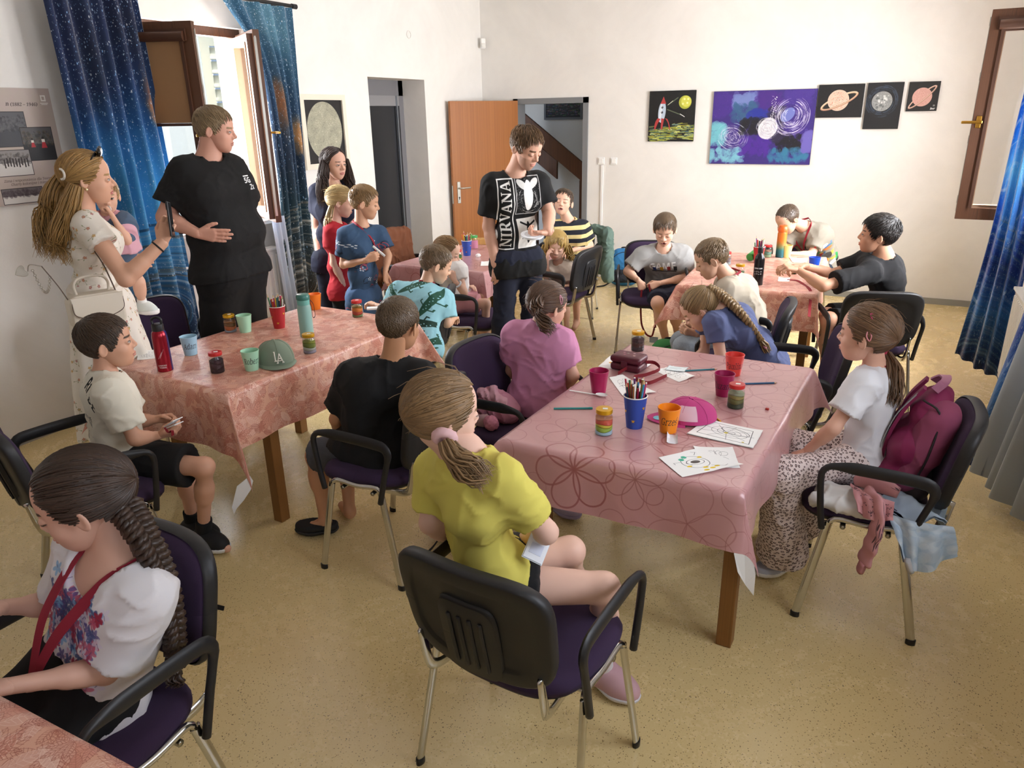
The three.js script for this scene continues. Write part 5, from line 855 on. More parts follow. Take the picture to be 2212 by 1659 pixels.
function shoes({ color = '#18181a', sole = '#e9e9e6', name = 'shoe', h = .05, only = 'lr', sock, sockTop = .3, open, strapColor, th = .022 } = {}) {
  return c => {
    for (const s of only) {
      const l = c.leg(s); if (!l.t) continue; const S = c.S, y0 = Math.min(l.t.y, l.a.y) - .03 * S; const dir = l.t.clone().sub(l.a).setY(0).normalize(), heel = l.a.clone().addScaledVector(dir, -.03 * S), toe = l.a.clone().addScaledVector(dir, .135 * S); const by = Math.max(0, l.a.y - .085 * S); heel.y = by + .042 * S; toe.y = by + .036 * S; const ball = heel.clone().lerp(toe, .68); ball.y = by + .04 * S;
      const mk = (e, lo, hi, collar) => { const F = new Field(); F.chain(.02, .05).cap(heel, ball, .032 * S + e, .038 * S + e).cap(ball, toe, .038 * S + e, .03 * S + e); if (collar) F.cap(heel.clone().lerp(l.a, .2), l.a.clone().add(V(0, .0, 0)), .036 * S + e, .037 * S + e); F.cutAll(V(0, lo, 0), V(0, -1, 0)).cutAll(V(0, hi, 0), V(0, 1, 0)); return wind(F.mesh(.0075 * LOD)); };
      const sh = mesh(name, c.T(mk(.008, by + th * .8, open ? by + .06 * S : l.a.y + .02, !open)), M(color, .7), c.grp); mesh('sole', c.T(mk(.013, by + .001, by + th, false)), M(sole, .6), sh);
      if (sock) { const F = new Field(); F.chain(.02, .03).cap(l.a, l.a.clone().lerp(l.k, sockTop), .038 * S + .005, .042 * S + .004).cut(l.a.clone().lerp(l.k, sockTop), l.k.clone().sub(l.a).normalize()).cap(heel, ball, .036 * S + .004, .04 * S + .003); mesh('sock', c.T(wind(F.mesh(.007))), M(sock, .95), c.grp); }
    }
  };
}
// band worn round the neck with both ends meeting at a point of the chest or hand
function lanyard(end, { color = '#8e1226', w = .016, badge, front = .1 } = {}) {
  return c => {
    const { S, J, up, r, f } = c, e = (end ? end(c) : J.nk.clone().addScaledVector(f, .135 * S).addScaledVector(up, -.24 * S));
    const pts = s => [J.nk.clone().addScaledVector(up, .03 * S).addScaledVector(f, -.088 * S), J.nk.clone().addScaledVector(r, s * .084 * S).addScaledVector(up, .035 * S).addScaledVector(f, -.01 * S), J.nk.clone().addScaledVector(r, s * .07 * S).addScaledVector(up, -.035 * S).addScaledVector(f, .085 * S), J.nk.clone().lerp(e, .5).addScaledVector(r, s * .04 * S).addScaledVector(f, .07 * S), e];
    const g = merge([-1, 1].map(s => strap(pts(s), w, .002, t => t < .3 ? up.clone() : r.clone().addScaledVector(up, -.3 * s), 26)));
    mesh('lanyard', c.T(g), M(color, .75), c.grp);
  };
}

// ---------- tables in the room ----------
const TL = table('wooden table with square legs under the leaf cloth beside the black-shirted boy', 'coral leaf-print oilcloth holding the green cap and the blue-red bottle', -2.795, -2.75, 0.80, 1.32, -0.05, 0, [0.24, 0.26, 0.28, 0.22], { rn: [1, 0.12, 0.24, 1.12] });
const TR = table('wooden table with square legs under the pink flower cloth with the lunch box', 'pink flower-outline oilcloth holding the lunch box and coloring sheets', -0.685, -2.77, 0.85, 1.31, -0.05, 1, [0.2, 0.2, 0.2, 0.2], { rn: [0.5, -0.5, 0.35, 1.05] });
const TF = table('wooden table under the leaf cloth with the black bottle', 'coral leaf-print oilcloth holding the black bottle and orange-teal flask', -0.82, -5.57, 0.86, 1.36, 0.05, 0, [0.22, 0.2, 0.24, 0.2], { ln: [-0.7, 0.5, 0.5, 0.9], rn: [0.3, 0.6, 0.3, 1.0] });
const TP = table('wooden table under the pink flower cloth near the orange door', 'pink flower-outline oilcloth near the open orange door', -3.03, -5.28, 0.82, 1.05, -0.05, 1, [0.2, 0.2, 0.2, 0.2]);
const TG = table('wooden table under the leaf cloth in front of the girl with the dark braid', 'coral leaf-print oilcloth in front of the girl with the dark braid', -1.95, 0.1, 1.7, 1.36, 0.0, 0, [0.2, 0.2, 0.2, 0.2]);
chair('black-backed armchair carrying the girl in the yellow shirt', -0.764, -1.565, 0.095, -0.995);
chair('armchair holding the magenta backpack and folded jackets', 0.075, -2.88, -1, 0.02);
chair('armchair carrying the boy with the black shirt and grey shorts', -1.81, -2.35, -1, 0.03);
chair('armchair carrying the boy with lettering on his cream shirt', -2.74, -1.60, 0.33, -0.94);
chair('armchair carrying the girl with the dark braid', -1.62, -0.80, 0.02, 1);
chair('armchair shared by the girl in pink and the plush bag', -1.42, -2.88, 1, 0.12);
chair('armchair carrying the grey-jeaned boy with the small jar', -0.72, -4.25, -1, 0.1);
chair('armchair carrying the girl with the blond braid', -0.38, -3.74, -0.98, 0.2);
chair('black-backed armchair carrying the dark-haired boy in black', -0.05, -5.0, -0.3, -0.95);
chair('armchair carrying the boy with the red lanyard strap', -1.66, -5.75, 0.3, 0.95);
chair('armchair carrying the boy with the bowed head', -0.72, -6.95, -0.2, 0.98);
chair('armchair carrying the boy in the crocodile shirt', -2.65, -3.72, -0.91, 0.42);
chair('armchair carrying the girl in pink shorts', -2.68, -4.58, 1, -0.1);
chair('armchair carrying the child with the blond bob', -2.38, -5.55, -1, -0.1);
chair('armchair carrying the boy in the striped shirt', -2.72, -6.55, 0.25, 1);
chair('armchair with the brown jacket over its back', -3.66, -5.35, 1, -0.15);
chair('empty armchair between the blonde woman and the man in black', -3.68, -2.84, 0.98, 0.15);

// ---------- prints on clothes ----------
const print = (base, front, back) => canvasTex(1024, 512, g => { g.fillStyle = base; g.fillRect(0, 0, 1024, 512); if (front) { g.save(); g.beginPath(); g.rect(0, 0, 512, 512); g.clip(); front(g); g.restore(); } if (back) { g.save(); g.translate(512, 0); g.beginPath(); g.rect(0, 0, 512, 512); g.clip(); back(g); g.restore(); } });
const bandTex = print('#0c0c0d', g => {
  g.fillStyle = '#e9e9e6'; g.fillRect(150, 92, 74, 296); g.fillStyle = '#0c0c0d'; g.fillRect(155, 97, 64, 286); g.save(); g.translate(208, 378); g.rotate(-Math.PI / 2); g.fillStyle = '#f0f0ec'; g.font = 'bold 62px serif'; g.scale(276 / g.measureText('NIRVANA').width, 1); g.fillText('NIRVANA', 0, 0); g.restore();
  g.strokeStyle = '#dedede'; g.lineWidth = 3; g.strokeRect(232, 90, 116, 150); for (let k = 0; k < 260; k++) { g.fillStyle = 'rgba(230,230,228,.5)'; g.fillRect(rr(234, 346), rr(92, 238), rr(1, 4), rr(1, 3)); }
  disc(g, 290, 165, 22, '#f2f2ee', 1, 62); disc(g, 262, 120, 30, '#f2f2ee', .9, 14, .7); disc(g, 318, 120, 30, '#f2f2ee', .9, 14, -.7); arcStrokes(g, 290, 175, 30, 58, 40, ['#f2f2ee'], 0, 6.3, 2, 1.1);
  g.fillStyle = '#e4e2dc'; g.beginPath(); g.moveTo(238, 262); g.lineTo(344, 256); g.lineTo(338, 384); g.lineTo(244, 388); g.fill(); disc(g, 292, 320, 9, '#111', 1, 46); stroke(g, '#111', 7, [[292, 292], [258, 276]]); stroke(g, '#111', 7, [[292, 292], [328, 276]]); stroke(g, '#111', 4, [[280, 320], [262, 344]]); stroke(g, '#111', 4, [[304, 320], [322, 344]]);
  g.fillStyle = '#bdbdbd'; g.font = 'bold 13px monospace'; g.fillText('10-41ratexa', 152, 408);
});
const smallLogo = print('#0b0b0c', g => { g.fillStyle = '#f0f0f0'; g.font = 'bold 26px sans-serif'; g.fillText('5G', 318, 196); g.fillText('Zx', 338, 220); g.fillRect(318, 170, 30, 4); });
const rideTex = print('#e4dfcf', null, g => { g.fillStyle = '#17171a'; g.font = 'bold 62px sans-serif'; const t = 'JOLLZ RIDE'; for (let i = 0; i < t.length; i++) { const a = -1.0 + i * .22; g.save(); g.translate(256 + Math.sin(a) * 180, 268 - Math.cos(a) * 170); g.rotate(a); g.fillText(t[i], -20, 0); g.restore(); } g.font = 'bold 30px sans-serif'; g.fillText('TO THE', 250, 236); g.fillText('FUN', 280, 262); arcStrokes(g, 220, 290, 30, 60, 6, ['#17171a'], 0, 6, 5, .6); arcStrokes(g, 300, 340, 20, 44, 6, ['#17171a'], 0, 6, 5, .7); stroke(g, '#17171a', 5, [[190, 230], [176, 280], [206, 330], [180, 380]]); disc(g, 330, 350, 16, '#d98a4a'); disc(g, 240, 330, 10, '#6aa0c4'); });
const motif = (base, draw, n) => print(base, g => { for (let k = 0; k < n; k++) { g.save(); g.translate(rr(20, 490), 15 + (k * 37 % 490)); g.rotate(rr(-.5, .5)); draw(g, k); g.restore(); } }, g => { for (let k = 0; k < n; k++) { g.save(); g.translate(rr(20, 490), 15 + (k * 41 % 490)); g.rotate(rr(-.5, .5)); draw(g, k); g.restore(); } });
const helmetTex = motif('#35506f', (g, k) => { if (k % 3) { g.strokeStyle = k % 2 ? '#a8434b' : '#1d2c3f'; g.lineWidth = 5; g.beginPath(); g.arc(0, 0, 20, 2.6, 6.6); g.lineTo(14, 16); g.lineTo(-8, 14); g.stroke(); stroke(g, '#1d2c3f', 6, [[-16, 20], [14, 24]]); } else for (let i = 0; i < 3; i++) for (let j = 0; j < 4; j++) { g.fillStyle = (i + j) % 2 ? '#cfd6dc' : '#35506f'; g.fillRect(-14 + j * 8, -8 + i * 8, 7, 7); } }, 44);
const crocTex = print('#8fc3cf', null, g => {
  const croc = (x, y, rot, s, c) => { g.save(); g.translate(x, y); g.rotate(rot); g.scale(s, s); g.fillStyle = c; g.beginPath(); g.moveTo(-110, 0); g.quadraticCurveTo(-60, -24, 0, -22); g.quadraticCurveTo(70, -22, 110, -50); g.quadraticCurveTo(90, 10, 20, 20); g.quadraticCurveTo(-50, 24, -110, 6); g.fill(); for (const [a, b] of [[-40, 18], [20, 18], [-30, -20], [30, -20]]) stroke(g, c, 7, [[a, b], [a + 10, b * 2.2], [a + 22, b * 2.1]]); for (let i = 0; i < 9; i++) disc(g, -50 + i * 14, -2 + (i % 2) * 8, 3, '#8fc3cf'); g.restore(); };
  croc(250, 120, -.5, 1.05, '#1f4d3c'); croc(380, 230, -1.0, 1, '#1f4d3c'); croc(170, 250, .2, .8, '#245744'); croc(330, 350, .1, 1, '#17362d'); croc(200, 420, -.2, .9, '#1f4d3c'); croc(420, 440, -.8, .8, '#1f4d3c'); croc(90, 150, 1, .7, '#245744');
});
const wildTex = print('#8f887b', g => { for (let k = 0; k < 60; k++) disc(g, rr(60, 460), rr(150, 420), rr(6, 22), ['#c23b3b', '#3a6fb0', '#e0b53c', '#3f8d55', '#1c1c1e', '#e27d3a', '#efe9dc'][k % 7], .9, rr(5, 18), rnd() * 3); }, g => { for (let k = 0; k < 26; k++) disc(g, rr(40, 470), rr(40, 480), rr(5, 14), ['#c23b3b', '#3a6fb0', '#e0b53c', '#d86a86'][k % 4], .9); g.fillStyle = '#1c1c1e'; g.fillRect(40, 380, 430, 14); for (let k = 0; k < 12; k++) { g.fillStyle = ['#d0314f', '#2f8f4a', '#111'][k % 3]; g.beginPath(); g.moveTo(40 + k * 36, 380); g.lineTo(76 + k * 36, 380); g.lineTo(58 + k * 36, 330); g.fill(); } });
const heroTex = print('#9b9b99', g => { g.fillStyle = '#dfe0e0'; g.font = 'bold 74px sans-serif'; g.fillText('GAME', 150, 230); for (const [x, c] of [[180, '#2a3a7a'], [235, '#c8a23a'], [290, '#8e2a2a'], [340, '#1d1d20']]) { g.fillStyle = c; g.fillRect(x, 212, 26, 36); } g.fillStyle = '#26262a'; g.fillRect(170, 250, 190, 10); });
const bouquetTex = print('#dcd9dc', g => { for (let k = 0; k < 150; k++) { const x = 256 + rr(-1, 1) * 110, y = 250 + rr(-1, 1) * 105, c = ['#a02844', '#7aa6cf', '#5a4f8e', '#d8d2e4', '#c05a74', '#3f4f86'][k % 6]; for (let i = 0; i < 5; i++) disc(g, x + Math.cos(i * 1.257) * 9, y + Math.sin(i * 1.257) * 9, 8, c, .75, 4.5, i * 1.257); stroke(g, '#3a3560', 1.5, [[x, y], [x + rr(-12, 12), y + rr(-12, 12)]], .6); } });
const shinyFront = print('#dedee2', g => { for (let k = 0; k < 60; k++) disc(g, 256 + rr(-70, 70), 230 + rr(-80, 80), rr(5, 14), ['#8fc7b0', '#d9a8c0', '#b8c8e8', '#d8cf8a'][k % 4], .8); });
const wrapTex = (w, h, scale, draw) => canvasTex(w, h, draw, { repeat: [1 / scale, 1 / scale * w / h] });
const tileDraw = (N, x, y, f, g) => { for (const dx of [-N, 0, N]) for (const dy of [-N, 0, N]) { g.save(); g.translate(x + dx, y + dy); f(); g.restore(); } };
const floralTex = wrapTex(512, 512, .3, (g, N) => { g.fillStyle = '#e9e2d6'; g.fillRect(0, 0, N, N); for (let k = 0; k < 26; k++) { const x = rnd() * N, y = rnd() * N, rot = rnd() * 6.3, c = ['#b8776a', '#c9a06a', '#9a8a6c', '#a86a72'][k % 4]; tileDraw(N, x, y, () => { g.rotate(rot); stroke(g, '#8d8768', 2, [[0, 0], [18, 14], [30, 34]]); stroke(g, '#8d8768', 2, [[10, 8], [24, 2]]); disc(g, 24, 2, 7, '#9aa07c', .9, 3.5, .4); disc(g, 30, 34, 8, '#9aa07c', .9, 4, 1); for (let i = 0; i < 5; i++) disc(g, Math.cos(i * 1.257) * 7, Math.sin(i * 1.257) * 7, 7, c, .85, 4.5, i * 1.257); disc(g, 0, 0, 3.4, '#e0c070'); }, g); } });
const leopardTex = wrapTex(512, 512, .2, (g, N) => { g.fillStyle = '#dccbc6'; g.fillRect(0, 0, N, N); const pts = []; for (let k = 0; k < 1500 && pts.length < 300; k++) { const x = rnd() * N, y = rnd() * N; if (pts.every(p => { const dx = Math.min(Math.abs(p[0] - x), N - Math.abs(p[0] - x)), dy = Math.min(Math.abs(p[1] - y), N - Math.abs(p[1] - y)); return dx * dx + dy * dy > 640; })) pts.push([x, y]); } for (const [x, y] of pts) { const r = rr(7.5, 12), rot = rnd() * 6.3, st = rr(.8, 1.3); tileDraw(N, x, y, () => { g.rotate(rot); g.scale(st, 1 / st); disc(g, 0, 0, r * .75, '#a98a84'); g.strokeStyle = '#1f1718'; g.lineWidth = r * .62; for (const [a, b] of [[.2, 2.2], [2.7, 4.3], [4.8, 6.0]]) { g.beginPath(); g.arc(0, 0, r * .85, a, b); g.stroke(); } }, g); } });
const stripeTex = wrapTex(64, 256, .075 / 4, (g, w, h) => { g.fillStyle = '#171a26'; g.fillRect(0, 0, w, h); g.fillStyle = '#dcc88a'; g.fillRect(0, 0, w, h * .46); });
const jeanTex = wrapTex(256, 256, .2, (g, N) => { g.fillStyle = '#8d969e'; g.fillRect(0, 0, N, N); for (let k = 0; k < 2600; k++) { g.fillStyle = ['rgba(110,120,130,.5)', 'rgba(180,188,194,.5)'][k % 2]; g.fillRect(rnd() * N, rnd() * N, rr(2, 9), 1); } });

// small hair things in head units
function clip(p, q, color, w = .035) { return c => { const a = c.H.w(V(...p)), b = c.H.w(V(...q)), m = a.clone().lerp(b, .5).add(a.clone().lerp(b, .5).sub(c.H.w(C0)).normalize().multiplyScalar(.006)), s = a.clone().sub(b).normalize().cross(m.clone().sub(c.H.c).normalize()).multiplyScalar(w * c.H.s); mesh('hair_clip', c.T(tube([a, a.clone().lerp(b, .5).add(s).addScaledVector(m.clone().sub(c.H.c).normalize(), .004), b, a.clone().lerp(b, .5).sub(s).addScaledVector(m.clone().sub(c.H.c).normalize(), .004)], .0022, { closed: true, seg: 24, rad: 6 })), M(color, .35), c.grp); }; }
function elastic(pos, color, r = .014, dir) { return c => { const p = pos(c), g = new THREE.TorusGeometry(r, r * .42, 8, 20); const q = new THREE.Quaternion().setFromUnitVectors(V(0, 0, 1), (dir ? dir(c) : c.H.z).clone().normalize()); g.applyQuaternion(q).translate(p.x, p.y, p.z); mesh('hair_tie', c.T(g), M(color, .9), c.grp); }; }
const G = (px, py, g) => atG(px, py, g);

// ---------- people ----------
const woman = person({ label: 'blonde woman in a floral dress filming with her phone', d: 3.5, S: .98, w: .86, arm: 1.08, face: 72, skin: '#d8a68a', bust: 1,
  J: { nk: [172, 462, .02], pv: [222, 672, .06], sr: [192, 486, -.13], er: [272, 602, -.2], wr: [350, 524, -.1], sl: [168, 478, .17], el: [235, 560, .3], wl: [268, 560, .28], hr: [214, 672, -.02], hl: [232, 668, .14], kr: [236, 850, -.03], ar: [246, 1010, -.05], kl: [252, 850, .16], al: [262, 1000, .14] },
  head: { at: [190, 385, .03], yaw: 66, pitch: 4, roll: 3, size: .232, kind: 'woman' }, lip: '#b04a50', eye: '#5a6a70', hand: .1,
  hands: { r: { dir: V(.35, .8, -.2), palm: V(-.6, .1, -.7), pose: 'hold' }, l: { dir: hdg(110), palm: V(0, -.2, -1), pose: 'relax' } },
  hair: { style: 'loose', color: '#a07c48', loose: 1, n: 700, thick: .045, vary: .35, tails: [{ pts: [G(150, 372, 3.55), G(118, 420, 3.5), G(108, 490, 3.46), G(112, 560, 3.42)], r0: .05, r1: .075, n: 330, w: .0034, wave: .012, flat: .7 }, { pts: [G(165, 400, 3.42), G(150, 450, 3.4), G(132, 520, 3.38), G(128, 570, 3.38)], r0: .03, r1: .05, n: 150, w: .0034, wave: .014 }] },
  wear: [tee({ tex: floralTex, mode: 'wrap', sleeve: .38, hem: .04, fit: .012, flare: .022, name: 'dress_top', neck: .062, cell: .009 }),
    c => { const F = new Field(); F.chain(.05, .06).cap(c.J.hl.clone().addScaledVector(c.up, .05), c.J.hr.clone().addScaledVector(c.up, .05), .115); const a = c.J.pv.clone(), b = c.J.pv.clone().add(V(.02, -.62, .02)); F.cap(a, b, .15, .22).cut(b, V(0, -1, 0)); F.wr = (x, y, z) => .012 * Math.sin(Math.atan2(x - a.x, z - a.z) * 11 + y * 3) * sst(a.y, a.y - .3, y) + .003 * noise(x * 30, y * 20, z * 30); mesh('dress_skirt', c.T(uvGarment(wind(F.mesh(.011)), { o: a, r: c.r, u: c.up, f: c.f }, 'wrap', { bones: [{ a: b, b: a, R: .2 }] })), cloth('#fff', floralTex), c.grp); const F2 = new Field(); F2.chain(.02, .03).cap(c.spine(.26).addScaledVector(c.r, -.07), c.spine(.26).addScaledVector(c.r, .07), .118).cutAll(c.spine(.31), c.up).cutAll(c.spine(.21), c.up.clone().negate()); mesh('sash', c.T(wind(F2.mesh(.008))), M(0xe8dfd2, .9), c.grp); },
    c => { const g = []; for (const s of [-1, 1]) { const L = p => c.H.w(V(...p)); g.push(strap([L([s * .16, .5, .2]), L([s * .3, .34, .1]), L([s * .37, .1, -.02])], .012, .006, c.H.y, 10)); g.push(new THREE.SphereGeometry(.03, 14, 10).scale(1, .75, .35).applyQuaternion(new THREE.Quaternion().setFromRotationMatrix(c.H.m.clone().scale(V(1 / c.H.s, 1 / c.H.s, 1 / c.H.s)).setPosition(0, 0, 0))).translate(...L([s * .13, .52, .26]).toArray())); } mesh('sunglasses', c.T(merge(g)), M(0x0c0c0e, .2), c.grp); },
    c => { const p = c.H.w(V(-.3, .1, -.42)), g = []; for (let i = 0; i < 16; i++) { const a = i / 16 * 3.6; g.push(new THREE.SphereGeometry(.0055, 8, 6).translate(p.x + Math.sin(a) * .022, p.y + Math.cos(a) * .022, p.z)); } mesh('hair_clip', c.T(merge(g)), M(0xe9e4da, .25, { metalness: .3 }), c.grp); },
    c => { const e = c.H.w(V(-.385, -.17, -.02)); mesh('earring', c.T(new THREE.SphereGeometry(.007, 12, 10).translate(e.x, e.y, e.z)), M(0xe9d9b0, .2, { metalness: .6 }), c.grp); },
    c => { const w = c.J.wr.clone().lerp(c.J.er, .12), g = new THREE.TorusGeometry(.03, .004, 8, 24).applyQuaternion(new THREE.Quaternion().setFromUnitVectors(V(0, 0, 1), c.J.wr.clone().sub(c.J.er).normalize())).translate(w.x, w.y, w.z); mesh('wristband', c.T(g), M(0x141416, .7), c.grp); }] });
person({ label: 'toddler in denim dungarees with a pacifier, carried by the blonde woman', d: 3.78, S: .48, w: 1.1, face: 190, skin: '#e0b096', hand: .1,
  J: { nk: [238, 470, 0], pv: [258, 562, .02], sl: [268, 482, .0], el: [274, 520, -.05], wl: [240, 462, -.1], sr: [218, 480, 0], er: [212, 520, .02], wr: [230, 540, .02], kl: [300, 610, -.02], al: [308, 660, .02], tl: [328, 676, .0], kr: [240, 612, 0], ar: [236, 660, .02] },
  head: { at: [228, 425, .0], yaw: 150, pitch: 5, size: .17 }, hands: { l: { dir: V(-.5, .7, 0), palm: V(-.6, -.3, .5), pose: 'grip' } },
  hair: { style: 'short', color: '#a98a62', n: 500 },
  wear: [tee({ color: '#d9a6b4', sleeve: .5, hem: -.05, fit: .008, name: 'pink_shirt', cell: .008 }), tee({ color: '#4f6178', sleeve: .02, hem: .05, fit: .014, neck: .11, name: 'dungarees', cell: .008 }), legs({ color: '#4f6178', len: .6, fit: .012, name: 'dungaree_shorts', cell: .008 }), shoes({ color: '#dfe6e2', sole: '#f2f2f0', only: 'l', sock: '#eceae6', sockTop: .3 }),
    c => { const p = c.H.w(V(0, -.27, .43)); mesh('pacifier', c.T(merge([new THREE.SphereGeometry(.02, 14, 10).scale(1, .8, .4).translate(p.x, p.y, p.z), new THREE.TorusGeometry(.012, .0025, 8, 16).translate(p.x + .006, p.y - .004, p.z + .012)])), M(0xe4ded6, .35), c.grp); }] });
person({ label: 'tall man in a plain black shirt and black shorts with a hand on his hip', d: 4.5, S: 1.09, w: 1.16, belly: .05, face: 116, skin: '#d6a08a', neck: .058,
  J: { nk: [448, 342, .02], pv: [500, 585, .02], sr: [396, 372, -.1], er: [358, 470, -.16], wr: [428, 505, -.26], sl: [500, 366, .12], el: [535, 460, .2], wl: [520, 530, .12], kr: [478, 735, -.04], ar: [492, 900, -.02], kl: [540, 730, .1], al: [548, 890, .12], tr: [520, 925, -.02], tl: [575, 915, .1] },
  head: { at: [466, 281, .03], yaw: 86, pitch: 8, size: .245, kind: 'man' }, brow: '#8d7050', eye: '#5a6a78', lip: '#b87868',
  hands: { r: { dir: CR.clone().add(V(0, -.12, 0)), palm: V(.25, 0, -.97), pose: 'flat' }, l: { pose: 'relax' } },
  hair: { style: 'short', color: '#8f7a5c', n: 1300, thick: .035, part: -.4 },
  wear: [tee({ tex: smallLogo, sleeve: .72, hem: .03, fit: .022, flare: .03, loose: .02, name: 'black_shirt', texH: .8, texW: .72, cell: .011 }), legs({ color: '#0c0c0e', len: .98, fit: .03, flare: .02, name: 'black_shorts', cell: .012 }), shoes({ color: '#151516' })] });
person({ label: 'dark-haired woman in a navy top and jeans standing beside the moon picture', d: 5.72, S: .97, w: .84, arm: 1.08, face: 140, skin: '#dcae98', bust: 1,
  J: { nk: [716, 402, 0], pv: [722, 556, .02], sr: [684, 414, -.03], er: [684, 492, .02], wr: [690, 552, -.08], sl: [748, 412, .06], el: [760, 490, .08], wl: [735, 560, -.1], kr: [712, 690, -.02], ar: [716, 810, .0], kl: [742, 690, .02], al: [745, 810, .02], tr: [716, 826, -.15], tl: [750, 826, -.12] },
  head: { at: [722, 354, -.02], yaw: 128, pitch: 4, size: .225, kind: 'woman' }, lip: '#b5686a',
  hands: { r: { dir: V(.35, -.9, .2), pose: 'relax' } },
  hair: { style: 'loose', color: '#33231d', loose: 1, part: .1, n: 620, thick: .04, vary: .3, tails: [{ pts: [G(703, 345, 5.67), G(697, 385, 5.6), G(698, 425, 5.59), G(702, 450, 5.59)], r0: .035, r1: .05, n: 190, w: .0032, wave: .005 }, { pts: [G(746, 345, 5.82), G(754, 385, 5.76), G(757, 425, 5.72), G(754, 445, 5.7)], r0: .025, r1: .045, n: 170, w: .0032, wave: .005 }, { pts: [G(722, 330, 5.84), G(724, 390, 5.86), G(724, 440, 5.84)], r0: .06, r1: .08, n: 160, w: .004 }] },
  wear: [tee({ color: '#131a33', sleeve: .55, hem: .1, fit: .012, name: 'navy_shirt' }), legs({ color: '#171f33', len: 1.95, fit: .012, name: 'jeans' }), shoes({ color: '#23232a' })] });
person({ label: 'blonde girl in a red shirt standing between the woman and the boy', d: 5.45, S: .74, face: 92, skin: '#e2b8a2',
  J: { nk: [722, 482, .02], pv: [740, 618, .02], sr: [716, 498, -.08], er: [722, 568, -.08], wr: [744, 618, -.1], sl: [738, 498, .1], el: [750, 568, .12], wl: [768, 610, .1], kr: [736, 720, -.04], ar: [740, 815, 0], kl: [760, 720, .08], al: [764, 812, .1], tr: [760, 832, 0], tl: [780, 826, .1] },
  head: { at: [736, 436, .02], yaw: 80, pitch: 14, size: .218, eyes: 'down' }, hair: { style: 'pony', color: '#c0a878', tie: [0, -.25, -1], vary: .2, flyaway: 60, tails: [{ pts: [G(716, 445, 5.4), G(708, 480, 5.38), G(712, 510, 5.36)], r0: .018, r1: .03, n: 50, w: .004 }] },
  wear: [tee({ color: '#b3202c', sleeve: .45, hem: .08, name: 'red_shirt' }), legs({ color: '#141416', len: 1.9, fit: .01, name: 'leggings' }), lanyard(null, {}), shoes({ color: '#2a2a2e' })] });
person({ label: 'boy in a blue printed shirt standing and speaking with a white marker', d: 5.2, S: .79, w: .92, face: 108, skin: '#dba888', sw: .16,
  J: { nk: [780, 488, 0], pv: [786, 640, .02], sr: [746, 508, -.08], er: [742, 572, -.05], wr: [792, 562, -.2], sl: [820, 506, .06], el: [838, 552, .04], wl: [832, 588, -.04], kr: [770, 745, -.04], ar: [772, 840, 0], kl: [800, 745, .06], al: [803, 838, .08], tr: [790, 858, -.04], tl: [822, 852, .06] },
  head: { at: [788, 438, -.01], yaw: 82, pitch: 12, size: .222, mouth: .3, eyes: 'down' }, hands: { r: { dir: CR.clone().add(V(0, .35, 0)), palm: V(-.3, 0, -.95), pose: 'grip' }, l: { dir: V(.05, -1, .1), pose: 'relax' } },
  hair: { style: 'crop', color: '#8a6c46', len: .12, top: 2.2, n: 1200, vary: .3 },
  wear: [tee({ tex: helmetTex, sleeve: .68, hem: .12, fit: .022, flare: .02, name: 'blue_shirt' }), legs({ color: '#3d5a80', len: .95, fit: .025, name: 'denim_shorts' }), lanyard(null, {}), shoes({ color: '#2a2a2e' })] });
person({ label: 'boy in a light blue crocodile shirt leaning over the table end', d: 4.38, S: .76, face: 30, skin: '#dcae90', hunch: .06,
  J: { nk: [918, 622, .04], pv: [900, 745, -.12], sl: [858, 630, .06], el: [842, 672, .12], wl: [812, 660, .2], sr: [962, 648, .0], er: [966, 698, -.04], wr: [980, 688, .22], kl: [850, 740, .3], kr: [900, 735, .34] },
  head: { at: [942, 572, .06], yaw: 72, pitch: 22, size: .222 }, hair: { style: 'crop', color: '#6e5940', n: 1300, len: .1, top: 2, vary: .3 },
  wear: [tee({ tex: crocTex, sleeve: .75, hem: .06, fit: .022, flare: .018, name: 'crocodile_shirt', texW: .66 }), legs({ color: '#3a4654', len: .9, name: 'shorts' }), lanyard(null, {})] });
person({ label: 'girl in a white top and pink shorts resting her face on her hand', d: 5.3, S: .66, face: 120, skin: '#e0b49c',
  J: { nk: [975, 566, 0], pv: [985, 648, .03], sr: [990, 585, -.1], er: [1003, 632, -.14], wr: [982, 606, -.2], sl: [965, 580, .12], el: [985, 625, .2], wl: [1010, 620, .1], kr: [1050, 656, -.1], kl: [1040, 645, .1] },
  head: { at: [966, 545, .03], yaw: 100, pitch: 20, size: .215 }, hands: { r: { dir: V(-.3, .9, 0), palm: V(-.5, .2, -.8), pose: 'grip' } }, hair: { style: 'pony', color: '#8a6c48', tie: [0, 0, -1] },
  wear: [tee({ color: '#dedbd8', sleeve: .4, hem: .03, flare: .02, name: 'white_top' }), legs({ color: '#c58b92', len: .8, fit: .02, name: 'pink_shorts' }), shoes({ color: '#e6e4e0' }), c => { const w = c.J.wr.clone().lerp(c.J.er, .3), g = new THREE.TorusGeometry(.026, .007, 8, 20).applyQuaternion(new THREE.Quaternion().setFromUnitVectors(V(0, 0, 1), c.J.wr.clone().sub(c.J.er).normalize())).translate(w.x, w.y, w.z); mesh('wristband', c.T(g), M(0xdfe6ee, .5), c.grp); }] });
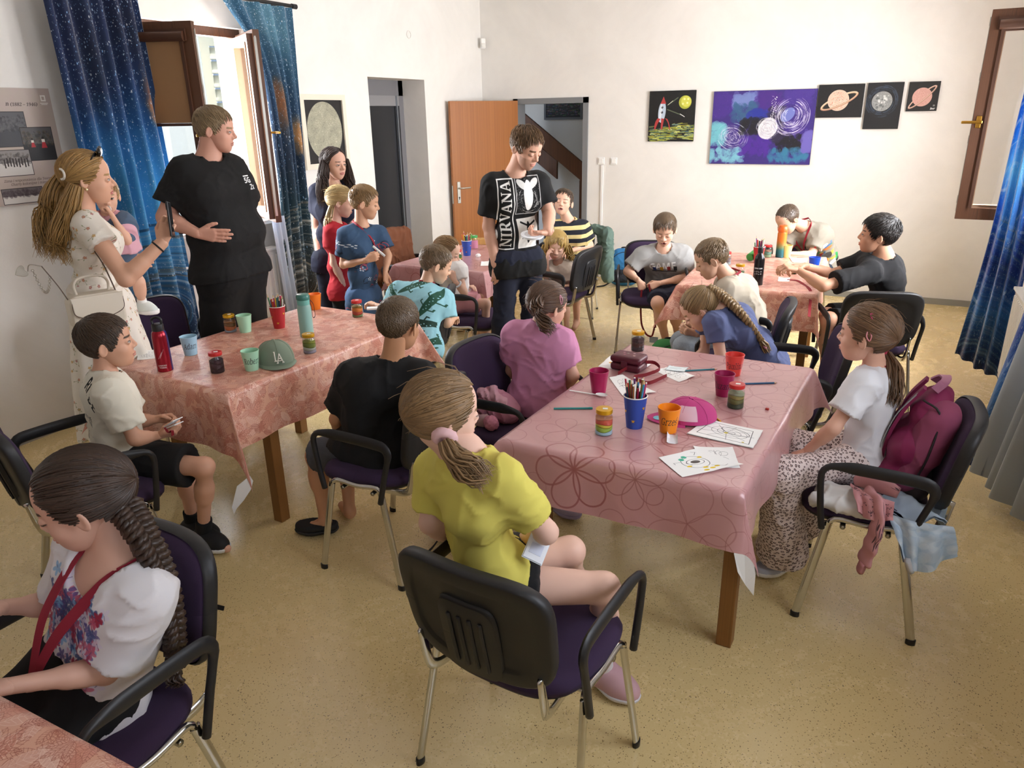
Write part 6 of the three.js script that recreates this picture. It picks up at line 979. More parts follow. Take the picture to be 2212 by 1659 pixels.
person({ label: 'bearded man in a black band shirt and navy shorts holding a white disc', d: 5.0, S: 1.03, w: .84, arm: 1.2, leg: 1.1, face: 160, skin: '#d9a78e', beard: '#5a4030',
  J: { nk: [1112, 372, 0], pv: [1118, 562, .03], sr: [1062, 398, -.04], er: [1056, 490, .02], wr: [1072, 572, -.06], sl: [1166, 394, .06], el: [1186, 462, .02], wl: [1184, 500, -.2], kr: [1088, 695, .0], ar: [1076, 815, .04], tr: [1092, 832, -.14], kl: [1150, 692, .06], al: [1152, 806, .1], tl: [1172, 826, -.05] },
  head: { at: [1137, 320, -.05], yaw: 135, pitch: 26, size: .248, kind: 'man', eyes: 'down' }, brow: '#5c4028', hands: { r: { dir: V(.1, -1, .12), palm: V(-.6, 0, -.7), pose: 'relax' }, l: { dir: CR.clone().negate().add(V(0, -.25, .2)), palm: V(0, .9, .3), pose: 'hold' } },
  hair: { style: 'short', color: '#6a5036', n: 1300, len: .16, thick: .035, lift: .8, vary: .3 },
  wear: [tee({ tex: bandTex, sleeve: .7, hem: .1, fit: .02, flare: .022, name: 'band_shirt', texW: .72, texH: .78, cell: .0105 }), legs({ color: '#161b2e', len: 1.42, fit: .018, flare: .014, name: 'navy_shorts', cell: .011, wr: .005 }), shoes({ color: '#141415', sole: '#e6e6e4', sock: '#1a1a1c', sockTop: .12 })] });
person({ label: 'boy in a navy and cream striped shirt seated in front of the stairwell', d: 6.85, S: .86, w: 1.1, face: 195, skin: '#dcae94',
  J: { nk: [1228, 476, 0], pv: [1232, 585, .05], sr: [1196, 492, 0], er: [1186, 540, -.05], wr: [1205, 560, -.15], sl: [1260, 492, 0], el: [1274, 530, .0], wl: [1238, 540, -.12], kr: [1205, 610, -.4], kl: [1245, 612, -.38] },
  head: { at: [1216, 438, -.03], yaw: 192, pitch: -12, roll: -6, size: .235, mouth: .08, eyes: 'down' }, hair: { style: 'crop', color: '#4a3a2c', len: .12, top: 2.2, n: 1100 },
  wear: [tee({ tex: stripeTex, mode: 'wrap', sleeve: .72, hem: .05, fit: .02, name: 'striped_shirt' }), legs({ color: '#26303c', len: .9, name: 'shorts' })] });
person({ label: 'child with a blond bob in a cream shirt leaning a cheek on one hand', d: 6.2, S: .62, face: 215, skin: '#e2b49c',
  J: { nk: [1208, 568, .02], pv: [1226, 632, .12], sr: [1188, 580, .05], er: [1180, 598, -.08], wr: [1182, 560, -.1], sl: [1232, 580, 0], el: [1232, 622, -.06], wl: [1208, 618, -.14], kr: [1196, 645, -.16], kl: [1222, 648, -.14] },
  head: { at: [1202, 531, -.02], yaw: 185, pitch: 18, roll: -6, size: .222, eyes: 'down' }, hands: { r: { dir: V(.1, 1, -.1), palm: V(.6, 0, -.6), pose: 'relax' } },
  hair: { style: 'mop', color: '#b0904f', n: 1400, len: .34, thick: .06, w: .024, line: 'girl', vary: .3, tails: [{ pts: [G(1180, 530, 6.2), G(1175, 552, 6.18), G(1178, 568, 6.16)], r0: .03, r1: .04, n: 40, w: .006, wave: .01 }, { pts: [G(1226, 530, 6.2), G(1232, 552, 6.18), G(1230, 566, 6.16)], r0: .03, r1: .04, n: 40, w: .006, wave: .01 }] },
  wear: [tee({ color: '#dfd3c4', sleeve: .7, hem: .03, fit: .02, name: 'cream_shirt' }), legs({ color: '#8a7f86', len: .9, name: 'shorts' }), lanyard(null, { color: '#6d6a84' })] });
person({ label: 'boy in a grey shirt twisting a red lanyard over the armrest', d: 5.95, S: .84, w: 1.12, face: 200, skin: '#e2b49a', hunch: .04,
  J: { nk: [1434, 536, -.06], pv: [1440, 618, .12], sr: [1384, 552, -.04], er: [1356, 586, -.05], wr: [1380, 607, -.2], sl: [1480, 552, -.02], el: [1482, 600, -.08], wl: [1424, 612, -.22], kr: [1420, 655, -.36], ar: [1440, 742, 0, .085], kl: [1456, 655, -.34], al: [1466, 738, 0, .085] },
  head: { at: [1436, 497, -.1], yaw: 195, pitch: 26, size: .236, eyes: 'down', mouth: .04 }, hands: { r: { dir: CR.clone().multiplyScalar(.4).add(V(0, -.8, 0)), palm: V(-.4, -.2, -.8), pose: 'grip' }, l: { dir: CR.clone().multiplyScalar(-.8).add(V(0, -.3, 0)), palm: V(-.4, -.3, -.8), pose: 'grip' } },
  hair: { style: 'short', color: '#5e4a34', len: .16, n: 1200, lift: .2 },
  wear: [tee({ tex: heroTex, sleeve: .72, hem: .05, fit: .022, flare: .016, name: 'grey_shirt' }), legs({ color: '#23283a', len: .92, fit: .022, name: 'navy_shorts' }), shoes({ color: '#3c3c40' })] });
person({ label: 'boy in a cream shirt and grey jeans bent over a small jar in his hands', d: 4.45, S: .84, face: 290, skin: '#dcae92', hunch: .05,
  J: { nk: [1577, 602, -.02], pv: [1622, 725, .04], sl: [1572, 626, -.12], el: [1552, 690, -.16], wl: [1505, 722, -.08], sr: [1568, 612, .12], er: [1535, 690, .15], wr: [1498, 716, .06], kl: [1478, 748, -.08], kr: [1472, 738, .12] },
  head: { at: [1537, 560, 0], yaw: 285, pitch: 26, size: .23, eyes: 'down' }, hands: { l: { dir: CR.clone().negate().add(V(0, .3, 0)), palm: V(.2, .2, -.9), pose: 'hold' }, r: { dir: CR.clone().negate().add(V(0, .3, 0)), palm: V(-.2, .2, .9), pose: 'hold' } },
  hair: { style: 'crop', color: '#7a6448', len: .09, top: 2.6, thick: .02, n: 1100, vary: .3 },
  wear: [tee({ color: '#b9ae9c', sleeve: .72, hem: .05, fit: .022, name: 'cream_shirt', wr: .005 }), legs({ tex: jeanTex, len: 1.9, fit: .016, name: 'grey_jeans' }), lanyard(null, {})] });
person({ label: 'girl with a long blond braid in a blue shirt bent forward', d: 3.8, S: .8, face: 292, skin: '#dfb49e', hunch: .04,
  J: { nk: [1556, 668, -.02], pv: [1662, 800, .06], sl: [1545, 700, -.13], el: [1558, 775, -.16], wl: [1520, 800, -.1], sr: [1532, 676, .1], er: [1520, 760, .12], wr: [1490, 790, .1], kl: [1560, 830, -.08], kr: [1550, 815, .12] },
  head: { at: [1512, 668, 0], yaw: 285, pitch: 40, size: .222, eyes: 'down' },
  hair: { style: 'pony', color: '#8e744e', tie: [0, .55, -.85], thick: .03, flyaway: 40, vary: .3, braids: [{ pts: [G(1530, 622, 3.8), G(1562, 640, 3.76), G(1600, 676, 3.7), G(1635, 722, 3.68), G(1662, 764, 3.7)], r: .024, turns: 7, end: .18 }] },
  wear: [tee({ color: '#566088', sleeve: .5, hem: .03, fit: .016, flare: .018, name: 'blue_shirt', wr: .005 }), legs({ color: '#3a4052', len: 1.8, name: 'jeans' }), elastic(c => G(1532, 624, 3.79), '#d99aa8', .016), elastic(c => G(1652, 748, 3.69), '#c98a9c', .014)] });
person({ label: 'boy in a grey colourful-print shirt with his head bowed to the table', d: 6.55, S: .86, w: 1.12, face: 235, skin: '#dcae94', hunch: .06,
  J: { nk: [1738, 488, -.05], pv: [1772, 580, .08], sr: [1716, 500, .05], er: [1690, 540, -.02], wr: [1690, 508, -.12], sl: [1772, 506, -.1], el: [1752, 552, -.2], wl: [1712, 548, -.24], kr: [1720, 600, -.16], kl: [1740, 600, -.26] },
  head: { at: [1702, 474, -.1], yaw: 250, pitch: 45, size: .236, eyes: 'down' }, hands: { r: { dir: V(0, 1, -.2), pose: 'relax' } },
  hair: { style: 'buzz', color: '#4e3d2e', n: 900 },
  wear: [tee({ tex: wildTex, sleeve: .72, hem: .05, fit: .022, name: 'print_shirt' }), legs({ color: '#26303c', len: .9, name: 'shorts' }), lanyard(null, {})] });
person({ label: 'dark-haired boy in a black shirt reaching over the leaf cloth with a jar', d: 4.62, S: .92, face: 292, skin: '#cf9a7c', hunch: .03,
  J: { nk: [1912, 552, 0], pv: [1905, 690, .12], sl: [1880, 590, -.15], el: [1778, 618, -.22], wl: [1722, 582, -.1], sr: [1872, 560, .14], er: [1800, 592, .16], wr: [1738, 574, .08], kl: [1790, 690, -.12], al: [1782, 842, 0, .085], kr: [1786, 680, .1] },
  head: { at: [1896, 508, 0], yaw: 294, pitch: -4, size: .236 }, brow: '#17120e', eye: '#241a14', hands: { l: { dir: CR.clone().negate().add(V(0, .25, 0)), palm: V(.1, -.9, -.3), pose: 'hold' }, r: { dir: CR.clone().negate(), palm: V(0, -1, .2), pose: 'hold' } },
  hair: { style: 'short', color: '#1c1613', len: .15, thick: .06, top: 1.5, n: 1400, lift: .5 },
  wear: [tee({ color: '#0d0d10', sleeve: .75, hem: .05, fit: .02, flare: .02, name: 'black_shirt' }), legs({ color: '#0e0e10', len: .95, name: 'black_shorts' })] });
person({ label: 'girl in a white shirt and leopard-print flared trousers with pink hair clips', d: 2.6, S: .7, face: 300, skin: '#d9a890', head_: 0,
  J: { nk: [1893, 800, .02], pv: [1872, 985, .02], sl: [1862, 832, -.11], el: [1800, 925, -.13], wl: [1742, 975, -.05], sr: [1898, 818, .13], er: [1925, 905, .2], wr: [1900, 930, .2], kl: [1688, 1020, -.12], al: [1690, 1205, 0, .075], tl: [1640, 1235, 0, .03], kr: [1722, 965, .14], ar: [1720, 1150, 0, .075], tr: [1680, 1165, 0, .03] },
  head: { at: [1873, 722, .0], yaw: 312, pitch: 2, size: .222 }, hands: { l: { dir: V(-.8, -.5, -.1), palm: V(0, -1, 0), pose: 'relax' } },
  hair: { style: 'pony', color: '#6a4f38', tie: [.25, -.35, -1], thick: .035, n: 760, vary: .35, flyaway: 60, tails: [{ pts: [G(1917, 764, 2.62), G(1932, 800, 2.56), G(1934, 850, 2.5), G(1928, 882, 2.48)], r0: .014, r1: .03, n: 110, w: .0036, wave: .006 }] },
  wear: [tee({ tex: shinyFront, sleeve: .62, hem: .05, fit: .018, flare: .016, name: 'white_shirt', cell: .008, wr: .004 }), legs({ tex: leopardTex, len: 1.92, fit: .022, flare: .065, name: 'leopard_trousers', cell: .009, wr: .005 }), lanyard(null, {}), shoes({ color: '#b9bccb', sole: '#e2ded6', name: 'sandal', open: 1 }),
    clip([.08, .5, .02], [.2, .43, -.1], '#c9566e'), clip([.28, .42, -.1], [.3, .26, -.22], '#b83a6a'), clip([.375, .16, -.12], [.40, .0, -.16], '#d98a92'), elastic(c => G(1915, 762, 2.62), '#b03a50', .013)] });
person({ label: 'girl in a yellow shirt with a pink scrunchie, seen from behind', d: 1.76, S: .84, face: 75, skin: '#e6bca8', hunch: .03,
  J: { nk: [1000, 968, .0], pv: [1075, 1240, .08], sl: [935, 1015, .13], el: [930, 1130, .1], wl: [985, 1170, .22], sr: [1090, 1030, -.1], er: [1180, 1150, -.04], wr: [1130, 1165, .18], hr: [1090, 1262, 0], hl: [1085, 1225, .15], kr: [1305, 1270, -.02], ar: [1300, 1440, 0, .08], tr: [1326, 1480, 0, .03], kl: [1232, 1190, .18], al: [1240, 1350, 0, .08] },
  head: { at: [958, 893, .02], yaw: 62, pitch: 6, roll: 4, size: .218, fine: 1 },
  hair: { style: 'pony', color: '#876a48', tie: [.1, -.35, -1], thick: .04, n: 900, vary: .3, flyaway: 50, tails: [{ pts: [G(962, 950, 1.64), G(985, 990, 1.62), G(1020, 1018, 1.6), G(1060, 1040, 1.6)], r0: .018, r1: .034, n: 130, w: .0032, wave: .01 }] },
  wear: [tee({ color: '#d6ca60', sleeve: .7, hem: .02, fit: .01, flare: .016, name: 'yellow_shirt', cell: .008, wr: .0045 }), legs({ color: '#111114', len: .32, fit: .014, name: 'black_shorts' }), shoes({ color: '#c9a0a6', sole: '#e2dfe4', sock: '#e6e6ea', only: 'r', name: 'sandal' }),
    c => { const p = G(960, 944, 1.645), g = new THREE.TorusGeometry(.02, .013, 10, 22); const q = g.attributes.position; for (let i = 0; i < q.count; i++) { const k = 1 + .12 * noise(q.getX(i) * 160, q.getY(i) * 160, q.getZ(i) * 160); q.setXYZ(i, q.getX(i) * k, q.getY(i) * k, q.getZ(i) * k); } g.applyQuaternion(new THREE.Quaternion().setFromUnitVectors(V(0, 0, 1), V(.3, -.5, .8).normalize())).translate(p.x, p.y, p.z); g.computeVertexNormals(); mesh('scrunchie', c.T(g), M(0xe2b8ba, .95), c.grp); }] });
person({ label: 'girl in a pink shirt with a pink hair clip, seated with her back turned', d: 3.34, S: .75, face: 40, skin: '#dbab92',
  J: { nk: [1172, 706, .0], pv: [1162, 868, .0], sl: [1108, 722, .06], el: [1105, 800, .12], wl: [1140, 840, .2], sr: [1215, 738, -.06], er: [1238, 812, -.08], wr: [1218, 840, .12], kr: [1250, 885, .16], ar: [1205, 1078, 0, .08], tr: [1232, 1108, 0, .03], kl: [1190, 870, .3] },
  head: { at: [1183, 662, .03], yaw: 55, pitch: 18, size: .222 }, 
  hair: { style: 'pony', color: '#5c4230', tie: [-.15, -.3, -1], thick: .035, n: 760, vary: .35, flyaway: 90, tails: [{ pts: [G(1163, 682, 3.24), G(1178, 700, 3.20), G(1198, 716, 3.20)], r0: .02, r1: .035, n: 70, w: .004, wave: .006 }, { pts: [G(1168, 640, 3.32), G(1158, 660, 3.24), G(1162, 682, 3.23)], r0: .022, r1: .03, n: 40, w: .005, wave: .004 }] },
  wear: [tee({ color: '#cc8aae', sleeve: .66, hem: .05, fit: .02, flare: .016, name: 'pink_shirt', cell: .0085, wr: .0045 }), legs({ color: '#131316', len: 1.1, name: 'black_trousers' }), shoes({ color: '#b9a8bf', sole: '#a99ab5', name: 'slide', open: 1, sock: '#b99aa8', sockTop: .25, only: 'r' }), clip([-.36, .3, -.05], [-.39, .12, .02], '#d98ea6')] });
person({ label: 'boy in a black shirt and grey shorts seated with his back turned', d: 2.92, S: .83, face: 330, skin: '#c9946f', w: 1.04,
  J: { nk: [848, 786, .0], pv: [800, 970, -.02], sl: [758, 816, .02], el: [728, 905, .06], wl: [748, 960, .16], sr: [912, 812, -.02], er: [930, 900, .06], wr: [880, 950, .2], hl: [770, 965, .04], hr: [838, 975, -.05], kl: [682, 985, .14], al: [702, 1120, 0, .08], tl: [662, 1140, 0, .03], kr: [745, 970, .3], ar: [755, 1100, .24] },
  head: { at: [862, 702, .0], yaw: 25, pitch: 10, size: .226 },
  hair: { style: 'buzz', color: '#5c4a36', n: 1500, len: .05, top: 2.2, vary: .25 },
  wear: [tee({ color: '#08080a', sleeve: .72, hem: .06, fit: .024, flare: .018, name: 'black_shirt', cell: .009, wr: .004 }), legs({ color: '#4a4d55', len: .96, fit: .02, flare: .012, name: 'grey_shorts' }), shoes({ color: '#121214', sole: '#161618', name: 'slide', only: 'l', open: 1 })] });
person({ label: 'boy in a cream shirt with black lettering on the back and black shorts', d: 2.88, S: .76, face: 52, skin: '#d8a488',
  J: { nk: [226, 812, .02], pv: [262, 985, .02], sr: [240, 852, -.13], er: [292, 948, -.14], wr: [345, 940, -.05], sl: [228, 830, .12], el: [300, 910, .12], wl: [342, 905, .1], kr: [442, 1008, -.1], ar: [440, 1152, 0, .08], tr: [490, 1185, 0, .03], kl: [398, 1008, .08], al: [416, 1130, 0, .08], tl: [455, 1155, 0, .03] },
  head: { at: [232, 740, .03], yaw: 68, pitch: -2, size: .226 }, hands: { r: { dir: CR.clone().add(V(0, .2, 0)), palm: V(-.2, .7, -.5), pose: 'hold' }, l: { dir: CR.clone().add(V(0, .05, 0)), palm: V(-.1, -.3, .8), pose: 'hold' } },
  hair: { style: 'short', color: '#3d2c1e', n: 1500, len: .13, thick: .035, vary: .3 },
  wear: [tee({ tex: rideTex, sleeve: .74, hem: .08, fit: .024, flare: .02, name: 'cream_shirt', texW: .56, cell: .0085, wr: .0045 }), legs({ color: '#0c0c0e', len: .8, fit: .03, flare: .02, name: 'black_shorts' }), shoes({ color: '#111113', sole: '#e4e4e2', sock: '#111113', sockTop: .22 })] });
person({ label: 'girl with a long dark braid and a red lanyard at the leaf cloth', d: 1.5, S: .82, face: 212, skin: '#d2a590', hunch: .02, arm: .85,
  J: { nk: [262, 1192, .0], pv: V(-1.63, .55, -.84), el: [228, 1448, -.1], wl: [20, 1482, -.22], er: [120, 1305, .08], wr: [5, 1312, -.02], kl: V(-1.52, .5, -.44), al: V(-1.52, .08, -.4), kr: V(-1.74, .5, -.44), ar: V(-1.74, .08, -.4) },
  head: { at: [182, 1082, .0], yaw: 256, pitch: 16, size: .235, fine: 1, eyes: 'down' }, brow: '#2a1c16', hands: { l: { pose: 'relax' }, r: { pose: 'relax' } },
  hair: { style: 'pony', color: '#3a2a21', tie: [.05, -.2, -1], thick: .035, n: 1100, vary: .35, flyaway: 0, braids: [{ pts: [G(268, 1090, 1.5), G(305, 1150, 1.47), G(345, 1230, 1.47), G(372, 1330, 1.48), G(380, 1420, 1.5), G(385, 1480, 1.5)], r: .026, turns: 9, end: .12 }] },
  wear: [tee({ tex: bouquetTex, sleeve: .82, hem: .1, fit: .014, flare: .012, name: 'white_shirt', cell: .008, wr: .0045, neck: .085, neckDrop: .045 }), legs({ color: '#0d0d10', len: 1.5, fit: .012, name: 'black_leggings' }), lanyard(c => c.J.nk.clone().addScaledVector(c.f, .15).addScaledVector(c.up, -.32), { w: .028, color: '#8e1730' }), elastic(c => G(272, 1096, 1.495), '#17171a', .018)] });

// ---------- things on the tables ----------
const TY = TH + 0.0035;
const onT = (px, py, dy = 0) => atH(px, py, TY).add(V(0, dy, 0));
function script(text, color, bg) { return canvasTex(512, 128, (g, w, h) => { g.fillStyle = bg; g.fillRect(0, 0, w, h); g.fillStyle = color; g.font = 'italic 54px serif'; g.fillText(text, 200 - g.measureText(text).width / 2 + 56, 80); }); }
const lookTurn = p => Math.atan2(-p.x, -p.z);
const toCam = p => Math.atan2(camera.position.x - p.x, camera.position.z - p.z);
function cup(label, px, py, color, text, { h = 0.095, r = 0.041, lie } = {}) {
  const p = onT(px, py), o = thing('plastic_cup', label, 'cup', p, toCam(p) + (text ? 0.35 : 0));
  const m = text ? M(0xffffff, 0.35, { map: script(text, '#1c1c28', color) }) : M(color, 0.35);
  const b = r * 0.72; mesh('cup_wall', lathe([[b, 0.002], [r, h], [r - 0.0018, h], [b - 0.0018, 0.006], [0, 0.006]], 40).rotateY(text ? Math.PI * 0.9 : 0), m, o);
  mesh('cup_base', lathe([[0, 0.0], [b - 0.003, 0], [b, 0.004], [b, 0.008]], 32), M(color, 0.35), o); mesh('rim', new THREE.TorusGeometry(r - 0.0006, 0.0016, 6, 40).rotateX(Math.PI / 2).translate(0, h, 0), M(color, 0.35), o);
  if (lie) { o.rotation.set(0, toCam(p) + lie, 0); o.children.forEach(c => { c.geometry.rotateX(Math.PI / 2 - 0.13); c.geometry.translate(0, r * 0.86, 0); }); }
  return o;
}
const LIDS = { gold: M(0xd2a01e, 0.32, { metalness: 0.5 }), red: M(0xc22a28, 0.35), green: M(0x3f9a4e, 0.4) };
const JG = M(0xf4f8f6, 0.03, { transmission: 1, thickness: 0, ior: 1.45 });
function jar(label, px, py, lid, layers, { s = 1, pos, lie } = {}) {
  const p = pos || onT(px, py), o = thing('glass_jar', label, 'jar', p, toCam(p)), k = s * 1.13;
  mesh('glass', lathe([[0, 0.001], [0.026, 0.001], [0.029, 0.005], [0.029, 0.055], [0.0275, 0.064], [0.024, 0.07], [0.024, 0.078]], 32).scale(k, k, k), JG, o);
  const l = mesh('lid', lathe([[0, 0.088], [0.0255, 0.088], [0.027, 0.0865], [0.027, 0.075], [0.0262, 0.074], [0.0245, 0.074]], 32).scale(k, k, k), LIDS[lid], o);
  mesh('sticker', rbx(0.016, 0.0006, 0.012, 0.0003, 0.003, 0.0886, 0.002, 1).scale(k, k, k), M(0xf2f0ea, 0.8), l);
  let y = 0.003; layers.forEach(([c, h], i) => { const N = 30, pts = [[0, y]]; pts.push([0.0262, y], [0.0272, y + 0.003], [0.0272, y + h], [0, y + h + (i === layers.length - 1 ? 0.002 : 0)]); const g = lathe(pts, N); const q = g.attributes.position; for (let j = 0; j < q.count; j++) { const yy = q.getY(j), a = Math.atan2(q.getZ(j), q.getX(j)), rr_ = Math.hypot(q.getX(j), q.getZ(j)); if (rr_ > 0.02 && ((yy > y + h - 0.0005) || (i > 0 && yy < y + 0.004))) q.setY(j, yy + 0.0025 * Math.sin(a * 2 + i * 1.3 + (yy > y + h - 0.0005 ? 1.3 : 0)) ); } g.computeVertexNormals(); mesh('coloured_layer', g.scale(k, k, k), M(c, 0.95), o); y += h; });
  if (lie) o.rotation.set(0, lie, Math.PI / 2); return o;
}
function bottleLathe(name, label, cat, px, py, parts, turn = 0, pos) { const p = pos || onT(px, py), o = thing(name, label, cat, p, toCam(p) + turn + Math.PI); for (const [n, pts, m, seg] of parts) mesh(n, lathe(pts, seg || 36), m, o); return o; }
const PCOL = ['#1d2a44', '#b02a2e', '#2e7d4f', '#e0b62c', '#d8672a', '#6a2f7a', '#1d1d20', '#c8487a', '#3a8fc0', '#8a5a30', '#74b04a', '#e8e6df', '#24495a', '#aa2244'];
const PNAME = ['navy', 'red', 'green', 'yellow', 'orange', 'purple', 'black', 'pink', 'sky blue', 'brown', 'light green', 'white', 'dark teal', 'crimson'];
function pencilCup(label, px, py, color, n, group, { h = 0.125, r = 0.043, star = '#d9a83a' } = {}) {
  const p = onT(px, py), o = thing('pencil_cup', label, 'cup', p, toCam(p)), b = r * 0.68;
  mesh('paper_wall', lathe([[b, 0], [r, h], [r - 0.001, h], [b - 0.001, 0.006], [0, 0.006]], 40), M(color, 0.55), o);
  mesh('rolled_rim', new THREE.TorusGeometry(r, 0.0022, 8, 40).rotateX(Math.PI / 2).translate(0, h, 0), M(0xe9e6e0, 0.6), o);
  const s = new THREE.Shape(); for (let i = 0; i < 10; i++) { const a = i * Math.PI / 5, q = i % 2 ? 0.0035 : 0.008; i ? s.lineTo(Math.sin(a) * q, Math.cos(a) * q) : s.moveTo(Math.sin(a) * q, Math.cos(a) * q); }
  for (const [a, y] of [[-0.15, 0.035], [0.9, 0.085], [-1.1, 0.07], [2.5, .05]]) { const rr_ = lerp(b, r, y / h) + 0.0003; mesh('printed_star', extrude(s, 0.0004).rotateX(-0.1).rotateY(a).translate(Math.sin(a) * rr_, y, Math.cos(a) * rr_), M(star, 0.4, { metalness: 0.5 }), o); }
  for (let i = 0; i < n; i++) {
    const a = i * 2.4 + rr(-.2, .2), q = Math.sqrt((i + .5) / n) * (r - 0.007), L = rr(0.15, 0.178), q0 = q * 0.45, base = V(Math.cos(a) * q0, 0.009, Math.sin(a) * q0).add(p), top = V(Math.cos(a) * q, h, Math.sin(a) * q).add(p), dir = top.clone().sub(base).normalize();
    const c = PCOL[(i * 5 + Math.floor(px)) % PCOL.length], felt = i % 3 === 0, g = new THREE.Group(); g.name = numbered(felt ? 'felt_pen' : 'pencil'); scene.add(g); g.position.copy(base); g.quaternion.setFromUnitVectors(V(0, 1, 0), dir);
    tag(g, `${PNAME[PCOL.indexOf(c)]} ${felt ? 'felt pen' : 'pencil'} standing in the ${group}`, felt ? 'pen' : 'pencil', `pens and pencils in the ${group}`);
    if (felt) { mesh('barrel', cyl(0.0042, 0.0042, L * .62, 10), M(i % 2 ? 0xeceae4 : c, 0.4), g); mesh('cap', cyl(0.0046, 0.0038, L * .36, 10, 0, L * .6), M(c, 0.35), g); }
    else { mesh('barrel', cyl(0.0035, 0.0035, L, 6), M(c, 0.4), g); i % 2 ? mesh('end_cap', cyl(0.0036, 0.003, 0.004, 8, 0, L), M(0xf0ece2, 0.5), g) : (mesh('sharpened_wood', cyl(0.0035, 0.0012, 0.014, 8, 0, L), M(0xd9b98a, 0.7), g), mesh('lead', cyl(0.0012, 0.0002, 0.005, 8, 0, L + 0.014), M(c, 0.5), g)); }
  }
}
function lying(name, label, cat, a, b, r, color, { tip = true } = {}) { // pencil or pen lying on the cloth between two pixels
  const p = onT(...a, r), q = onT(...b, r), L = p.distanceTo(q), o = thing(name, label, cat, p); o.quaternion.setFromUnitVectors(V(0, 0, 1), q.clone().sub(p).normalize());
  mesh('barrel', cyl(r, r, L * .9, 6).rotateX(Math.PI / 2), M(color, 0.4), o);
  if (tip) { mesh('sharpened_wood', cyl(r, r * .35, L * .07, 8, 0, L * .9).rotateX(Math.PI / 2), M(0xd2b184, .7), o); mesh('lead', cyl(r * .35, r * .05, L * .03, 8, 0, L * .97).rotateX(Math.PI / 2), M(0x222226, .5), o); } else mesh('cap', cyl(r * 1.15, r, L * .1, 10, 0, L * .9).rotateX(Math.PI / 2), M(color, .35), o); return o;
}
// paper sheet through four table pixels (far-left, far-right, near-right, near-left)
function paper(label, c4, draw, { name = 'paper_sheet', cat = 'paper', lift = 0, tall = 0.0008, n = 1, curl = 0.004, base = '#f3f3f1' } = {}) {
  const P = c4.map(c => onT(c[0], c[1], lift)), o = thing(name, label, cat, P[3].clone());
  const f = (u, v) => P[3].clone().lerp(P[2], u).lerp(P[0].clone().lerp(P[1], u), v).sub(o.position).add(V(0, curl * Math.pow(Math.abs(u - .5) * 2, 4) * (v > .5 ? 1 : .4) + 0.0012, 0));
  const tex = canvasTex(512, 400, (g, w, h) => { g.fillStyle = base; g.fillRect(0, 0, w, h); draw && draw(g, w, h); });
  for (let k = 0; k < n; k++) { const sh = grid(10, 8, (u, v) => f(u, v).add(V(k < n - 1 ? rr(-.002, .002) : 0, tall * (k + 1), 0))); let s = sh.attributes.normal.getY(40); mesh(k === n - 1 ? 'printed_sheet' : 'under_sheet', sh, k === n - 1 ? M(0xffffff, .8, { map: tex, side: THREE.DoubleSide }) : M(0xeeeeec, .85, { side: THREE.DoubleSide }), o); }
  return o;
}
const ink = (g, pts, lw = 3, c = '#2a2a2e') => { g.strokeStyle = c; g.lineWidth = lw; g.lineJoin = 'round'; g.beginPath(); pts.forEach((p, i) => i ? g.lineTo(...p) : g.moveTo(...p)); g.stroke(); };
const leafPage = (g, w, h) => { ink(g, [[60, 40], [440, 60], [470, 350], [50, 330], [60, 40]], 5); for (let k = 0; k < 9; k++) ink(g, [[250, 200], [250 + Math.cos(k * .7) * 230, 200 + Math.sin(k * .7) * 150]], 3); for (const r of [40, 80, 120]) { g.beginPath(); g.ellipse(270, 190, r * 1.3, r * .8, .2, 0, 7); g.stroke(); } g.beginPath(); g.ellipse(310, 150, 130, 60, .3, 0, 7); g.lineWidth = 5; g.stroke(); disc(g, 250, 210, 16, '#c9b53a'); disc(g, 420, 330, 10, '#c9b53a'); };
const alienPage = (g, w, h) => { g.strokeStyle = '#3a3a40'; g.lineWidth = 4; g.beginPath(); g.ellipse(250, 210, 140, 90, 0, 0, 7); g.stroke(); disc(g, 250, 205, 62, '#f3f3f1'); g.beginPath(); g.arc(250, 205, 62, 0, 7); g.stroke(); disc(g, 250, 205, 34, '#5d5450'); for (const [x, y] of [[170, 130], [320, 280], [420, 130], [440, 170], [400, 200], [460, 220]]) { disc(g, x, y, 18, '#e3c12e'); } for (const [x, y] of [[110, 230], [150, 270]]) disc(g, x, y, 30, '#4fb597', 1, 20); ink(g, [[110, 140], [60, 100], [40, 130]]); ink(g, [[380, 150], [450, 90], [430, 60]]); ink(g, [[200, 300], [190, 350], [230, 350]]); ink(g, [[200, 250], [250, 275], [300, 250]], 3); };
const flyPage = (g, w, h) => { for (let k = 0; k < 8; k++) { g.strokeStyle = '#33343a'; g.lineWidth = 3; g.beginPath(); g.ellipse(150 + (k % 4) * 70, 130 + Math.floor(k / 4) * 120, 60, 40, k, 0, 7); g.stroke(); } ink(g, [[250, 60], [260, 340]], 4); };
const bugPage = (g, w, h) => { disc(g, 110, 200, 50, '#e2a845', .9, 30); disc(g, 200, 220, 60, '#2f8a96', .9, 36); disc(g, 380, 330, 50, '#2f8a96', .9, 24); disc(g, 150, 250, 30, '#d9834a'); flyPage(g, w, h); };

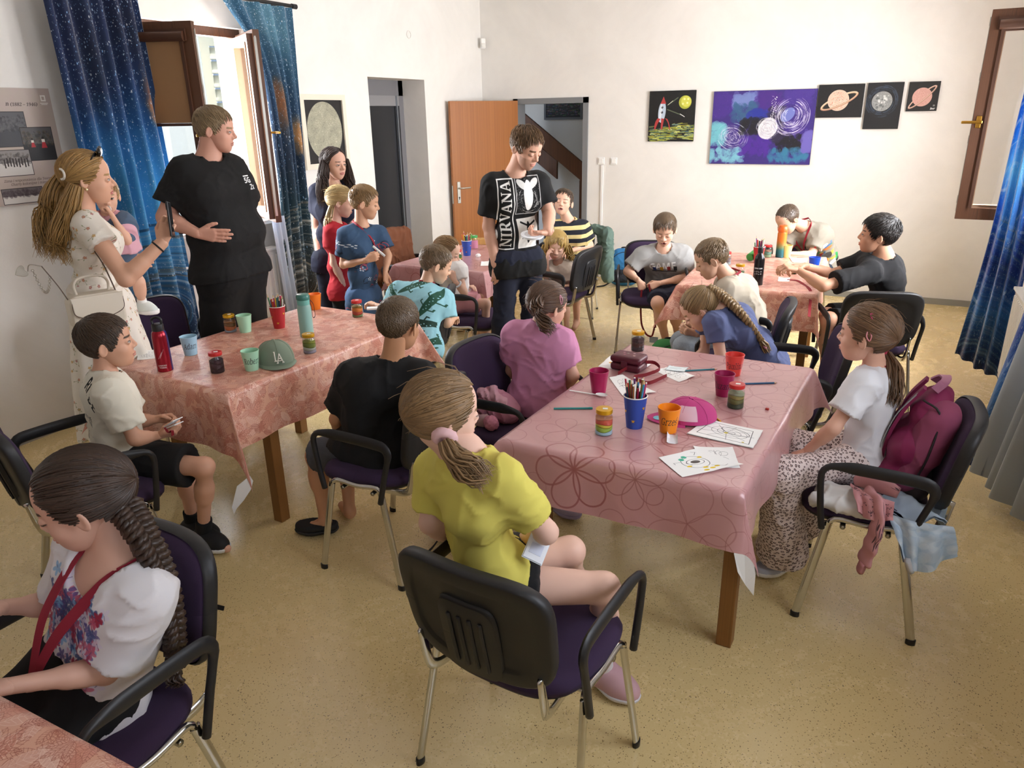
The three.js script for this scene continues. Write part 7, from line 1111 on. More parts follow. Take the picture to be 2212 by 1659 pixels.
// pink cloth table
paper('stack of coloring sheets with a web drawing', [[1528, 908], [1648, 934], [1626, 971], [1484, 939]], leafPage, { n: 5 });
paper('coloring sheet partly covered by the alien drawing', [[1497, 966], [1582, 968], [1599, 1013], [1520, 1008]], flyPage, {});
paper('coloring sheet of a one-eyed alien with yellow stars', [[1514, 971], [1606, 1007], [1474, 1034], [1423, 991]], alienPage, { lift: 0.002 });
paper('colored drawing lying under the lunch box', [[1318, 771], [1408, 788], [1380, 808], [1292, 793]], bugPage, {});
paper('drawing sheet lying behind the blue pencil cup', [[1345, 812], [1418, 850], [1345, 857], [1316, 817]], flyPage, { lift: 0.001 });
paper('cut-out butterfly drawing beside the badge', [[1455, 793], [1501, 814], [1467, 827], [1412, 800]], flyPage, {});
paper('folded white slip of paper beside the orange cup', [[1441, 939], [1463, 942], [1464, 961], [1440, 958]], null, { curl: .012, base: '#e6e7ec' });
cup('magenta cup beside the white spoon', 1293, 847, '#a3124f'); cup('magenta cup with a handwritten name', 1562, 854, '#9c1450', 'Zuzanna'); cup('coral red cup with a handwritten name', 1584, 810, '#e0463e', 'Paulina'); cup('orange cup with a handwritten name beside the pink cap', 1443, 932, '#ee8a12', 'Grześ');
jar('gold-lidded jar of rainbow sand', 1304, 937, 'gold', [['#9fb6c8', .013], ['#8fa43a', .014], ['#c8b23a', .008], ['#c8503a', .016], ['#cf8a6a', .006]]);
jar('red-lidded jar of murky green sand beside the magenta cup', 1588, 880, 'red', [['#2f3a22', .018], ['#5d5a2c', .016], ['#8a7a44', .012], ['#9a9a80', .008]]);
jar('gold-lidded jar of dark sand behind the lunch box', 1377, 757, 'gold', [['#2c1f22', .02], ['#4a2a24', .018], ['#3a2022', .014]]);
pencilCup('blue paper cup full of pens in front of the lunch box', 1370, 922, '#2747a0', 20, 'blue paper cup by the lunch box');
lying('pencil', 'teal pencil lying beside the clear badge', 'pencil', [1480, 803], [1550, 799], .0042, '#1f7480'); lying('pencil', 'dark blue pencil lying behind the red-lidded jar', 'pencil', [1609, 831], [1679, 829], .0042, '#1d5a86'); lying('felt_pen', 'teal felt pen lying left of the rainbow jar', 'pen', [1196, 885], [1280, 884], .0045, '#2c8f8c', { tip: false }); lying('pencil', 'yellow pencil poking out from the pink cap', 'pencil', [1524, 889], [1556, 912], .0038, '#e0a82c', { tip: false });
{ // spoon
  const a = onT(1230, 846, .003), b = onT(1311, 859, .003), o = thing('plastic_spoon', 'white plastic spoon lying beside the magenta cup', 'spoon', a); const d = b.clone().sub(a), L = d.length(); o.rotation.y = Math.atan2(d.x, d.z);
  mesh('handle', rbx(.009, .0022, L * .72, .001, 0, .003, L * .36), M(0xecebe8, .35), o); mesh('bowl', new THREE.SphereGeometry(.5, 20, 10, 0, 6.3, 0, 1.6).scale(.034, .016, .05).rotateX(Math.PI).translate(0, .008, L * .86), M(0xecebe8, .35, { side: THREE.DoubleSide }), o);
}
{ // lunch box
  const p = onT(1358, 797), o = thing('lunch_box', 'maroon plastic lunch box with flower stickers', 'lunch box', p, -0.12), m = M(0x541427, .4);
  mesh('lower_shell', rbx(.145, .036, .1, .014, 0, .018, 0, 4), m, o); mesh('lid', rbx(.148, .034, .103, .015, 0, .054, 0, 4), m, o); mesh('latch', rbx(.03, .03, .008, .003, 0, .036, .053), m, o);
  mesh('sticker_print', new THREE.PlaneGeometry(.11, .07).rotateX(-Math.PI / 2).translate(0, .0714, 0), M(0xffffff, .45, { map: canvasTex(256, 160, (g, w, h) => { g.fillStyle = '#5a172b'; g.fillRect(0, 0, w, h); for (const [x, y, c] of [[60, 50, '#c98aa0'], [110, 60, '#7fa48c'], [170, 40, '#e0c8d0'], [90, 110, '#b0607c'], [200, 110, '#e9e2d6']]) { for (let i = 0; i < 5; i++) disc(g, x + Math.cos(i * 1.26) * 9, y + Math.sin(i * 1.26) * 9, 8, c, .7, 5, i * 1.26); } ink(g, [[40, 90], [130, 80], [220, 90]], 2, '#9a6a70'); }) }), o);
}
{ // lanyard and badge on the pink cloth
  const o = thing('lanyard', 'dark red lanyard coiled on the papers by the lunch box', 'lanyard', onT(1380, 812)); const Q = (x, y, h) => onT(x, y, h).sub(o.position);
  mesh('ribbon', merge([strap([Q(1335, 812, .012), Q(1370, 800, .03), Q(1410, 798, .034), Q(1425, 806, .02), Q(1395, 815, .012), Q(1368, 822, .014), Q(1400, 832, .01), Q(1440, 815, .008)], .016, .0016, V(0, 1, 0), 50)]), M(0x7e1220, .7), o); mesh('clip', new THREE.TorusGeometry(.006, .0014, 6, 16).rotateX(1.3).translate(...Q(1446, 811, .008).toArray()), CHROME(), o);
  paper('clear plastic name badge lying by the teal pencil', [[1446, 793], [1488, 797], [1478, 806], [1436, 801]], (g, w, h) => { g.strokeStyle = '#8aa0a8'; g.lineWidth = 10; g.strokeRect(8, 8, w - 16, h - 16); g.fillStyle = '#b8c8cc'; g.fillRect(60, 120, 300, 40); g.fillRect(60, 220, 220, 30); }, { name: 'name_badge', cat: 'badge', lift: .004, base: '#dfe8ea' });
}
{ const p = onT(1657, 886, .005); single('eraser_crumb', rbx(.014, .009, .01, .003), M(0xa82a22, .6), 'tiny red eraser near the table edge', 'eraser', p); }
// baseball caps
function cap(label, p, turn, color, inner, deco) {
  const o = thing('baseball_cap', label, 'cap', p, turn), m = M(color, .85);
  mesh('crown', grid(40, 14, (u, v) => { const a = u * 6.2832, t = v * 1.52; return V(Math.cos(a) * .088 * Math.cos(t) ** .8, .012 + .098 * Math.sin(t) * (1 + .05 * Math.sin(a)), Math.sin(a) * .1 * Math.cos(t) ** .8); }), M(color, .85, { side: THREE.DoubleSide }), o);
  mesh('brim', grid(24, 6, (u, v) => { const a = lerp(.35, Math.PI - .35, u), r = 1 + v * .62 * Math.sin((a - .35) / (Math.PI - .7) * Math.PI); return V(Math.cos(a) * .088 * (1 + v * .12), .012 - .0 * v - .012 * v * v * Math.abs(Math.cos(a)), Math.sin(a) * .1 * r + .0); }), M(color, .85, { side: THREE.DoubleSide }), o);
  mesh('top_button', new THREE.SphereGeometry(.006, 10, 8).scale(1, .6, 1).translate(0, .111, 0), m, o);
  for (let k = 0; k < 6; k++) { const a = k * Math.PI / 3 + .5236; mesh('seam', tube([0, .4, .8, 1.2, 1.5].map(t => V(Math.cos(a) * .0885 * Math.cos(t) ** .8, .0125 + .0985 * Math.sin(t) * (1 + .05 * Math.sin(a)), Math.sin(a) * .1005 * Math.cos(t) ** .8)), .0009, { seg: 12, rad: 5 }), m, o); }
  if (deco) deco(o); return o;
}
cap('sage green baseball cap with white LA lettering', onT(596, 782), 0.15 + toCam(onT(596, 782)), '#7b8a78', 0, o => {
  const L = (pts, w = .0055) => tube(pts.map(([x, y]) => { const t = Math.asin(clamp((y - .012) / .1, 0, 1)); return V(x, y, .1005 * Math.cos(t) ** .8 * Math.sqrt(1 - (x / .095) ** 2) + .002); }), w / 2, { seg: 14, rad: 6 });
  const w = M(0xe6e2d6, .7); mesh('embroidered_letter', merge([L([[-.02, .074], [-.013, .074]]), L([[-.016, .074], [-.016, .034]]), L([[-.021, .034], [.01, .034]]), L([[.01, .034], [.012, .042]])]), w, o); mesh('embroidered_letter', merge([L([[-.008, .024], [.004, .066]]), L([[.004, .066], [.018, .024]]), L([[-.003, .044], [.013, .044]]), L([[-.012, .024], [-.003, .024]]), L([[.013, .024], [.023, .024]])]), w, o);
});
cap('pink child cap with a pale patch lying behind the orange cup', onT(1490, 905), -1.35 + toCam(onT(1490, 905)), '#b83a78', 0, o => { mesh('printed_patch', grid(12, 8, (u, v) => { const a = lerp(-.1, .9, u), t = lerp(.2, 1.0, v); return V(Math.cos(a) * .09 * Math.cos(t) ** .8, .0125 + .0995 * Math.sin(t), Math.sin(a) * .102 * Math.cos(t) ** .8); }), M(0xd9b3c0, .8, { side: THREE.DoubleSide }), o); mesh('brim_print', new THREE.CircleGeometry(.02, 20).rotateX(-Math.PI / 2).translate(.01, .0135, .12), M(0x7fc4d4, .7), o); o.scale.y = .75; });

// leaf cloth table with the cap
bottleLathe('drink_bottle', 'blue and red metal bottle with a black loop lid', 'bottle', 358, 800, [['body', [[0, 0], [.032, 0], [.0345, .004], [.0345, .165], [.031, .185], [.024, .195]], M(0xffffff, .25, { metalness: .55, map: canvasTex(512, 512, (g, w, h) => { const l = g.createLinearGradient(0, 0, w, 0); [[0, '#1a2a86'], [.30, '#1a2a86'], [.36, '#9c1a2c'], [.68, '#9c1a2c'], [.74, '#1a2a86'], [1, '#1a2a86']].forEach(s => l.addColorStop(...s)); g.fillStyle = l; g.fillRect(0, 0, w, h); g.fillStyle = '#e8e8ee'; g.font = 'bold 24px sans-serif'; g.fillText('LAMINE', 214, 432); g.fillText('YAMAL', 224, 458); ink(g, [[230, 340], [280, 250], [250, 330], [300, 220]], 3, '#d8b8c0'); }) })], ['lid', [[.0245, .192], [.026, .195], [.026, .222], [.022, .226], [0, .226]], BLACKP()]], -0.35).add(mesh('loop', tube([[-.018, .222, 0], [-.02, .246, 0], [0, .256, 0], [.02, .246, 0], [.018, .222, 0]], .006, { seg: 20 }), BLACKP()));
cup('pale blue cup with the name Adam written on it', 413, 766, '#9fc4d8', 'Adam'); cup('mint green cup beside the sage cap with writing on its side', 545, 799, '#a9d8b8', 'Robert'); cup('mint green cup beside the gold-lidded jar', 531, 717, '#a9d8b8'); cup('orange cup behind the mint bottle', 682, 668, '#ee7d1e');
jar('red-lidded jar of dark plum sand', 471, 804, 'red', [['#2a141c', .02], ['#351822', .018], ['#3a1f2a', .014]]); jar('gold-lidded jar of orange-brown sand beside a mint cup', 499, 717, 'gold', [['#8a8c98', .012], ['#a8572a', .018], ['#6e4a24', .014], ['#8a5a30', .01]]); jar('gold-lidded jar of green and grey sand in front of the mint bottle', 670, 762, 'gold', [['#8c8494', .014], ['#a9a79c', .012], ['#6e7434', .018], ['#8a8a3a', .008]]); jar('red-lidded jar of orange and red sand at the far table end', 773, 684, 'red', [['#6e7a4a', .012], ['#a83a24', .016], ['#c8702a', .018], ['#8a6a2a', .008]]);
pencilCup('red paper cup with gold stars full of pencils', 604, 708, '#b4222a', 18, 'red paper cup by the mint bottle');
bottleLathe('water_bottle', 'frosted mint water bottle with a wrist strap', 'bottle', 664, 727, [['body', [[0, 0], [.032, 0], [.036, .005], [.036, .16], [.033, .172], [.03, .178]], M(0xb4dcd4, .45, { transmission: .55, thickness: 0 })], ['neck', [[.031, .176], [.0325, .178], [.0325, .2], [.031, .202]], M(0x6fb0a4, .5)], ['lid', [[.032, .202], [.035, .205], [.035, .222], [.03, .232], [0, .234]], M(0x3f7a70, .3)]]).add(mesh('strap', strap([V(-.033, .2, 0), V(-.05, .17, .004), V(-.052, .11, .006), V(-.04, .1, .004), V(-.038, .15, 0), V(-.034, .195, 0)], .01, .002, V(0, 0, 1)), M(0x17171a, .8)), mesh('inner_sleeve', lathe([[0, .004], [.028, .004], [.028, .165], [0, .165]], 24), M(0xd8dedb, .8)));
paper('coloring sheet lying behind the blue and red bottle', [[300, 757], [335, 757], [338, 775], [296, 779]], flyPage, {});

// far leaf cloth table
bottleLathe('drink_bottle', 'tall black metal bottle with white icons', 'bottle', 1636, 615, [['body', [[0, 0], [.031, 0], [.033, .004], [.033, .17], [.028, .19], [.0165, .208], [.0165, .216]], M(0xffffff, .25, { map: canvasTex(512, 512, (g, w, h) => { g.fillStyle = '#0b0b0e'; g.fillRect(0, 0, w, h); g.fillStyle = '#f0f0f2'; g.font = 'bold 34px sans-serif'; g.fillText('Lion can', 178, 250); g.font = '22px sans-serif'; for (let k = 0; k < 8; k++) { g.strokeStyle = '#e8e8ea'; g.lineWidth = 3; g.beginPath(); g.arc(192 + (k % 4) * 34, 290 + Math.floor(k / 4) * 36, 9, 0, k % 2 ? 7 : 4); g.stroke(); } }) })], ['lid', [[.0155, .212], [.018, .214], [.018, .245], [.014, .25], [0, .25]], BLACKP()]], 0);
bottleLathe('drink_flask', 'orange to teal squared flask with an orange lid', 'bottle', 1685, 556, [['body', [[0, 0], [.036, 0], [.039, .005], [.039, .19], [.034, .205]], M(0xffffff, .35, { map: canvasTex(64, 256, (g, w, h) => { const l = g.createLinearGradient(0, 0, 0, h); [[0, '#d8792a'], [.35, '#d8792a'], [.6, '#7a8a5c'], [.72, '#2a7078'], [1, '#245f6c']].forEach(s => l.addColorStop(...s)); g.fillStyle = l; g.fillRect(0, 0, w, h); }) }), 4], ['lid', [[.033, .2], [.036, .204], [.036, .228], [.03, .235], [.03, .25], [0, .25]], M(0xd8621e, .4)]], .4);
pencilCup('red paper cup of pencils behind the black bottle', 1637, 568, '#b02228', 12, 'red paper cup behind the black bottle');
jar('red-lidded jar of grey sand beside the red pencil cup', 1657, 556, 'red', [['#7a8a6a', .02], ['#5a7a6a', .02], ['#8a6a5a', .01]]); jar('red-lidded jar behind the cream-shirted boy', 1569, 572, 'red', [['#8a8a8e', .02], ['#6a5a5c', .02]]); jar('gold-lidded jar behind the grey-jeaned boy on the leaf cloth', 1597, 601, 'gold', [['#7a6a3a', .02], ['#4a5a3a', .02]]);
jar('gold-lidded jar tipped on its side under the dark-haired boy\'s hands', 0, 0, 'gold', [['#3a4a24', .018], ['#a8862a', .016], ['#5a3a1c', .014]], { pos: onT(1722, 592, .03), lie: 0.05 });
cup('green cup tipped on its side', 1618, 566, '#3a9a3f', '', { lie: 2.6 }); cup('pale yellow cup beside the orange and teal flask', 1698, 556, '#e4d27e'); cup('blue cup beside the white sheet', 1757, 584, '#1e4fc0');
paper('blank white sheet behind the blue cup', [[1705, 557], [1745, 560], [1742, 568], [1712, 567]], null, {});
{ const o = thing('lanyard', 'red lanyard hanging over the edge of the leaf cloth', 'lanyard', onT(1715, 606)); const Q = (x, y, h = .002) => onT(x, y, h).sub(o.position); mesh('ribbon', strap([Q(1700, 605), Q(1722, 608, .006), Q(1740, 618), Q(1750, 628, .004), Q(1752, 634, -.02), Q(1752, 650, -.1)], .018, .0016, V(.3, .2, -1), 40), M(0x8a1422, .7), o); paper('white name badge on the leaf cloth', [[1682, 600], [1707, 601], [1705, 609], [1680, 608]], (g, w, h) => { g.fillStyle = '#c8ccd0'; g.fillRect(60, 100, 320, 60); }, { name: 'name_badge', cat: 'badge', base: '#e9e9ea' }); }

// pink cloth table near the door
pencilCup('blue paper cup of pencils near the orange door', 1009, 552, '#2b4aa2', 14, 'blue paper cup near the orange door', { star: '#e07a4a' });
jar('green-lidded pink jar near the orange door', 1024, 537, 'green', [['#c87a98', .05]], { s: 1.15 }); jar('red-lidded jar of layered sand near the orange door', 990, 566, 'red', [['#7a2a22', .018], ['#c8a02a', .012], ['#3a6a3a', .014]]);
single('wooden_box', rbx(.16, .05, .1, .004, 0, .025, 0), M(0xffffff, .6, { map: woodTex('#c89a58', '#8a5f2a') }), 'small light wooden box beside the orange door', 'box', onT(1042, 527), .3);
{ const p = onT(1033, 556, .016), g = new THREE.IcosahedronGeometry(.02, 3), q = g.attributes.position; for (let i = 0; i < q.count; i++) { const k = 1 + .35 * noise(q.getX(i) * 120, q.getY(i) * 120, q.getZ(i) * 120); q.setXYZ(i, q.getX(i) * k, q.getY(i) * k * .8, q.getZ(i) * k); } g.computeVertexNormals(); single('paper_tissue', g, M(0xf0efec, .9), 'crumpled white tissue on the pink cloth near the door', 'tissue', p); }
paper('white paper corner beside the man in the band shirt', [[1040, 566], [1058, 564], [1062, 574], [1038, 575]], null, {});
{ const p = onT(812, 664, .006); single('folded_napkin', rbx(.07, .012, .05, .005), M(0xeeeeec, .9), 'folded white napkin under the crocodile boy\'s hand', 'napkin', onT(805, 668, .006), .6); }

// ---------- things held and worn ----------
{ const p = woman.J.wr.clone().add(V(.055, .135, -.06)); const o = thing('mobile_phone', 'black phone held up by the blonde woman', 'phone', atG(368, 474, 3.39), toCam(atG(368, 474, 3.39)) + 1.4); mesh('case', rbx(.075, .155, .009, .004, 0, 0, 0, 3), M(0x101013, .35), o); mesh('screen', bx(.068, .146, .0008, 0, 0, .0049), M(0x15181c, .08), o); mesh('camera_bump', rbx(.03, .03, .003, .002, -.016, .055, -.006), M(0x1a1a1e, .25), o); o.rotation.z = -.18; }
{ const c = atG(1150, 508, 4.78), o = thing('paper_disc', 'white paper disc held by the man in the band shirt', 'disc', c, 0); mesh('disc', new THREE.CylinderGeometry(.075, .072, .014, 36), M(0xe9edf2, .7), o); mesh('crease', new THREE.TorusGeometry(.05, .0014, 6, 30).rotateX(Math.PI / 2).translate(0, .0075, 0), M(0xd4dae2, .7), o); o.rotation.set(.18, 0, -.12); }
{ const a = atG(806, 532, 4.98), b = atG(831, 553, 4.95), o = thing('marker_pen', 'white marker held by the boy in blue', 'marker', a); o.quaternion.setFromUnitVectors(V(0, 1, 0), b.clone().sub(a).normalize()); const L = b.distanceTo(a); mesh('barrel', cyl(.008, .008, L * .7, 14), M(0xeeeeec, .4), o); mesh('cap', cyl(.009, .008, L * .3, 14, 0, L * .7), M(0xe4e6ea, .35), o); }
{ const o = thing('paper_packet', 'folded white packet with red ribbon in the boy\'s hands', 'packet', atG(374, 912, 2.8)); mesh('folded_paper', merge([rbx(.075, .004, .05, .001).rotateZ(.55), rbx(.06, .004, .045, .001, .01, -.012, .005).rotateZ(.4)]), M(0xeeeef0, .8), o); mesh('ribbon', strap([V(-.03, -.02, .02), V(.0, -.035, .03), V(.025, -.02, .03), V(.02, -.045, .028)], .012, .0016, V(0, .4, 1), 20), M(0x8a1422, .7), o); }
{ const o = thing('lanyard', 'long red lanyard dangling from the grey-shirted boy\'s hands', 'lanyard', atG(1402, 614, 5.72)); const Q = (x, y) => atG(x, y, 5.72).sub(o.position); mesh('ribbon', merge([strap([Q(1386, 626), Q(1384, 660), Q(1386, 700), Q(1396, 722), Q(1408, 726), Q(1414, 706)], .014, .0016, CR, 40), strap([Q(1402, 614), Q(1408, 650), Q(1414, 680), Q(1416, 708)], .014, .0016, CR, 24)]), M(0x861321, .7), o); mesh('clip', new THREE.TorusGeometry(.008, .002, 6, 16).translate(...Q(1413, 712).toArray()), CHROME(), o); mesh('badge', rbx(.07, .05, .002, .001).translate(...Q(1412, 734).toArray()), M(0x9fb0bc, .3), o); }
jar('small jar held low by the boy in grey jeans', 0, 0, 'red', [['#6a6a70', .03]], { pos: atG(1488, 722, 4.42), s: .8 });
{ const o = thing('name_badge', 'white name card resting on the yellow-shirted girl\'s thigh', 'badge', atG(1160, 1183, 1.72)); mesh('card', rbx(.055, .075, .002, .001), M(0xe9ecf2, .4), o); mesh('print', rbx(.035, .03, .0006, .0002, 0, -.005, .0014), M(0xd2d8ea, .5), o); mesh('clear_sleeve', rbx(.06, .086, .0008, .0003, 0, .003, -.0018), M(0xdfe6ea, .2), o); o.quaternion.copy(camera.quaternion); o.rotateZ(-.45); o.rotateX(-.5); }
// handbag
{
  const p = atG(208, 668, 3.28), o = thing('handbag', 'cream leather handbag with a metal clasp at the woman\'s hip', 'handbag', p, toCam(p) + .25), m = M(0xd9cfbd, .45), tr = M(0x5c4636, .5);
  const prof = rrect(.2, .135, .03); mesh('bag_body', extrude(prof, .07, .012, 3).translate(0, 0, -.035), m, o);
  const flap = new THREE.Shape(); flap.moveTo(-.105, .07); flap.lineTo(.105, .07); flap.lineTo(.1, .0); flap.quadraticCurveTo(.04, -.03, 0, -.03); flap.quadraticCurveTo(-.04, -.03, -.1, .0); flap.closePath(); mesh('flap', extrude(flap, .006, .004, 2).translate(0, 0, .048), m, o);
  mesh('flap_edging', tube([[-.104, .066, .056], [-.1, .0, .057], [-.04, -.027, .058], [0, -.031, .058], [.04, -.027, .058], [.1, .0, .057], [.104, .066, .056]], .0018, { seg: 40, rad: 6 }), tr, o);
  mesh('clasp', rbx(.03, .036, .008, .003, 0, -.03, .06), M(0xcac6bc, .25, { metalness: .9 }), o); mesh('top_handle', tube([[-.065, .07, .0], [-.07, .12, 0], [-.04, .15, 0], [.04, .15, 0], [.07, .12, 0], [.065, .07, 0]], .006, { seg: 30 }), m, o);
  for (const s of [-1, 1]) mesh('handle_ring', new THREE.TorusGeometry(.009, .002, 6, 18).translate(s * .066, .07, 0), M(0xcac6bc, .25, { metalness: .9 }), o);
  mesh('shoulder_strap', strap([V(.1, .05, .0), V(.07, .2, -.02), V(.02, .33, -.06)], .014, .003, V(0, 0, 1), 20), tr, o); mesh('side_strap', strap([V(-.1, .05, 0), V(-.13, .13, .0), V(-.17, .22, -.02)], .012, .003, V(0, 0, 1), 20), tr, o);
  const hk = atG(44, 588, 3.4).sub(p).applyAxisAngle(V(0, 1, 0), -o.rotation.y); const s = new THREE.Shape(); s.moveTo(0, -.022); s.bezierCurveTo(-.04, .008, -.026, .034, 0, .016); s.bezierCurveTo(.026, .034, .04, .008, 0, -.022); mesh('heart_charm', extrude(s, .004, .002).rotateZ(-1.2).translate(hk.x, hk.y, hk.z), M(0xb9b2a6, .3, { metalness: .8 }), o);
  mesh('charm_rod', tube([hk.clone().add(V(.03, 0, 0)), hk.clone().lerp(V(-.17, .22, -.02), .5).add(V(0, .02, 0)), V(-.17, .22, -.02)], .0022, { seg: 14, rad: 6 }), M(0xb9b2a6, .3, { metalness: .8 }), o);
  const a = hk.clone().add(V(.05, -.0, 0)), b = V(-.15, .17, -.01), links = []; for (let i = 0; i <= 26; i++) { const t = i / 26, q = a.clone().lerp(b, t); q.y -= .085 * Math.sin(t * Math.PI); const g = new THREE.TorusGeometry(.0055, .0014, 5, 10); if (i % 2) g.rotateY(1.57); links.push(g.translate(q.x, q.y, q.z)); } mesh('chain', merge(links), M(0xb9b2a6, .3, { metalness: .8 }), o);
}
// ---------- soft things: cloth and bags as folded solids ----------
function soft(name, label, cat, pos, build, m, { cell = .008, wr = .005, wf = 34, uvs } = {}) { const F = new Field(); build(F); F.wr = wrinkle(wr, wf, pos.x * 9); const g = wind(F.mesh(cell)); g.translate(-pos.x, -pos.y, -pos.z); const o = thing(name, label, cat, pos); mesh('cloth_body', g, m, o); return o; }
const L3 = (o, x, y, z) => V(o[0] + x, o[1] + y, o[2] + z);
{ // magenta backpack on the right chair: stands on the seat against the back
  const o = thing('school_backpack', 'magenta school backpack with pink mesh standing on the chair behind the girl', 'backpack', [0.2, 0.475, -2.93], -0.08), mg = M(0x7a1246, .7), mesh_ = M(0xffffff, .85, { map: canvasTex(128, 128, (g, w) => { g.fillStyle = '#8a3a58'; g.fillRect(0, 0, w, w); for (let i = 0; i < 8; i++) for (let j = 0; j < 8; j++) disc(g, i * 16 + (j % 2) * 8, j * 16 + 4, 5, '#2e1220', 1, 4); }, { repeat: [8, 8] }) });
  const mk = f => { const F = new Field(); f(F); F.wr = wrinkle(.003, 20, 2); return wind(F.mesh(.008)); }, sh = y => -y * .0 + y * .28 - .04; // leans back with the chair
  mesh('main_body', mk(F => F.chain(.03, .05).cap(V(sh(.07) - .03, .08, -.09), V(sh(.07) - .03, .08, .09), .07).cap(V(sh(.2) - .03, .2, -.09), V(sh(.2) - .03, .2, .09), .075).cap(V(sh(.33) - .03, .33, -.06), V(sh(.33) - .03, .33, .06), .06).cap(V(sh(.4) - .02, .385, -.02), V(sh(.4) - .02, .385, .02), .04)), mg, o);
  mesh('mesh_side', mk(F => F.chain(.02, .03).cap(V(sh(.1), .09, .1), V(sh(.32) + .01, .32, .09), .06).cap(V(sh(.2) + .02, .2, .11), V(sh(.33) + .02, .34, .06), .055)), M(0x8a3f5c, .85), o);
  mesh('carry_handle', strap([V(.02, .425, -.05), V(.05, .452, -.035), V(.06, .458, 0), V(.055, .45, .035), V(.03, .42, .05)], .03, .008, V(1, .2, 0), 24), M(0xa86a86, .6), o);
  for (const z of [-.05, .06]) mesh('shoulder_strap', strap([V(.0, .43, z), V(-.045, .36, z), V(-.085, .25, z * 1.1), V(-.1, .12, z * 1.2), V(-.08, .03, z * 1.2)], .045, .012, V(0, 0, 1), 24), mg, o);
  mesh('reflective_strip', strap([V(-.02, .41, .075), V(-.075, .32, .08), V(-.108, .2, .085), V(-.112, .1, .09)], .014, .003, V(0, 0, 1), 20), M(0x9a9a9c, .4), o);
  mesh('bottom_panel', mk(F => F.chain(.02, .03).cap(V(-.02, .03, -.09), V(-.02, .03, .09), .045).cap(V(.03, .05, -.08), V(.03, .05, .1), .045)), M(0x3c3438, .8), o);
  mesh('zip', tube([V(.0, .4, .11), V(.06, .36, .13), V(.05, .22, .165), V(.02, .1, .165)], .004, { seg: 20, rad: 6 }), M(0x1a1216, .6), o);
}
const ts = dataTex;
soft('folded_hoodie', 'white hoodie folded on the chair seat under the backpack', 'hoodie', V(-.02, .475, -2.66), F => F.chain(.02, .03).cap(V(-.08, .5, -2.72), V(.06, .5, -2.7), .035).cap(V(-.1, .49, -2.66), V(.08, .485, -2.645), .03).cap(V(-.06, .52, -2.69), V(.1, .515, -2.68), .026), M(0xdcdad6, .95), { wr: .007 });
function drape(name, label, top, bot, folds, amp, m, out, extra) { // cloth hanging between two edges
  const tc = new THREE.CatmullRomCurve3(top.map(p => V(...p))), bc = new THREE.CatmullRomCurve3(bot.map(p => V(...p))), pos = V(...top[0]), o = thing(name, label, 'jacket', pos);
  const f = (u, t) => { const a = tc.getPoint(u), b = bc.getPoint(u), p = a.lerp(b, t); p.y += .02 * Math.sin(t * Math.PI) ; return p.addScaledVector(out, amp * (.3 + t) * Math.sin(u * folds * 6.283 + t * 2) + amp * .6 * noise(u * 6, t * 5, folds)).sub(pos); };
  mesh('cloth_panel', merge(sheet(40, 26, f, .006, { uv: (u, t) => [u, 1 - t] })), m, o); if (extra) extra(o, pos); return o;
}
const sprig = canvasTex(512, 512, (g, N) => { g.fillStyle = '#c99092'; g.fillRect(0, 0, N, N); for (let k = 0; k < 26; k++) { g.save(); g.translate(rr(20, 490), 20 + (k * 97 % 480)); g.rotate(rnd() * 6.3); ink(g, [[-26, 18], [0, 0], [26, -16]], 4, '#5a4046'); for (const [x, y] of [[-12, -8], [10, 12], [24, -24]]) disc(g, x, y, 11, '#4e383e', .9, 6, rnd() * 3); g.restore(); } });
{ const m = M(0xffffff, .95, { map: sprig }); drape('floral_jacket', 'pink floral jacket whose sleeve dangles below the armrest', [[.0, .555, -2.7], [.06, .56, -2.64], [.15, .55, -2.62]], [[.04, .5, -2.6], [.09, .49, -2.58], [.15, .5, -2.585]], 2, .008, m, V(0, .6, .8), (o, pos) => {
  const P = (x, y, z) => V(x, y, z).sub(pos); mesh('sleeve', tube([P(.06, .56, -2.66), P(.1, .55, -2.6), P(.108, .5, -2.572), P(.1, .42, -2.566), P(.085, .33, -2.566)], t => .026 + .016 * sst(.2, .6, t) + .003 * Math.sin(t * 34), { ry: t => .015 + .003 * Math.sin(t * 27), seg: 50, rad: 14 }), m, o);
  mesh('cuff', tube([P(.086, .335, -2.566), P(.078, .295, -2.567)], .036, { ry: .015, seg: 4, rad: 14 }), M(0xb97e80, .95), o); mesh('hood', tube([P(.02, .565, -2.72), P(.08, .585, -2.69), P(.16, .57, -2.67)], t => .02 + .014 * Math.sin(t * 3.1), { ry: .018, seg: 24, rad: 12 }), m, o); }); }
drape('tie_dye_jacket', 'pale blue tie-dye jacket hanging off the chair seat', [[.13, .5, -2.64], [.22, .5, -2.615], [.34, .485, -2.66]], [[.2, .36, -2.575], [.26, .33, -2.575], [.36, .4, -2.62]], 3, .012, M(0xffffff, .95, { map: canvasTex(256, 256, (g, N) => { g.fillStyle = '#b4c6d6'; g.fillRect(0, 0, N, N); for (let k = 0; k < 90; k++) disc(g, rnd() * N, rnd() * N, rr(8, 30), ['#c9d4de', '#98b2c8', '#d8dfe4'][k % 3], .35); }) }), V(.3, .2, .9), (o, pos) => { const P = (x, y, z) => V(x, y, z).sub(pos); mesh('folded_part', merge(sheet(20, 16, (u, t) => P(lerp(.1, .32, u), .5 + .02 * Math.sin(u * 9 + t * 5) + .012 * noise(u * 7, t * 6, 2), lerp(-2.64, -2.8, t)), .01)), M(0xb4c6d6, .95), o); mesh('grey_cuff', tube([P(.215, .375, -2.575), P(.235, .33, -2.57)], .028, { ry: .012, seg: 4, rad: 12 }), M(0xb9b9ba, .95), o); });
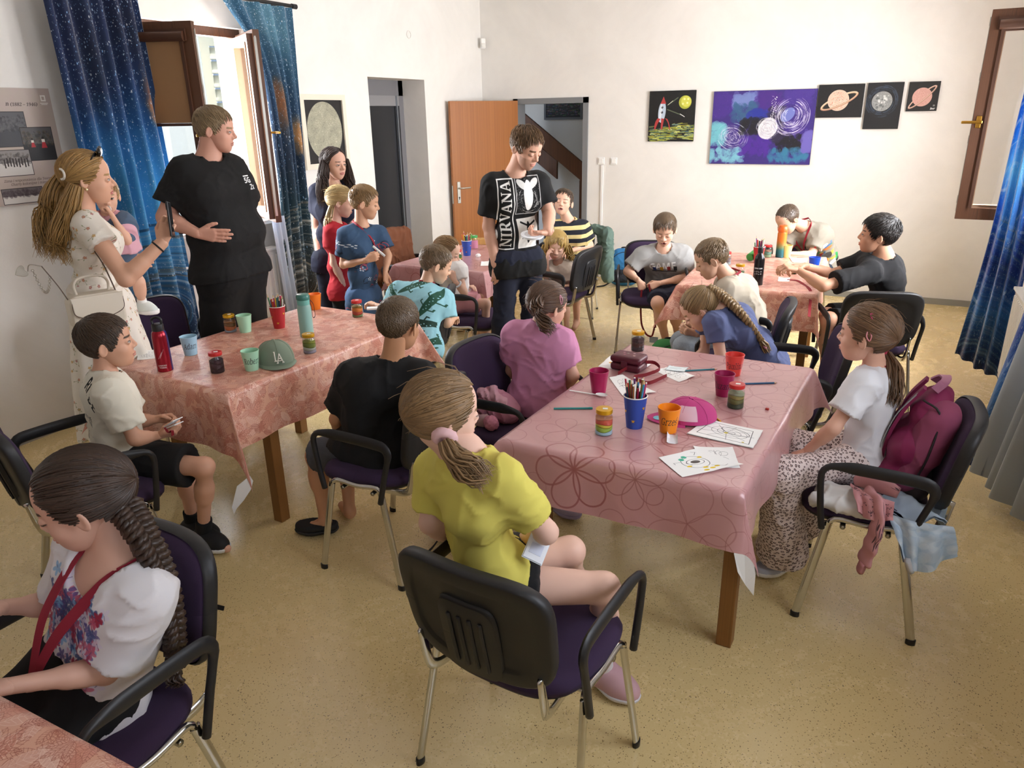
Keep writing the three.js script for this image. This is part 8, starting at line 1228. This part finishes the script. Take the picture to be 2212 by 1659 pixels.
{ // pink plush bag on the empty chair
  const p = atH(1066, 908, .478), o = thing('plush_bag', 'pink plush bag with a fluffy pompom on the chair seat', 'bag', p), mk = (f, a = .005, w = 40) => { const F = new Field(); f(F); F.wr = wrinkle(a, w, 1); return wind(F.mesh(.007)); };
  mesh('bag_body', mk(F => F.chain(.03, .05).cap(V(-.06, .06, -.02), V(.08, .06, .0), .06).cap(V(-.02, .12, -.02), V(.05, .11, 0), .04)), M(0xc98a9c, .95), o);
  mesh('scarf', mk(F => F.chain(.02, .02).cap(V(-.06, .13, .0), V(.07, .12, .03), .025).cap(V(.0, .16, .0), V(.09, .08, .04), .02), .006), M(0xdba6b2, .95), o);
  mesh('pompom', mk(F => F.chain(.01, .02).cap(V(.04, .035, .1), V(.05, .035, .11), .034), .004, 150), M(0xd4899c, 1), o);
  mesh('clear_pouch', mk(F => F.chain(.02, .03).cap(V(-.06, .02, .07), V(.0, .03, .08), .03)), M(0xc4a0a2, .4), o);
}
// jackets over chair backs
soft('brown_jacket', 'brown jacket draped over the back of a chair', 'jacket', V(-3.9, .6, -5.33), F => { F.chain(.03, .09); for (const z of [-.2, -.1, 0, .1, .2]) F.cap(V(-3.87, .88, -5.32 + z), V(-3.84, .52 + Math.abs(z) * .2, -5.32 + z * 1.1), .045, .05).cap(V(-3.95, .87, -5.32 + z), V(-3.95, .45, -5.32 + z * 1.15), .04, .045); }, M(0x6e4026, .9), { wr: .008, wf: 20, cell: .01 });
soft('green_hoodie', 'grey-green hoodie hanging from the chair behind the striped boy', 'hoodie', V(-2.46, .4, -6.6), F => F.chain(.03, .03).cap(V(-2.55, .8, -6.78), V(-2.4, .78, -6.72), .05).cap(V(-2.38, .78, -6.7), V(-2.33, .38, -6.6), .055, .06).cap(V(-2.45, .78, -6.76), V(-2.42, .42, -6.7), .05, .055), M(0x5d7268, .95), { wr: .008, cell: .01 });
// bags on the floor
function floorBag(name, label, p, w, h, d, color, dark, turn) {
  const o = thing(name, label, 'backpack', p, turn), mk = f => { const F = new Field(); f(F); F.wr = wrinkle(.004, 24, p[0]); return wind(F.mesh(.01)); }, m = M(color, .8);
  mesh('main_body', mk(F => { F.chain(.02, .08).cap(V(-w / 2 + d / 2, d / 2, 0), V(w / 2 - d / 2, d / 2, 0), d / 2).cap(V(-w / 2 + d * .6, h * .6, 0), V(w / 2 - d * .6, h * .6, 0), d * .5).cap(V(-w * .15, h - d * .45, -.02), V(w * .15, h - d * .45, -.02), d * .42); F.cutAll(V(0, .002, 0), V(0, -1, 0)); }), m, o);
  mesh('front_pocket', mk(F => { F.chain(.02, .04).cap(V(-w * .25, h * .22, d * .45), V(w * .25, h * .22, d * .45), d * .22).cap(V(-w * .2, h * .4, d * .42), V(w * .2, h * .4, d * .42), d * .16); F.cutAll(V(0, .002, 0), V(0, -1, 0)); }), M(dark, .8), o);
  mesh('zip', tube([V(-w * .42, h * .35, d * .42), V(-w * .36, h * .75, d * .38), V(0, h * .92, d * .3), V(w * .36, h * .75, d * .38), V(w * .42, h * .35, d * .42)], .004, { seg: 30, rad: 6 }), M(0x17171a, .6), o);
  mesh('top_loop', tube([V(-.04, h * .93, -.03), V(-.03, h * 1.0, -.04), V(.03, h * 1.0, -.04), V(.04, h * .93, -.03)], .008, { seg: 16 }), M(0x17171a, .8), o);
  mesh('loose_strap', strap([V(-w * .4, .05, d * .3), V(-w * .6, .012, d * .5), V(-w * .85, .006, d * .8)], .022, .003, V(.3, 1, .3), 16), M(0x17171a, .8), o); return o;
}
floorBag('school_backpack', 'bright blue backpack standing on the floor at the end wall', [-2.62, 0, -7.95], .34, .42, .2, '#2f78b0', '#1c222c', .25);
floorBag('school_backpack', 'black bag on the floor behind the black-shirted boy', [-1.6, 0, -2.62], .34, .3, .2, '#121214', '#18181b', .9);
floorBag('school_backpack', 'dark blue bag on the floor under the far leaf cloth table', [-.45, 0, -4.72], .36, .3, .2, '#152a5c', '#101c3c', -.4);
floorBag('school_backpack', 'green bag on the floor under the far leaf cloth table', [-1.28, 0, -5.0], .3, .32, .18, '#2e7a3c', '#265f30', .4);
floorBag('school_backpack', 'small black bag with a loose strap behind the dark-braided girl\'s chair', [-2.36, 0, -1.66], .2, .12, .1, '#141416', '#1b1b1e', 2.75);
// turned-up corners of the oilcloths that show their white backing
function flapTip(owner, pts, g) { const P = pts.map(p => atG(p[0], p[1], g)), inv = new THREE.Matrix4(); owner.updateMatrixWorld(true); inv.copy(owner.matrixWorld).invert(); const c = new THREE.Shape(); const o = P[0], X = CR, Y = V(0, 1, 0); P.forEach((p, i) => { const d = p.clone().sub(o), x = d.dot(X), y = d.y; i ? c.lineTo(x, y) : c.moveTo(x, y); }); const e = extrude(c, .002); const q = e.attributes.position; for (let i = 0; i < q.count; i++) { const x = q.getX(i), y = q.getY(i), z = q.getZ(i) + .03 * Math.sin(-y * 9) , w = o.clone().addScaledVector(X, x).addScaledVector(CF, -z); w.y += y; w.applyMatrix4(inv); q.setXYZ(i, w.x, w.y, w.z); } e.computeVertexNormals(); mesh('turned_corner', e, CLOTHBACK, owner); }
flapTip(TL.c, [[512, 1050], [538, 1030], [546, 1040], [543, 1056], [530, 1076], [516, 1092], [510, 1104], [505, 1090]], 2.86);
flapTip(TR.c, [[1586, 1150], [1606, 1166], [1622, 1190], [1626, 1230], [1623, 1277], [1604, 1252], [1588, 1225], [1582, 1190]], 2.2);

if (globalThis.DBG) { let n = 0; const by = {}; scene.traverse(o => { if (o.isMesh) { const k = (o.geometry.index ? o.geometry.index.count : o.geometry.attributes.position.count) / 3; n += k; by[o.name] = (by[o.name] || 0) + k; } }); console.log('TRIS', n, Object.entries(by).sort((a, b) => b[1] - a[1]).slice(0, 12).join(' ')); }
renderer.render(scene, camera);
